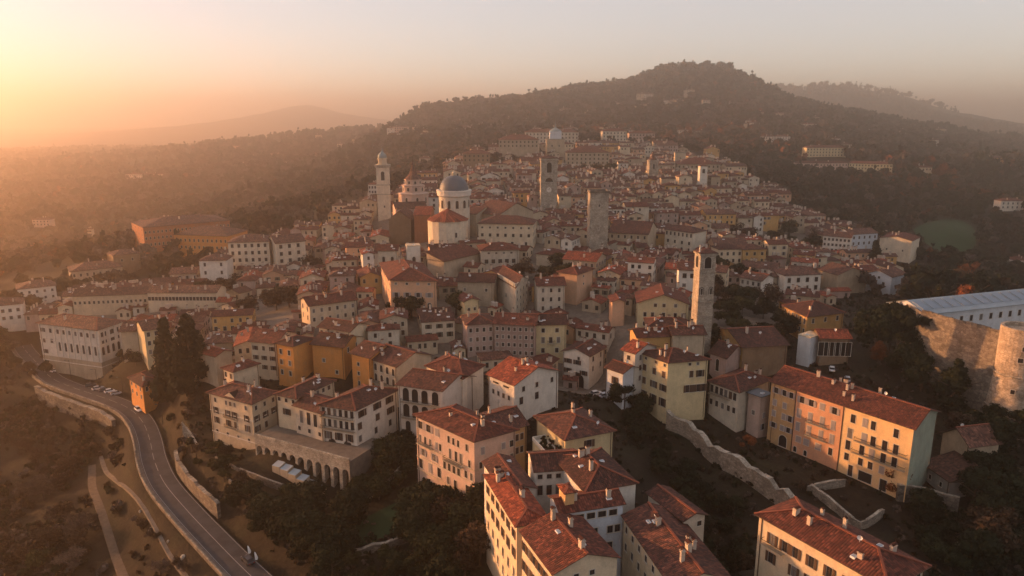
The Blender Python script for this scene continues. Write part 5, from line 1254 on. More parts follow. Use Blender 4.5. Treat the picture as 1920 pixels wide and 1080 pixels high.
mb = MB(); mb.beam(W3(0, 14.5), W3(L, 14.5), .4, .9); part('parapet', mb, [M['stone_pale']], root)

TERR_BLOCK = [W3(-1, 0, 7), W3(L + 1, 0, 7), W3(L + 1, 0, -14), W3(-1, 0, -14)]
# ------------------------------------------------------------------ the crowd of town houses
LAND = [('the domed church', DOME_C.x, DOME_C.y), ('the slender bell tower', *TOW['bell'][0][:2]), ('the tall plain stone tower', *TOW['gombito'][0][:2]), ('the clock tower', *TOW['clock'][0][:2]),
        ('the sunlit belfry tower', *TOW['belfry'][0][:2]), ('the pointed campanile', *TOW['camp'][0][:2]), ('the small white tower', *TOW['white'][0][:2]), ('the tan tower house', *TOW['tan'][0][:2]),
        ('the citadel tower', *TOW['cita'][0][:2])]
for h in HS:
    k = {'orange_palazzo': 'the salmon palazzo', 'seminary': 'the long seminary', 'white_college': 'the tall ivory college', 'loggia_palace': 'the white loggia palace', 'round_window_palace': 'the round window palace',
         'yellow_gable_house': 'the broad yellow gable', 'stone_gable_house': 'the blank pale gable', 'ochre_villa': 'the ochre villa', 'pink_house': 'the salmon pink house', 'curved_row_east': 'the curved grey row',
         'orange_house_middle': 'the orange row', 'yellow_window_house': 'the ochre window house', 'pillar_front_house': 'the pillared ivory house', 'yellow_block': 'the big yellow block',
         'orange_roof_barn': 'the glowing orange roof', 'white_villa_west': 'the white western villa', 'white_arch_house': 'the white house with the arch', 'citadel_east': 'the tan citadel block',
         'white_mosaic_house': 'the white terraced house', 'citadel_middle': 'the dark brown hall', 'long_west_house': 'the western terrace house', 'red_gable_house': 'the bright red gabled roof'}.get(h['key'])
    if k: LAND.append((k, h['c'].x, h['c'].y))
def poly_in(x, y, pl):
    c = False; j = len(pl) - 1
    for i in range(len(pl)):
        if (pl[i][1] > y) != (pl[j][1] > y) and x < (pl[j][0] - pl[i][0]) * (y - pl[i][1]) / (pl[j][1] - pl[i][1]) + pl[i][0]: c = not c
        j = i
    return c
def sep(q1, q2, m=.3):
    for q in (q1, q2):
        for i in range(4):
            a, b = q[i], q[(i + 1) % 4]; nx, ny = b[1] - a[1], a[0] - b[0]; l = math.hypot(nx, ny) or 1
            A = [(p[0] * nx + p[1] * ny) / l for p in q1]; B = [(p[0] * nx + p[1] * ny) / l for p in q2]
            if max(A) - m < min(B) or max(B) - m < min(A): return True
    return False
G2 = lambda px, py, z: tuple(P(px, py, z)[:2])
TOWN = [G2(80, 600, 12), G2(230, 600, 14), G2(330, 640, 15), G2(420, 690, 14), G2(470, 690, 14), G2(560, 690, 15), G2(700, 715, 14), G2(800, 690, 16), G2(900, 700, 18), G2(960, 700, 19), G2(1000, 735, 17), G2(1060, 760, 15), G2(1120, 745, 15),
        G2(1140, 700, 18), G2(1200, 650, 22), G2(1330, 640, 24), G2(1480, 600, 24), G2(1640, 560, 18), G2(1700, 560, 15), G2(1660, 500, 17), G2(1660, 445, 20), (210, 430), (220, 490), (212, 570), (190, 650), (215, 730), (185, 760), (90, 740), (20, 720), (-35, 680), (-55, 640), (-58, 560), (-75, 500), (-120, 455), (-150, 430), (-160, 400), (-170, 370), (-210, 350), (-225, 330), (-205, 300)]
GROVES = [(G2(1375, 575, 27), 19), (G2(1360, 510, 30), 14), (G2(1015, 520, 32), 12), (G2(510, 590, 18), 14), (G2(300, 515, 18), 22), (G2(565, 500, 22), 11), (G2(1480, 455, 24), 17), (G2(1400, 445, 30), 10), (G2(1600, 470, 20), 10),
          (G2(850, 600, 25), 4), (G2(1230, 590, 29), 5), (G2(420, 560, 18), 10), (G2(770, 595, 26), 9), (G2(1430, 620, 25), 14), (G2(940, 330, 50), 14), (G2(1130, 330, 52), 18)]
blocked = [[(p.x, p.y) for p in h['q']] for h in HS] + [[(p.x, p.y) for p in TERR_BLOCK]]
for k, (c_, zt) in TOW.items():
    blocked.append([(c_.x + a * 6, c_.y + b * 6) for a, b in ((-1, -1), (1, -1), (1, 1), (-1, 1))])
blocked.append([(DOME_C.x + a, DOME_C.y + b) for a, b in ((-30, -24), (22, -24), (22, 22), (-30, 22))])
blocked.append([(cb.x + a, cb.y + b) for a, b in ((-20, -26), (16, -26), (16, 14), (-20, 14))])
# what must stay in view: rectangles of the named fronts and how far off they are
guard = []
for h in HS:
    pr = [proj((p.x, p.y, h['ze'])) for p in h['q'][:2]] + [proj((h['q'][3].x, h['q'][3].y, h['ze']))]
    xs = [p[0] for p in pr]; t = min(p[2] for p in pr); hpx = (h['ze'] - h['zb']) * F / t
    vis = {'great_hall': .2, 'dark_red_long_roof': .2, 'long_arcade_row': .5, 'seminary': .55}.get(h['key'], .72 if t < 240 else .6 if t < 330 else .55 if t < 520 else .75)
    x0, x1 = (pr[0][0], pr[1][0]) if len(h['q']) and abs(pr[2][0] - pr[0][0]) < 12 else (min(xs), max(xs))
    guard.append((x0, min(p[1] for p in pr) - 4, x1, max(p[1] for p in pr[:2]) + hpx * vis, t))
guard += [(705, 290, 730, 400, 428), (1103, 358, 1140, 462, 348), (1013, 290, 1045, 380, 426), (1304, 460, 1342, 590, 230), (1215, 300, 1234, 326, 555), (1311, 311, 1326, 342, 536), (1542, 486, 1573, 536, 382),
          (804, 330, 886, 440, 350), (750, 330, 800, 372, 410), (690, 355, 800, 425, 400), (985, 480, 1050, 520, 330), (1345, 530, 1400, 610, 290), (478, 535, 545, 600, 325), (1270, 286, 1286, 303, 630)]
def bsp(x0, y0, x1, y1, lvl, out, rs):
    w, h_ = x1 - x0, y1 - y0
    if max(w, h_) < 11 or (w * h_ < 150 and max(w, h_) < 19) or (w * h_ < 260 and max(w, h_) < 27 and rs.random() < .3): out.append((x0, y0, x1, y1)); return
    gap = 4.5 if max(w, h_) > 75 else 2.8 if max(w, h_) > 40 else rs.choice((0, 0, 1.5)) if max(w, h_) > 24 else 0
    f = rs.uniform(.38, .62)
    if w > h_: m_ = x0 + w * f; bsp(x0, y0, m_ - gap / 2, y1, lvl + 1, out, rs); bsp(m_ + gap / 2, y0, x1, y1, lvl + 1, out, rs)
    else: m_ = y0 + h_ * f; bsp(x0, y0, x1, m_ - gap / 2, lvl + 1, out, rs); bsp(x0, m_ + gap / 2, x1, y1, lvl + 1, out, rs)
def district(cx, cy, w, d, a, inside, seed):
    rs = random.Random(seed); out = []; bsp(-w / 2, -d / 2, w / 2, d / 2, 0, out, rs); res = []
    ca, sa = math.cos(a), math.sin(a)
    for x0, y0, x1, y1 in out:
        if rs.random() < .03 or (cy + (y0 + y1) / 2 > 640 and rs.random() < .35): continue
        
        x0 += rs.uniform(-.2, .5); y0 += rs.uniform(-.2, .8); x1 -= rs.uniform(-.2, .5); y1 -= rs.uniform(-.2, .8)
        ra = rs.gauss(0, .05)
        q = [(cx + x * ca - y * sa, cy + x * sa + y * ca) for x, y in ((x0, y0), (x1, y0), (x1, y1), (x0, y1))]
        mx, my = sum(p[0] for p in q) / 4, sum(p[1] for p in q) / 4
        q = [(mx + (x - mx) * math.cos(ra) - (y - my) * math.sin(ra), my + (x - mx) * math.sin(ra) + (y - my) * math.cos(ra)) for x, y in q]
        if not inside(mx, my) or not poly_in(mx, my, TOWN): continue
        if any(math.hypot(mx - g_[0][0], my - g_[0][1]) < g_[1] + 4 for g_ in GROVES): continue
        res.append((q, mx, my, rs))
    return res
cand = district(-110, 330, 300, 260, R(12), lambda x, y: x < -12 and y < 372, 3)
cand += district(110, 290, 280, 300, R(-24), lambda x, y: x >= -12 and y < 372 and x - .35 * (y - 250) < 110, 5)
cand += district(190, 330, 280, 300, R(8), lambda x, y: y < 372 and x - .35 * (y - 250) >= 110, 8)
cand += district(40, 600, 560, 480, R(5), lambda x, y: y >= 372, 9)
WC = ['ivory', 'cream', 'white', 'sand', 'dusty_rose', 'tan', 'cream', 'salmon', 'tan', 'ochre', 'sand', 'cream', 'dusty_rose']
WN = {'ivory': 'ivory', 'cream': 'cream', 'white': 'white', 'sand': 'sandy', 'dusty_rose': 'rose grey', 'tan': 'tan', 'pale_yellow': 'yellow', 'salmon': 'salmon', 'grey': 'grey', 'ochre': 'ochre'}
RC = ['tile_brown', 'tile_red', 'tile_red', 'tile_old', 'tile_red', 'tile_old', 'tile_bright']
RN = {'tile_brown': 'dark brown', 'tile_red': 'red', 'tile_old': 'faded', 'tile_bright': 'orange red'}
fill = []
placed = list(blocked)
cand.sort(key=lambda c_: c_[2])
cz = H_arr(np.array([c_[1] for c_ in cand]), np.array([c_[2] for c_ in cand]))
for (q, mx, my, rs), gz in zip(cand, cz):
    if any(abs(b[0][0] - mx) + abs(b[0][1] - my) < 90 and not sep(q, b) for b in blocked): 
        # try a smaller one at the same place
        q = [(mx + (x - mx) * .6, my + (y - my) * .6) for x, y in q]
        if any(abs(b[0][0] - mx) + abs(b[0][1] - my) < 90 and not sep(q, b) for b in blocked): continue
    h_ = rs.choice((4.4, 5.2, 6, 6.6, 7.4, 8.4, 10)) + rs.uniform(-.6, .6); ok = False
    side = min(math.dist(q[0], q[1]), math.dist(q[1], q[2])); big = max(math.dist(q[0], q[1]), math.dist(q[1], q[2]))
    for hh in (h_, h_ - 2, h_ - 3.5, 5.0, 3.8):
        if hh < 3.7: break
        tops = [proj((x, y, gz + hh + 1.2)) for x, y in q] + [proj((mx, my, gz + hh + side * .18 + .8))]
        if any(t is None for t in tops): break
        xa, xb, ya, tt = min(t[0] for t in tops), max(t[0] for t in tops), min(t[1] for t in tops), min(t[2] for t in tops)
        hit = False
        for g_ in guard:
            if g_[4] > tt + 2 and xb > g_[0] + 2 and xa < g_[2] - 2 and ya < g_[3] - 2 and max(t[1] for t in tops) + 5 > g_[1]: hit = True; break
        if not hit: ok = True; break
    if not ok and rs.random() < .75:       # a lower, smaller one may still fit
        q = [(mx + (x - mx) * .62, my + (y - my) * .62) for x, y in q]; hh = 3.6
        tops = [proj((x, y, gz + hh + 1.0)) for x, y in q]; xa, xb, ya, tt = min(t[0] for t in tops), max(t[0] for t in tops), min(t[1] for t in tops), min(t[2] for t in tops)
        ok = not any(g_[4] > tt + 2 and xb > g_[0] + 4 and xa < g_[2] - 4 and ya < g_[3] - 8 and max(t[1] for t in tops) + 5 > g_[1] for g_ in guard); side *= .62; big *= .62
    if not ok: continue
    c3 = proj((mx, my, gz))
    if c3[0] < -60 or c3[0] > 1990: continue
    quad = [Vector((x, y, 0)) for x, y in q]
    along0 = math.dist(q[0], q[1]) >= math.dist(q[1], q[2])
    kind = rs.choice(('hip', 'gable', 'gable', 'gable')); kind = ('gable0' if along0 else 'gable1') if kind == 'gable' else kind
    wc = rs.choice(WC); rc = rs.choice(RC if my < 420 else RC[:6])
    fill.append(dict(q=quad, ze=gz + hh, zb=gz, roof=kind, wc=wc, rc=rc, h=hh, c=Vector((mx, my, 0)), px=c3, size=big * hh / c3[2] ** 2, sidelen=side, big=big, ov=.45, ch=rs.choice((2, 3, 4, 5)) if my < 480 else 3, sk=rs.choice((0, 1, 2, 3)) if my < 480 else 1, rs=rs, pitch=rs.uniform(.3, .42)))
# little houses and outbuildings squeezed into the gaps
boxes = blocked + [[(p.x, p.y) for p in f_['q']] for f_ in fill]
bc = np.array([((b[0][0] + b[2][0]) / 2, (b[0][1] + b[2][1]) / 2) for b in boxes]); rs = random.Random(33)
tx = np.array([rs.uniform(-215, 210) for _ in range(5200)]); ty = np.array([200 + 360 * rs.random() ** 1.3 for _ in range(5200)]); tz = H_arr(tx, ty)
def nearb(x, y): return [boxes[i] for i in np.nonzero(np.abs(bc[:, 0] - x) + np.abs(bc[:, 1] - y) < 60)[0]]
for x, y, gz in zip(tx, ty, tz):
    if not poly_in(x, y, TOWN) or any(math.hypot(x - g_[0][0], y - g_[0][1]) < g_[1] + 1 for g_ in GROVES): continue
    w, d, a = rs.uniform(5.5, 11), rs.uniform(5, 8), rs.choice((R(12), R(-24), R(5))) + rs.gauss(0, .08); hh = rs.uniform(3.4, 7.5)
    q = [(x + u * math.cos(a) - v * math.sin(a), y + u * math.sin(a) + v * math.cos(a)) for u, v in ((-w / 2, -d / 2), (w / 2, -d / 2), (w / 2, d / 2), (-w / 2, d / 2))]
    if any(not sep(q, b, .5) for b in nearb(x, y)): continue
    for hh in (hh, 3.2):
        tops = [proj((px_, py_, gz + hh + 1.0)) for px_, py_ in q]; xa, xb, ya, tt = min(t[0] for t in tops), max(t[0] for t in tops), min(t[1] for t in tops), min(t[2] for t in tops)
        ok = not any(g_[4] > tt + 2 and xb > g_[0] + 3 and xa < g_[2] - 3 and ya < g_[3] - 6 and max(t[1] for t in tops) + 5 > g_[1] for g_ in guard)
        if ok: break
    if not ok: continue
    boxes.append(q); bc = np.vstack([bc, [[x, y]]])
    fill.append(dict(q=[Vector((a_, b_, 0)) for a_, b_ in q], ze=gz + hh, zb=gz, roof=rs.choice(('gable0', 'gable0', 'hip', 'gable1')), wc=rs.choice(WC), rc=rs.choice(RC), h=hh, c=Vector((x, y, 0)), px=proj((x, y, gz)), size=w * hh / proj((x, y, gz))[2] ** 2, sidelen=min(w, d), big=max(w, d), ov=.4, ch=rs.choice((0, 1, 2)), sk=rs.choice((0, 1)), rs=random.Random(rs.random()), pitch=rs.uniform(.3, .42)))
fill.sort(key=lambda f_: -f_['size'])
N_HERO = len(HS)
things_f, rest = fill[:300 - N_HERO + 120], fill[300 - N_HERO + 120:]
things_f = fill[:230]; rest = fill[230:]
ORD = ['', 'second ', 'third ', 'fourth ', 'fifth ', 'sixth ', 'seventh ', 'eighth ']
def fwin(f_):
    w = {}; q = f_['q']; c = f_['c']
    for i in range(4):
        a, b = q[i], q[(i + 1) % 4]; d = b - a; n_o = Vector((d.y, -d.x, 0)).normalized(); m_ = (a + b) / 2
        if n_o.dot(-m_.normalized()) < .05: continue
        nf = max(1, int((f_['h'] - 1) / 3.05)); nc = max(1, int(d.length / f_['rs'].choice((2.5, 2.9, 3.4))))
        fr_ = [(k + .5 + f_['rs'].uniform(-.16, .16)) / nc for k in range(nc)]; fr_ = [x for x in fr_ if f_['rs'].random() < .86] or fr_
        w[i] = [(1.75 + 3.05 * k, [x for x in fr_ if f_['rs'].random() < .92] or fr_, f_['rs'].choice((.95, 1.1, 1.2)), 1.5 if k < nf - 1 else 1.7, 'p') for k in range(nf)]
    return w
for f_ in things_f:
    ld = sorted((math.hypot(f_['c'].x - x, f_['c'].y - y), n_, x, y) for n_, x, y in LAND)
    f_['shape'] = 'narrow' if f_['sidelen'] < 7.5 else 'long' if f_['big'] > 1.7 * f_['sidelen'] else 'low' if f_['h'] < 7.5 else 'tall' if f_['h'] > 11.5 else 'plain'
    f_['ldist'] = ld[0][0]; f_['lm'] = ld[0][1]
    dx, dy = f_['c'].x - ld[0][2], f_['c'].y - ld[0][3]
    f_['dir'] = ('right of' if dx > 0 else 'left of') if abs(dx) > abs(dy) else ('behind' if dy > 0 else 'in front of')
    f_['win'] = fwin(f_); f_['name'] = 'house'; f_['cat'] = 'house'; f_['group'] = 'houses crowded in the old town'
    f_['fs'] = f_['rs'].random() < .35; f_['shut'] = f_['rs'].choice(('shut_brown', 'shut_green', 'shut_grey')); f_['frames'] = 1 if f_['wc'] not in ('white',) else 0
seen = {}
for f_ in sorted(things_f, key=lambda k: k['ldist']):
    rt_ = 'hipped' if f_['roof'] == 'hip' else 'gabled'
    base = f"{f_['shape']} {WN[f_['wc']]} house with {RN[f_['rc']]} {rt_} roof"
    key = (base, f_['dir'], f_['lm']); k = seen.get(key, 0); seen[key] = k + 1
    if k == 0: f_['label'] = f"{base} {f_['dir']} {f_['lm']}"
    else: f_['label'] = f"{base} {f_['dir']} {f_['lm']}, {ORD[k]}nearest"
for f_ in things_f: build_house(f_, 1)
# the farthest, smallest ones as one mass
mb = MB(); rmb = {k: MB() for k in ('tile_brown', 'tile_red', 'tile_old', 'tile_bright')}
WL = ['ivory', 'cream', 'white', 'sand', 'dusty_rose', 'tan', 'pale_yellow', 'salmon', 'grey', 'ochre']
mats = [M[k] for k in WL] + [M[k] for k in rmb] + [M['dark'], M['timber'], M['chimney']]
KI = {k: 10 + i for i, k in enumerate(rmb)}
def mass_house(f_, mb, win=True):
    q, ze, zb, kind, pitch = f_['q'], f_['ze'], f_['zb'], f_['roof'], f_['pitch']; wi = WL.index(f_['wc'])
    for i in range(4):
        A, B = q[i], q[(i + 1) % 4]; z_ = [Vector((A.x, A.y, zb - 4)), Vector((B.x, B.y, zb - 4)), Vector((B.x, B.y, ze))]
        if kind != 'hip' and ((i in (1, 3)) == (kind == 'gable0')): m_ = (A + B) / 2; z_.append(Vector((m_.x, m_.y, ze + (B - A).length / 2 * pitch)))
        z_.append(Vector((A.x, A.y, ze))); mb.quad(z_, wi)
    r = roof_mb(q, ze, kind, pitch, .45)[0]
    for f2, m2, uv in zip(r.f, r.m, r.uv): mb.quad([r.v[k] for k in f2], KI[f_['rc']] if m2 == 0 else 15, uv)
    if win:
        for i, rws in fwin(f_).items():
            dd = (q[(i + 1) % 4] - q[i]); L_ = dd.length; dd = dd.normalized(); n_o = Vector((dd.y, -dd.x, 0))
            for dep, nc, w, hh, st in rws:
                for fx in nc:
                    if f_['c'].y > 430 and f_['rs'].random() < .3: continue
                    p = q[i] + dd * (L_ * fx) + n_o * .06; z = ze - dep
                    mb.quad([Vector((p.x, p.y, z - hh / 2)) - dd * w / 2, Vector((p.x, p.y, z - hh / 2)) + dd * w / 2, Vector((p.x, p.y, z + hh / 2)) + dd * w / 2, Vector((p.x, p.y, z + hh / 2)) - dd * w / 2], 14)
    for k in range(f_['ch']):
        rs = f_['rs']; fu, fv = rs.uniform(.2, .8), rs.uniform(.2, .8); p = q[0] + (q[1] - q[0]) * fu + (q[3] - q[0]) * fv; z = ze + .2 * f_['sidelen']
        mb.beam(Vector((p.x - .5, p.y, z - 1)), Vector((p.x + .5, p.y, z - 1)), .8, 2.4, 16)
for f_ in rest: mass_house(f_, mb)
if mb.f:
    o = link('distant_houses', mb.mesh('distant_houses', mats)); tag(o, 'small far roofs and walls packed together at the back of the old town', kind='stuff')
# scattered pale villas on the hill and in the valleys, too far to tell apart
mb2 = MB(); rs = random.Random(21); nv = 0
while nv < 110:
    px, py, t = rs.choice(((rs.uniform(1000, 1450), rs.uniform(190, 290), rs.uniform(900, 1350)), (rs.uniform(1380, 1800), rs.uniform(230, 330), rs.uniform(900, 1500)), (rs.uniform(380, 740), rs.uniform(262, 330), rs.uniform(1000, 1700)), (rs.uniform(720, 1000), rs.uniform(232, 262), rs.uniform(950, 1150)), (rs.uniform(1150, 1300), rs.uniform(160, 215), rs.uniform(1250, 1420)), (rs.uniform(900, 1350), rs.uniform(235, 262), rs.uniform(850, 1050))))
    p = T(px, py, t); gz = H(p.x, p.y); pj = proj((p.x, p.y, gz))
    if poly_in(p.x, p.y, TOWN): continue
    a = rs.uniform(-.5, .5); w, d = rs.uniform(9, 18), rs.uniform(8, 11); m_ = Matrix.Rotation(a, 3, 'Z')
    q = [Vector((p.x, p.y, 0)) + m_ @ Vector((x * w / 2, y * d / 2, 0)) for x, y in ((-1, -1), (1, -1), (1, 1), (-1, 1))]
    f_ = dict(q=q, ze=gz + rs.uniform(9, 13), zb=gz - 2, roof='hip', pitch=.35, wc=rs.choice(WL[:4]), rc=rs.choice(('tile_red', 'tile_old')), sidelen=d, h=8, rs=rs, ch=1, c=Vector((p.x, p.y, 0)))
    mass_house(f_, mb2); nv += 1; blocked.append([(v.x, v.y) for v in q])
o = link('hillside_hamlets', mb2.mesh('hillside_hamlets', mats)); tag(o, 'tiny pale villas scattered over the wooded slopes', kind='stuff')
print('FILL', len(fill), 'things', len(things_f), 'rest', len(rest))
# ------------------------------------------------------------------ trees
def crown_mesh(name, seed, shape, n_leaf, leaf, mat, core=.0, lobes=9):
    """unit crown (height 1, standing on the ground, about .8 wide): leaf-sized faces through the volume of uneven lobes"""
    r = np.random.default_rng(seed)
    if shape == 'cone':
        zc = np.sort(r.uniform(.08, .92, lobes * 3)); rr = (1 - zc) * .30 + .008; a = r.uniform(0, 6.28, len(zc))
        C = np.stack([np.cos(a) * rr * .75, np.sin(a) * rr * .75, zc], 1); S = np.stack([rr * .62 + .015] * 2 + [rr * .45 + .05], 1)
    elif shape == 'column':
        zc = r.uniform(.1, .9, lobes * 2); rr = .13 * np.sqrt(np.clip(1 - (2 * zc - .8) ** 2, .15, 1)); a = r.uniform(0, 6.28, len(zc))
        C = np.stack([np.cos(a) * rr * .5, np.sin(a) * rr * .5, zc], 1); S = np.stack([rr * .8] * 2 + [rr * 1.2], 1)
    elif shape == 'flat':
        a = r.uniform(0, 6.28, lobes); d = np.sqrt(r.uniform(0, 1, lobes)) * .36
        C = np.stack([np.cos(a) * d, np.sin(a) * d, r.uniform(.50, .93, lobes) - d * .3], 1); S = np.stack([r.uniform(.12, .19, lobes)] * 2 + [r.uniform(.07, .12, lobes)], 1)
    else:
        a = r.uniform(0, 6.28, lobes); d = np.sqrt(r.uniform(0, 1, lobes)) * .3
        C = np.stack([np.cos(a) * d, np.sin(a) * d, r.uniform(.36, .82, lobes) - d * .3], 1); s = r.uniform(.13, .22, lobes); S = np.stack([s, s, s * r.uniform(.7, 1.0, lobes)], 1)
    li = r.integers(0, len(C), n_leaf)
    v = r.normal(size=(n_leaf, 3)); v /= np.linalg.norm(v, axis=1, keepdims=True); v[:, 2] *= np.where(v[:, 2] < 0, .75, 1)
    rad_ = r.uniform(.72 if core else .2, 1.08, (n_leaf, 1)); p = C[li] + v * S[li] * rad_
    nrm = v + r.normal(size=v.shape) * .6; nrm /= np.linalg.norm(nrm, axis=1, keepdims=True)
    t1 = np.cross(nrm, r.normal(size=v.shape)); t1 /= np.linalg.norm(t1, axis=1, keepdims=True); t2 = np.cross(nrm, t1)
    s1 = leaf * r.uniform(.6, 1.4, (n_leaf, 1)); s2 = s1 * r.uniform(.5, 1.0, (n_leaf, 1))
    if shape == 'bare':
        t1 = v * .8 + r.normal(size=v.shape) * .35; t1 /= np.linalg.norm(t1, axis=1, keepdims=True); t2 = np.cross(t1, r.normal(size=v.shape)); t2 /= np.linalg.norm(t2, axis=1, keepdims=True); s1 = s1 * 1.5; s2 = s1 * .16
    V = np.stack([p - t1 * s1 - t2 * s2, p + t1 * s1 - t2 * s2 * .6, p + t1 * s1 * .8 + t2 * s2, p - t1 * s1 * .7 + t2 * s2], 1).reshape(-1, 3)
    Fc = np.arange(n_leaf * 4).reshape(-1, 4).tolist(); V = V.tolist()
    if core:
        for c_, s_ in zip(C, S):
            b = len(V); k, m_ = 6, 4
            for j in range(m_ + 1):
                for i in range(k):
                    th = math.pi * j / m_; ph = 2 * math.pi * i / k; q_ = core * r.uniform(.85, 1.1)
                    V.append([c_[0] + s_[0] * q_ * math.sin(th) * math.cos(ph), c_[1] + s_[1] * q_ * math.sin(th) * math.sin(ph), c_[2] + s_[2] * q_ * math.cos(th)])
            for j in range(m_):
                for i in range(k): Fc.append([b + j * k + i, b + (j + 1) * k + i, b + (j + 1) * k + (i + 1) % k, b + j * k + (i + 1) % k])
    me_ = bpy.data.meshes.new(name); me_.from_pydata(V, [], Fc); me_.materials.append(M[mat]); me_.update(); return me_
def trunk_mesh(seed, top=.5, r0=.028, limbs=5):
    rs = random.Random(seed); mb = MB()
    def limb(a, b, ra, rb, n_=6):
        a, b = Vector(a), Vector(b); d = (b - a).normalized(); u = d.cross(Vector((0.3, .2, 1))).normalized() if abs(d.z) < .95 else Vector((1, 0, 0)); w_2 = d.cross(u)
        k0 = len(mb.v)
        for c_, rr in ((a, ra), (b, rb)):
            for i in range(n_): t = 2 * math.pi * i / n_; mb.v.append(tuple(c_ + u * rr * math.cos(t) + w_2 * rr * math.sin(t)))
        for i in range(n_): mb.f.append((k0 + i, k0 + (i + 1) % n_, k0 + n_ + (i + 1) % n_, k0 + n_ + i)); mb.m.append(0); mb.uv.append([(0, 0)] * 4)
    limb((0, 0, -.08), (.01, .01, top * .6), r0, r0 * .75); limb((.01, .01, top * .6), (.0, .0, top + .2), r0 * .75, r0 * .3)
    for k in range(limbs):
        a = 6.28 * k / limbs + rs.uniform(-.4, .4); z = top * rs.uniform(.5, .95); limb((.0, .0, z), (.25 * math.cos(a), .25 * math.sin(a), z + rs.uniform(.15, .3)), r0 * .45, r0 * .15, 5)
    return mb.mesh('trunk', [M['bark']])
KINDS = {}
def add_kind(k, shape, n_leaf, leaf, mat, core, lobes, trunk=True, seeds=(1, 2, 3), top=.5):
    KINDS[k] = ([crown_mesh('crown', s * 7 + len(KINDS), shape, n_leaf, leaf, mat, core, lobes) for s in seeds], trunk_mesh(len(KINDS), top) if trunk else None)
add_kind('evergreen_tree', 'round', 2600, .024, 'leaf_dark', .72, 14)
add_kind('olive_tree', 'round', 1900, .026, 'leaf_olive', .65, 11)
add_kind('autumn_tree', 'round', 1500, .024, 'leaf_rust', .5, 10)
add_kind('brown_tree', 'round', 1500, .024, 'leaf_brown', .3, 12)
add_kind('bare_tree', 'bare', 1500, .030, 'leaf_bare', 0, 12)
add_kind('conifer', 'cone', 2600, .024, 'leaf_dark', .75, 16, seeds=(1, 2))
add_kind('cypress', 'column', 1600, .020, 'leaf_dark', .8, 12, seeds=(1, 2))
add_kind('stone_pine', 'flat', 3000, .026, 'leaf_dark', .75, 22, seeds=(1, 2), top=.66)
add_kind('shrub', 'round', 420, .05, 'leaf_olive', .7, 6, trunk=False)
KN = {'evergreen_tree': 'dark evergreen tree', 'olive_tree': 'olive green tree', 'autumn_tree': 'rust coloured autumn tree', 'brown_tree': 'brown leaved tree', 'bare_tree': 'bare grey winter tree', 'conifer': 'dark pointed conifer', 'cypress': 'slim dark cypress', 'stone_pine': 'tall umbrella pine', 'shrub': 'low olive shrub'}
CATS = {'shrub': 'shrub'}
tree_n = 0; ctry = random.Random(77); used_labels = {}
def tree(kind, x, y, hgt, wid=1.0, label=None, where=None, z=None, group=None):
    global tree_n
    if min((r_.x - x) ** 2 + (r_.y - y) ** 2 for r_ in road) < 8.5 ** 2: return None
    cr, tr = KINDS[kind]; z = H(x, y) if z is None else z
    label = label or f"{KN[kind]} {where}"
    used_labels.setdefault(label, 0); used_labels[label] += 1
    root = thing(kind, label, CATS.get(kind, 'tree'), (x, y, z - (.1 if kind != 'shrub' else hgt * .28)), group)
    rz = ctry.uniform(0, 6.28); s = (hgt * wid, hgt * wid, hgt)
    o = link('crown', cr[ctry.randrange(len(cr))], root, (0, 0, 0), rz); o.scale = s
    if tr: o = link('trunk', tr, root, (0, 0, 0), rz); o.scale = s
    tree_n += 1; return root
def tpx(kind, px, py_base, hgt, wid=1.0, zg=None, **kw):
    """by the pixel of the foot"""
    zg = 5 if zg is None else zg
    p = P(px, py_base, zg)
    for _ in range(4): p = P(px, py_base, H(p.x, p.y))
    return tree(kind, p.x, p.y, hgt, wid, **kw)
# singled-out trees
tpx('conifer', 322, 752, 30, .62, label='tallest dark conifer, a narrow spire left of its broader twin')
tpx('conifer', 366, 768, 25, .95, label='broad dark conifer right of the tallest conifer')
tpx('stone_pine', 1640, 672, 17, .9, label='umbrella pine with a leaning flat crown before the fortress, western one')
tpx('stone_pine', 1690, 688, 20, .85, label='larger umbrella pine nearest the fortress wall')
tpx('stone_pine', 1666, 668, 19, .8, label='umbrella pine half hidden between its two neighbours')
tpx('autumn_tree', 1645, 690, 9, .8, label='orange brown tree under the umbrella pines')
tpx('evergreen_tree', 1722, 765, 14, .95, label='round dark evergreen below the fortress wall, western one')
tpx('evergreen_tree', 1690, 735, 13, 1.0, label='smaller dark evergreen beside the skylit palace roof')
tpx('cypress', 1776, 792, 17, 1.7, label='fat dark cypress below the sunlit fortress wall')
tpx('evergreen_tree', 1828, 780, 9, 1.0, label='dark conifer throwing its shadow on the fortress wall')
tpx('evergreen_tree', 1850, 725, 8, 1.3, label='dark bush like evergreen at the foot of the round tower')
tpx('cypress', 1336, 672, 10, 1.5, label='short dark cypress right of the big yellow block')
tpx('autumn_tree', 1672, 925, 8, 1.1, label='orange brown tree against the sunlit corner of the long palace')
tpx('autumn_tree', 1400, 842, 4.5, 1.2, label='small rust tree at the foot of the narrow grey pink house')
tpx('evergreen_tree', 1170, 775, 9, 1.2, label='dark evergreen below the white annex')
tpx('evergreen_tree', 1205, 790, 8, 1.2, label='dark evergreen below the slim white house')
tpx('conifer', 1616, 325, 20, 1.0, zg=45, label='pointed dark conifer in front of the hillside row')
tpx('autumn_tree', 1660, 300, 16, 1.0, zg=50, label='rust autumn tree behind the hillside row, western one')
tpx('autumn_tree', 1750, 290, 15, 1.0, zg=50, label='rust autumn tree on the dark slope, middle one')
tpx('autumn_tree', 1710, 335, 14, .9, zg=40, label='rust autumn tree just east of the hillside row')
tpx('autumn_tree', 1845, 355, 14, 1.0, zg=20, label='rust autumn tree on the eastern slope, left one of a pair')
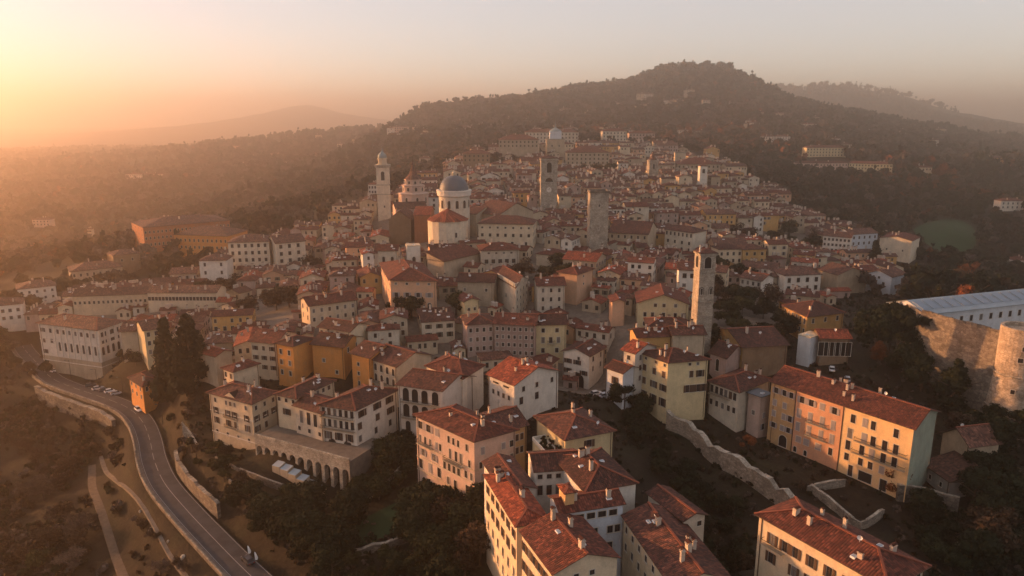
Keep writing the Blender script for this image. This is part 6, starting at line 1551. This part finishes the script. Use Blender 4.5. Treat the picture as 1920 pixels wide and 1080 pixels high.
tpx('autumn_tree', 1892, 362, 15, .8, zg=20, label='rust autumn tree on the eastern slope, right one of a pair')
tpx('autumn_tree', 1872, 318, 14, 1.0, zg=30, label='ochre tree hiding the yellow eastern villa')
tpx('conifer', 1637, 505, 17, 1.0, zg=17, label='dark conifer between the bluish white house and the blank pale gable')
tpx('cypress', 1764, 590, 17, 1.2, zg=14, label='dark cypress rising behind the armoury roof, western one')
tpx('cypress', 1830, 575, 15, 1.3, zg=14, label='dark cypress rising behind the armoury roof, eastern one')
tpx('autumn_tree', 1812, 572, 10, 1.2, zg=14, label='brown orange tree behind the armoury roof')
# groups by region: (polygon in the photograph, count, kinds, heights, where)
ORDW = ['first ', 'second ', 'third ', 'fourth ', 'fifth ', 'sixth ', 'seventh ', 'eighth ', 'ninth ', 'tenth ', 'eleventh ', 'twelfth ', 'thirteenth ', 'fourteenth ', 'fifteenth ', 'sixteenth ', 'seventeenth ', 'eighteenth ', 'nineteenth ', 'twentieth ', 'twenty-first ', 'twenty-second ', 'twenty-third ', 'twenty-fourth ', 'twenty-fifth ', 'twenty-sixth ', 'twenty-seventh ', 'twenty-eighth ', 'twenty-ninth ', 'thirtieth ']
def region(pl, n_, kinds, h0, h1, where, zg, group, wid=(1.0, 1.3), mind=4.0):
    pts = []; tries = 0; k = 0
    x0, x1, y0, y1 = min(p[0] for p in pl), max(p[0] for p in pl), min(p[1] for p in pl), max(p[1] for p in pl)
    while k < n_ and tries < n_ * 60:
        tries += 1; px, py = ctry.uniform(x0, x1), ctry.uniform(y0, y1)
        if not poly_in(px, py, pl): continue
        p = P(px, py, zg); p = P(px, py, H(p.x, p.y)); p = P(px, py, H(p.x, p.y))
        if any(math.hypot(p.x - q[0], p.y - q[1]) < mind for q in pts): continue
        hit = any(abs(b[0][0] - p.x) + abs(b[0][1] - p.y) < 110 and not sep([(p.x - 1.5, p.y - 1.5), (p.x + 1.5, p.y - 1.5), (p.x + 1.5, p.y + 1.5), (p.x - 1.5, p.y + 1.5)], b) for b in blocked)
        if hit: continue
        if min((r_.x - p.x) ** 2 + (r_.y - p.y) ** 2 for r_ in road) < 8.5 ** 2: continue
        pts.append((p.x, p.y, ctry.choice(kinds), proj(p)[0])); k += 1
    cnt = {}
    for q in pts: cnt[q[2]] = cnt.get(q[2], 0) + 1
    done = {}
    for x, y, kind, _ in sorted(pts, key=lambda q: q[3]):
        i = done.get(kind, 0); done[kind] = i + 1
        lab = f"{KN[kind]} {where}" + (f", {ORDW[i]}from left" if cnt[kind] > 1 else '')
        tree(kind, x, y, ctry.uniform(h0, h1), ctry.uniform(*wid), label=lab, group=group + ', ' + KN[kind])
EV = ['evergreen_tree'] * 3
for q_ in ([P(x, y, 28) for x, y in ((905, 860), (1190, 860), (1290, 960), (1300, 1120), (905, 1120))],): blocked.append([(p.x, p.y) for p in (q_[0], q_[3], q_[2], q_[1])])
region([(480, 965), (560, 940), (650, 1000), (640, 1100), (530, 1100)], 13, EV, 8, 12, 'in the black clump beside the lower road', 2, 'clump by the lower road')
region([(422, 955), (500, 950), (500, 1010), (470, 1030), (440, 1000)], 5, EV, 6, 8, 'at the lower road inner edge', 2, 'trees on the inner road edge')
region([(610, 880), (760, 850), (780, 900), (700, 950), (600, 940)], 14, EV + ['olive_tree'], 5, 9, 'under the pink and cream palazzo garden', 5, 'garden below the palazzo')
region([(790, 960), (890, 980), (910, 1100), (820, 1120), (760, 1020)], 14, EV + ['brown_tree'], 7, 11, 'in the hollow beside the convent', 4, 'hollow left of the convent')
region([(660, 1060), (800, 1060), (830, 1130), (650, 1130)], 8, ['olive_tree', 'evergreen_tree'], 4, 7, 'at the bottom below the ruined wall', 3, 'below the ruined wall')
region([(1165, 790), (1220, 820), (1300, 905), (1380, 965), (1400, 1080), (1340, 1100), (1300, 1000), (1210, 860)], 24, EV + ['evergreen_tree', 'brown_tree'], 4.5, 7, 'in the ravine below the rubble wall', 8, 'ravine below the rubble wall')
region([(330, 850), (400, 850), (480, 880), (470, 930), (400, 920)], 9, ['olive_tree', 'brown_tree', 'evergreen_tree'], 3, 6, 'on the terraced villa garden', 5, 'terraced garden')
region([(1780, 780), (1920, 800), (1920, 1080), (1800, 1080), (1790, 960)], 22, EV + ['brown_tree'], 8, 13, 'on the dark slope right of the palace', 8, 'dark slope right of the palace')
region([(1690, 950), (1790, 970), (1790, 1080), (1740, 1060)], 8, EV, 5, 8, 'behind the chimney roof', 7, 'behind the chimney roof')
region([(1330, 840), (1430, 850), (1560, 930), (1500, 935), (1400, 895)], 6, ['shrub', 'brown_tree'], 2.5, 4, 'above the rubble wall', 12, 'narrow garden')
region([(225, 660), (300, 650), (320, 700), (240, 700)], 9, ['brown_tree', 'olive_tree'], 5, 8, 'east of the loggia palace', 6, 'slope by the loggia palace')
region([(-10, 600), (60, 600), (75, 640), (30, 660), (-10, 660)], 8, ['brown_tree', 'olive_tree'], 8, 12, 'at the western road bend', 4, 'western road bend')
region([(150, 745), (300, 800), (300, 850), (180, 830)], 5, ['bare_tree', 'brown_tree'], 3, 5, 'on the bank below the road bend', -5, 'bank below the bend')
region([(240, 880), (330, 960), (420, 1080), (300, 1080), (250, 980)], 9, ['bare_tree', 'brown_tree'], 2.5, 5, 'on the brown bank outside the road', -5, 'brown bank outside the road')
region([(10, 820), (160, 880), (170, 1080), (10, 1080)], 16, ['brown_tree', 'bare_tree', 'olive_tree'], 5, 9, 'on the lower western slope', -14, 'lower western slope')
region([(480, 850), (600, 895), (650, 920), (560, 925), (480, 890)], 6, ['shrub'], 1.2, 2.2, 'at the foot of the arcaded terrace', 6, 'foot of the arcaded terrace')
gcount = {}
for gi, ((gx, gy), gr) in enumerate(GROVES):
    near_ = min(LAND, key=lambda l: math.hypot(gx - l[1], gy - l[2]))[0]
    kk = ['evergreen_tree', 'olive_tree', 'brown_tree'] if gi not in (3, 4, 11) else ['brown_tree', 'olive_tree', 'brown_tree']
    its = []
    for k in range(max(2, int(gr * .55))):
        a, d = ctry.uniform(0, 6.28), gr * math.sqrt(ctry.random()); its.append((proj((gx + d * math.cos(a), gy + d * math.sin(a), 20))[0], ctry.choice(kk), gx + d * math.cos(a), gy + d * math.sin(a)))
    gdx, gdy = [(gx - l[1], gy - l[2]) for l in LAND if l[0] == near_][0]; side_ = ('right of' if gdx > 0 else 'left of') if abs(gdx) > abs(gdy) else ('behind' if gdy > 0 else 'in front of')
    for _, kd, x, y in sorted(its):
        gk = (side_, near_, kd); i = gcount.get(gk, 0); gcount[gk] = i + 1
        tree(kd, x, y, ctry.uniform(7, 12), ctry.uniform(1, 1.3), label=f'{KN[kd]} in the grove {side_} {near_}, {ORDW[i]}from left', group=f'grove near {near_}, {KN[kd]}')
print('TREES', tree_n)

# woodland on the far slopes: nobody could count it
low = {}
for k, (shape, nl, lf, mat, core) in dict(brown=('round', 46, .13, 'leaf_brown', .6), bare=('round', 44, .12, 'leaf_bare', .35), dark=('round', 46, .13, 'leaf_dark', .7), rust=('round', 44, .12, 'leaf_rust', .5), cone=('cone', 46, .10, 'leaf_dark', .8)).items():
    me_ = crown_mesh('crown', 400 + len(low), shape, nl, lf, mat, core, 4)
    kind = {'brown': 'brown_tree', 'bare': 'bare_tree', 'dark': 'evergreen_tree', 'rust': 'autumn_tree', 'cone': 'conifer'}[k]
    px, py, t = {'brown': (1480, 262, 950), 'bare': (1380, 268, 950), 'dark': (1560, 345, 700), 'rust': (1260, 250, 980), 'cone': (1448, 330, 720)}[k]
    p = T(px, py, t); z = H(p.x, p.y)
    root = thing(kind, f'{KN[kind]} standing by itself among the hillside villas', 'tree', (p.x, p.y, z)); o = link('crown', me_, root); o.scale = (11, 11, 11); low[k] = o
def scatter(name, label, pts, scl, obj):
    me_ = bpy.data.meshes.new(name); me_.from_pydata([tuple(p) for p in pts], [], [])
    at = me_.attributes.new('scl', 'FLOAT', 'POINT'); at.data.foreach_set('value', np.array(scl, dtype=np.float32))
    o = link(name, me_); o['kind'] = 'stuff'; o['label'] = label
    ng = bpy.data.node_groups.new(name, 'GeometryNodeTree')
    ng.interface.new_socket('Geometry', in_out='INPUT', socket_type='NodeSocketGeometry'); ng.interface.new_socket('Geometry', in_out='OUTPUT', socket_type='NodeSocketGeometry')
    gi = ng.nodes.new('NodeGroupInput'); go = ng.nodes.new('NodeGroupOutput'); ip = ng.nodes.new('GeometryNodeInstanceOnPoints'); oi = ng.nodes.new('GeometryNodeObjectInfo'); na_ = ng.nodes.new('GeometryNodeInputNamedAttribute')
    oi.inputs['Object'].default_value = obj; oi.inputs['As Instance'].default_value = True; oi.transform_space = 'ORIGINAL'
    na_.data_type = 'FLOAT'; na_.inputs['Name'].default_value = 'scl'
    rv = ng.nodes.new('FunctionNodeRandomValue'); rv.data_type = 'FLOAT'; rv.inputs[2].default_value = 0; rv.inputs[3].default_value = 6.28
    cx_ = ng.nodes.new('ShaderNodeCombineXYZ'); e2r = ng.nodes.new('FunctionNodeEulerToRotation')
    L = ng.links.new
    L(gi.outputs[0], ip.inputs['Points']); L(oi.outputs['Geometry'], ip.inputs['Instance']); L(rv.outputs[1], cx_.inputs[2]); L(cx_.outputs[0], e2r.inputs[0]); L(e2r.outputs[0], ip.inputs['Rotation'])
    L(na_.outputs[0], ip.inputs['Scale']); L(ip.outputs[0], go.inputs[0])
    md = o.modifiers.new('scatter', 'NODES'); md.node_group = ng; return o
r = np.random.default_rng(5)
def cloud(n_, a0, a1, r0, r1, pw=1.0):
    a = np.radians(r.uniform(a0, a1, n_)); d = (r0 ** 2 + (r1 ** 2 - r0 ** 2) * r.uniform(0, 1, n_) ** pw) ** .5
    return d * np.sin(a), d * np.cos(a)
def vis_noise(x, y): return np.sin(x * .021 + 1.7 * np.sin(y * .013)) * np.cos(y * .017 + 1.3 * np.sin(x * .011))
tp = np.array(TOWN); tb = np.array([((p[0][0] + p[2][0]) / 2, (p[0][1] + p[2][1]) / 2) for p in blocked])
def in_poly(x, y, pl):
    c = np.zeros(x.shape, bool); j = len(pl) - 1
    for i in range(len(pl)):
        cond = (pl[i][1] > y) != (pl[j][1] > y); xi = (pl[j][0] - pl[i][0]) * (y - pl[i][1]) / ((pl[j][1] - pl[i][1]) or 1e-9) + pl[i][0]
        c ^= cond & (x < xi); j = i
    return c
MEADOW = [tuple(P(x, y, 5)[:2]) for x, y in [(1705, 452), (1770, 432), (1826, 444), (1834, 480), (1790, 505), (1730, 505), (1702, 478)]]
sets = {k: [] for k in low}
for (n_, a0, a1, r0, r1, hs, dens) in ((9000, -40, 40, 330, 900, (6, 12), .95), (20000, -40, 40, 900, 1700, (7, 19), .9), (16000, -40, 40, 1700, 3300, (11, 20), .85)):
    x, y = cloud(n_, a0, a1, r0, r1)
    ok = ~in_poly(x, y, TOWN) & ~in_poly(x, y, MEADOW)
    for bx, by in tb: ok &= (x - bx) ** 2 + (y - by) ** 2 > 12 ** 2
    for h in HS:
        if h['c'].length > 450:   # keep the view onto the villas' fronts free
            d = h['c'].normalized(); s_ = h['c'] - d * 16; w_h = (h['q'][1] - h['q'][0]).length / 2 + 5; u_ = (h['q'][1] - h['q'][0]).normalized()
            al = (x - s_.x) * u_.x + (y - s_.y) * u_.y; de = (x - s_.x) * d.x + (y - s_.y) * d.y
            ok &= ~((abs(al) < w_h) & (abs(de) < 18))
    left = x < -.1 * y - 20
    nz = vis_noise(x, y)
    ok &= ~(left & (r.uniform(0, 1, n_) > .35 + .5 * (nz > -.1)))         # fields between the western woods
    x, y, nz = x[ok], y[ok], nz[ok]; z = H_arr(x, y); px = np.arctan2(x, y)
    u = r.uniform(0, 1, len(x)); s = r.uniform(*hs, len(x)) * (1 + .25 * nz)
    rust_zone = (np.hypot(x - 230, y - 980) < 170) | (np.hypot(x - 420, y - 760) < 60)
    kind = np.where(u < .40, 0, np.where(u < .66, 1, np.where(u < .86, 2, np.where(u < .88, 3, 4))))
    kind = np.where((x > 60) & (y < 900) & (x > .28 * y) & (u > .25) & (u < .55), 2, kind)
    kind = np.where(rust_zone & (u < .4), 3, kind)
    for k, nm in enumerate(low): 
        m_ = kind == k; sets[nm] += list(zip(x[m_], y[m_], z[m_] - .12 * s[m_], s[m_] * (1.15 if nm != 'cone' else 1.35)))
for pa, pb, t, n_ in (((757, 213), (930, 190), 1405, 60), ((930, 190), (1190, 158), 1455, 60), ((1195, 150), (1270, 124), 1500, 40), ((1270, 124), (1400, 142), 1500, 50), ((1400, 142), (1560, 205), 1460, 50), ((1440, 160), (1800, 224), 2950, 120), ((280, 280), (740, 230), 1850, 110)):
    for k in range(n_):
        f = r.uniform(0, 1); p = T(pa[0] + (pb[0] - pa[0]) * f, pa[1] + (pb[1] - pa[1]) * f, t + r.uniform(-40, 40)); s_ = r.choice((9, 12, 15, 19, 24)) * (1.3 if t > 2000 else 1)
        sets[('brown', 'bare', 'dark', 'cone', 'cone')[r.integers(0, 5)]].append((p.x, p.y, H(p.x, p.y) - 1, s_))
for nm, pts in sets.items():
    scatter('woodland', {'brown': 'brown autumn woodland covering the far slopes', 'bare': 'bare greyish woodland on the far slopes', 'dark': 'dark evergreen woodland on the slopes and valley', 'rust': 'rust coloured treetops scattered through the woods', 'cone': 'pointed conifers scattered through the woodland'}[nm], [p[:3] for p in pts], [p[3] for p in pts], low[nm])
# undergrowth near by
x, y = cloud(33000, -42, 42, 90, 380)
ok = ~in_poly(x, y, TOWN)
for i in range(0, len(road), 3): ok &= (x - road[i].x) ** 2 + (y - road[i].y) ** 2 > 8.0 ** 2
for b in blocked:
    c0, c1 = sum(p[0] for p in b) / 4, sum(p[1] for p in b) / 4; rr_ = max(math.hypot(p[0] - c0, p[1] - c1) for p in b) 
    n2 = (x - c0) ** 2 + (y - c1) ** 2 < (rr_ + 1) ** 2
    if n2.any():
        bb = [(c0 + (p[0] - c0) * 1.12, c1 + (p[1] - c1) * 1.12) for p in b]; ok &= ~(n2 & in_poly(x, y, bb))
cl_ = [tuple(P(px, py, 10)[:2]) for px, py in ((1320, 815), (1560, 900), (1690, 935), (1640, 1000), (1560, 985), (1430, 900))]
lw_ = [tuple(P(px, py, 5)[:2]) for px, py in ((600, 930), (640, 985), (740, 1000), (800, 960), (760, 940), (520, 900), (480, 930), (560, 960))]
thin = in_poly(x, y, cl_) | in_poly(x, y, lw_); ok &= ~(thin & (r.uniform(0, 1, len(x)) < .8))
nz = np.sin(x * .09 + 1.3) * np.cos(y * .11) ; ok &= nz + r.uniform(-.8, .8, len(x)) > -.1
pth = drape([(176, 872), (178, 920), (200, 985), (228, 1065), (250, 1130)], -12) + drape([(185, 828), (200, 872), (235, 925), (280, 990), (322, 1062), (360, 1120)], -7)
for p in pth: ok &= (x - p.x) ** 2 + (y - p.y) ** 2 > 2.6 ** 2
x, y = x[ok], y[ok]; z = H_arr(x, y); s = r.uniform(.8, 2.4, len(x)) * np.where((x < -95) & (y < 260), 1.9, 1.0); u = r.uniform(0, 1, len(x)); east = x > -60
for nm, m_ in (('brown', (u < .5) & ~(east & (u < .15))), ('bare', (u >= .5) & (u < .72)), ('dark', (u >= .72) | (east & (u < .15)))):
    scatter('undergrowth', {'brown': 'brown scrub on the near slopes', 'bare': 'dry pale scrub on the near slopes', 'dark': 'dark low bushes between the near trees'}[nm], [(a, b, c - .3 * d) for a, b, c, d in zip(x[m_], y[m_], z[m_], s[m_])], s[m_], low[nm])
# ------------------------------------------------------------------ cars, lamps, small things
def paint(c, nm):
    n = N('car_paint_' + nm); n.b.inputs['Coat Weight'].default_value = .5; return n.out(c, .35)
PAINT = {'white': paint((.75, .75, .73), 'white'), 'dark': paint((.03, .032, .04), 'dark'), 'silver': paint((.38, .38, .39), 'silver')}
M['rubber'] = plain('rubber', (.02, .02, .02), .9); M['lamp_glass'] = plain('headlight_glass', (.7, .7, .68), .2); M['tail_red'] = plain('tail_light_red', (.4, .02, .01), .3)
def car(label, x, y, z, az, col):
    root = thing('car', label, 'car', (x, y, z)); root.rotation_euler = (0, 0, az)
    key = ('car', col)
    if key not in mesh_cache:
        # cross-sections along x, (x, half width, z bottom, z shoulder)
        mb = MB(); prof = [(-2.1, .72, .42, .72), (-1.95, .82, .28, .86), (-1.2, .86, .24, .92), (.6, .86, .24, .92), (1.5, .84, .26, .82), (2.0, .78, .30, .70), (2.15, .68, .42, .58)]
        pr = None
        for px_, w, z0, z1 in prof:
            cur = [(px_, -w * .92, z0), (px_, -w, (z0 + z1) / 2), (px_, -w * .9, z1), (px_, w * .9, z1), (px_, w, (z0 + z1) / 2), (px_, w * .92, z0)]
            if pr:
                for k in range(6): mb.quad([pr[k], cur[k], cur[(k + 1) % 6], pr[(k + 1) % 6]][::-1])
            else: mb.quad(cur)
            pr = cur
        mb.quad(pr[::-1])
        body = mb.mesh('body', [PAINT[col]])
        gb = MB(); lo = [(-1.85, -.76), (.95, -.76), (.95, .76), (-1.85, .76)]; hi = [(-1.35, -.6), (.2, -.6), (.2, .6), (-1.35, .6)]
        for i in range(4): j = (i + 1) % 4; gb.quad([(*lo[i], .88), (*lo[j], .88), (*hi[j], 1.40), (*hi[i], 1.40)])
        rb = MB(); rb.box(-1.4, -.63, 1.39, .25, .63, 1.45)
        wb = MB(); c_ = []
        for s in (-.1, .1): c_.append([(.31 * math.cos(t), s, .31 * math.sin(t)) for t in [k * math.pi / 6 for k in range(12)]])
        for i in range(12): j = (i + 1) % 12; wb.quad([c_[0][i], c_[0][j], c_[1][j], c_[1][i]])
        wb.quad(c_[0][::-1]); wb.quad(c_[1])
        hb = MB(); hb.box(0, -.15, -.07, .06, .15, .07)
        mesh_cache[key] = (body, gb.mesh('windows', [M['glass']]), rb.mesh('roof', [PAINT[col]]), wb.mesh('wheel', [M['rubber']]), hb.mesh('headlight', [M['lamp_glass']]), hb.mesh('tail_light', [M['tail_red']]))
    b, gl_, rf, wh, hl, tl = mesh_cache[key]
    link('body', b, root); link('windows', gl_, root); link('roof', rf, root)
    for wx in (-1.3, 1.35):
        for wy in (-.78, .78): link('wheel', wh, root, (wx, wy, .31))
    for wy in (-.55, .55): link('headlight', hl, root, (2.06, wy, .58)); link('tail_light', tl, root, (-2.12, wy, .66))
    return root
def road_at(px, py, off=0.0):
    p = P(px, py, 0); i = min(range(len(road)), key=lambda k: (road[k] - p).length); i = max(1, min(i, len(road) - 2)); d = (road[i + 1] - road[i - 1]); d.z = 0; d.normalize()
    q = road[i] + Vector((d.y, -d.x, 0)) * off; return q.x, q.y, math.atan2(d.y, d.x)
x, y, a = road_at(450, 1058, -1.9); car('black car with a pale roof driving down the lower road', x, y, .0, a + math.pi, 'dark')
x, y, a = road_at(251, 772, -1.6); car('white car driving alone round the road bend', x, y, .0, a, 'white')
for i, (px, py, col, nm) in enumerate(((170, 722, 'dark', 'dark car parked nearest the white palace'), (184, 728, 'silver', 'grey car parked second in the row below the white palace'), (197, 731, 'dark', 'dark car between the grey and the white one below the palace'), (207, 733, 'white', 'white car in the parked row below the palace'), (219, 737, 'silver', 'grey car at the road end of the parked row'))):
    p = P(px, py, .3); xx, yy, aa = road_at(px, py + 12, 0); car(nm, p.x, p.y, H(p.x, p.y) + .05, aa + 1.2, col).location.z = max(H(p.x, p.y), -.3) + .1
for (px, py, nm) in ((92, 690, 'white car at the foot of the pink palace corner'), (105, 694, 'white van like car next to the palace hedge')):
    p = P(px, py, .3); car(nm, p.x, p.y, max(H(p.x, p.y), -.3) + .1, 1.0, 'white')
for px, py, az, col, nm in ((1118, 742, .5, 'white', 'white car in the lane beside the tall white gabled house'), (1135, 748, .5, 'silver', 'grey car in the lane beside the tall white gabled house'), (1560, 690, 1.2, 'white', 'white car on the court behind the long apricot palace'), (1590, 700, 1.2, 'silver', 'grey car on the court behind the long apricot palace')):
    p = P(px, py, 16)
    for _ in range(3): p = P(px, py, H(p.x, p.y))
    car(nm, p.x, p.y, H(p.x, p.y) + .4, az, col)
for k, (px, py) in enumerate(((75, 690), (110, 712), (158, 732), (210, 750), (292, 800))):
    x, y, a = road_at(px, py, 0); off = -5.2
    dx, dy = math.cos(a), math.sin(a); x, y = x + dy * off, y - dx * off
    z = max(H(x, y), -.45)
    root = thing('street_lamp', f"thin grey street lamp along the upper road, {['westernmost', 'second from the west', 'opposite the parked cars', 'near the small orange house', 'easternmost at the bend'][k]}", 'street lamp', (x, y, z), 'street lamps along the upper road')
    mb = MB(); mb.lathe((0, 0, 0), [(.11, 0), (.06, 7.5)], 6); o = link('pole', mb.mesh('pole', [M['iron']]), root)
    mb = MB(); mb.beam(Vector((0, 0, 7.4)), Vector((math.sin(a) * -1.4 * -1, math.cos(a) * 1.4 * -1, 7.8)), .08, .08); link('arm', mb.mesh('arm', [M['iron']]), root)
    mb = MB(); ex, ey = math.sin(a) * 1.4, -math.cos(a) * 1.4; mb.box(ex - .35, ey - .15, 7.72, ex + .35, ey + .15, 7.9); link('lamp_head', mb.mesh('lamp_head', [M['lead']]), root)
for px, py, nm in ((465, 1040, 'taller white advertising flag by the lower road'), (478, 1052, 'shorter white advertising flag by the lower road')):
    p = P(px, py, .3); root = thing('flag', nm, 'flag', (p.x, p.y, max(H(p.x, p.y), -.3)))
    mb = MB(); mb.lathe((0, 0, 0), [(.05, 0), (.03, 2.9)], 6); link('pole', mb.mesh('pole', [M['iron']]), root)
    mb = MB(); n_ = 8
    for i in range(n_):
        z0, z1 = .9 + 2.0 * i / n_, .9 + 2.0 * (i + 1) / n_; w0, w1 = [.75 * math.sin(math.pi * min(.97, .25 + .7 * t)) for t in (i / n_, (i + 1) / n_)]
        y0, y1 = .12 * math.sin(i), .12 * math.sin(i + 1)
        mb.quad([(.03, 0, z0), (w0, y0, z0), (w1, y1, z1), (.03, 0, z1)]); mb.quad([(.03, .03, z0), (.03, .03, z1), (w1, y1 + .03, z1), (w0, y0 + .03, z0)])
    link('cloth', mb.mesh('cloth', [M['white_paint']]), root)
# glazed cold frames in the lower garden
a, b = P(512, 905, 5), P(602, 932, 5); d = (b - a).normalized(); n_ = Vector((-d.y, d.x, 0)); L = (b - a).length
root = thing('cold_frame', 'row of low pale glazed garden frames in the dark lower garden', 'cold frame', tuple((a + b) / 2))
for k in range(6):
    p0 = a + d * (L * (k + .03) / 6); p1 = a + d * (L * (k + .97) / 6); z0 = max(H(p.x, p.y) for p in (p0, p1, p0 + n_ * 2, p1 + n_ * 2)) + .3
    mb = MB(); f4 = [p0, p1, p1 + n_ * 2.3, p0 + n_ * 2.3]
    lo = [Vector((p.x, p.y, z0 - 2)) for p in f4]; hi = [Vector((p.x, p.y, z0 + (.5 if i < 2 else 1.0))) for i, p in enumerate(f4)]
    for i in range(4): mb.quad([lo[i], lo[(i + 1) % 4], hi[(i + 1) % 4], hi[i]])
    mb.quad(hi, 1); part('glazed_panel', mb, [M['tan'], M['bluish']], root)
# pots and clutter on the white roof terrace
q, z = TERR; rs = random.Random(4)
for k in range(22):
    fu, fv = rs.uniform(.1, .9), rs.uniform(.12, .9); p = q[0] + (q[1] - q[0]) * fu + (q[3] - q[0]) * fv
    r0 = rs.uniform(.18, .34)
    root = thing('potted_plant', 'small potted plant on the white roof terrace behind the convent', 'potted plant', (p.x, p.y, z), 'potted plants on the white roof terrace')
    mb = MB(); mb.lathe((0, 0, 0), [(r0 * .7, 0), (r0, .45), (.01, .45)], 8); link('pot', mb.mesh('pot', [M['ridge']]), root)
    o = link('foliage', KINDS['shrub'][0][k % 3], root, (0, 0, .1)); o.scale = [rs.uniform(.9, 1.6)] * 3
# pale rocks and cut brush along the outer verge
rs = random.Random(9)
for k, t in enumerate(offset_line(road, 7.6, 2)):
    pj = proj(t)
    if pj and pj[1] > 930 and k % 2 == 0 and k < 60:
        t = t + Vector((rs.uniform(-.8, .8), rs.uniform(-1, 1), 0)); z = H(t.x, t.y); s_ = rs.uniform(.35, .9); mb = MB()
        mb.lathe((0, 0, 0), [(s_ * .9, -.4), (s_ * rs.uniform(.8, 1.1), s_ * .3), (s_ * .6, s_ * .7), (0.02, s_ * .9)], 7)
        tag(link('boulder', mb.mesh('boulder', [M['stone_pale']]), None, (t.x, t.y, z)), 'pale boulder lying on the outer verge of the lower road', 'boulder', 'boulders on the outer road verge')
# television aerials on some near roofs
for h in HS:
    if h['c'].length < 240 and h['roof'] != 'flat' and rs.random() < .8:
        c = h['c']; mb = MB(); zr = h['ze'] + 2.0; off = Vector((rs.uniform(-2, 2), rs.uniform(-2, 2), 0))
        mb.beam(Vector((c.x, c.y, zr)) + off, Vector((c.x + .04, c.y, zr)) + off, .05, 3.2)
        for k in range(4): mb.beam(Vector((c.x - .5 + .08 * k, c.y, zr + 3.1 - .25 * k)) + off, Vector((c.x + .5 - .08 * k, c.y, zr + 3.1 - .25 * k)) + off, .03, .03)
        tag(link('aerial', mb.mesh('aerial', [M['iron']])), ' '.join(('thin television aerial on the roof of the ' + h['label'].split(',')[0]).split()[:16]), 'aerial')

# dishes and vents that catch the light on the roofs
dish = MB(); dish.lathe((0, 0, 0), [(.02, 0), (.28, .06), (.45, .2)], 8)
for v in range(len(dish.v)): x_, y_, z_ = dish.v[v]; dish.v[v] = (x_, -z_ + .2, y_ + .5)
dish.beam(Vector((0, .1, -.4)), Vector((.05, .1, -.4)), .05, .9); dm_ = dish.mesh('satellite_dish', [M['white_paint']])
for h in HS:
    if h['c'].length < 330 and h['roof'] in ('hip', 'gable0', 'gable1') and rs.random() < .75:
        q = h['q']; L0, L1 = (q[1] - q[0]).length, (q[3] - q[0]).length; pit_ = h.get('pitch', .36)
        fu, fv = rs.uniform(.2, .8), rs.uniform(.12, .35); p = q[0] + (q[1] - q[0]) * fu + (q[3] - q[0]) * fv
        z = h['ze'] + .35 + pit_ * min(fv * L1 if h['roof'] != 'gable1' else 1e9, min(fu, 1 - fu) * L0 if h['roof'] != 'gable0' else 1e9)
        lb = ' '.join(('white dish on the roof of the ' + h['label'].split(',')[0]).split()[:16])
        tag(link('satellite_dish', dm_, None, (p.x, p.y, z + .3), rs.uniform(-1, .6)), lb, 'satellite dish')
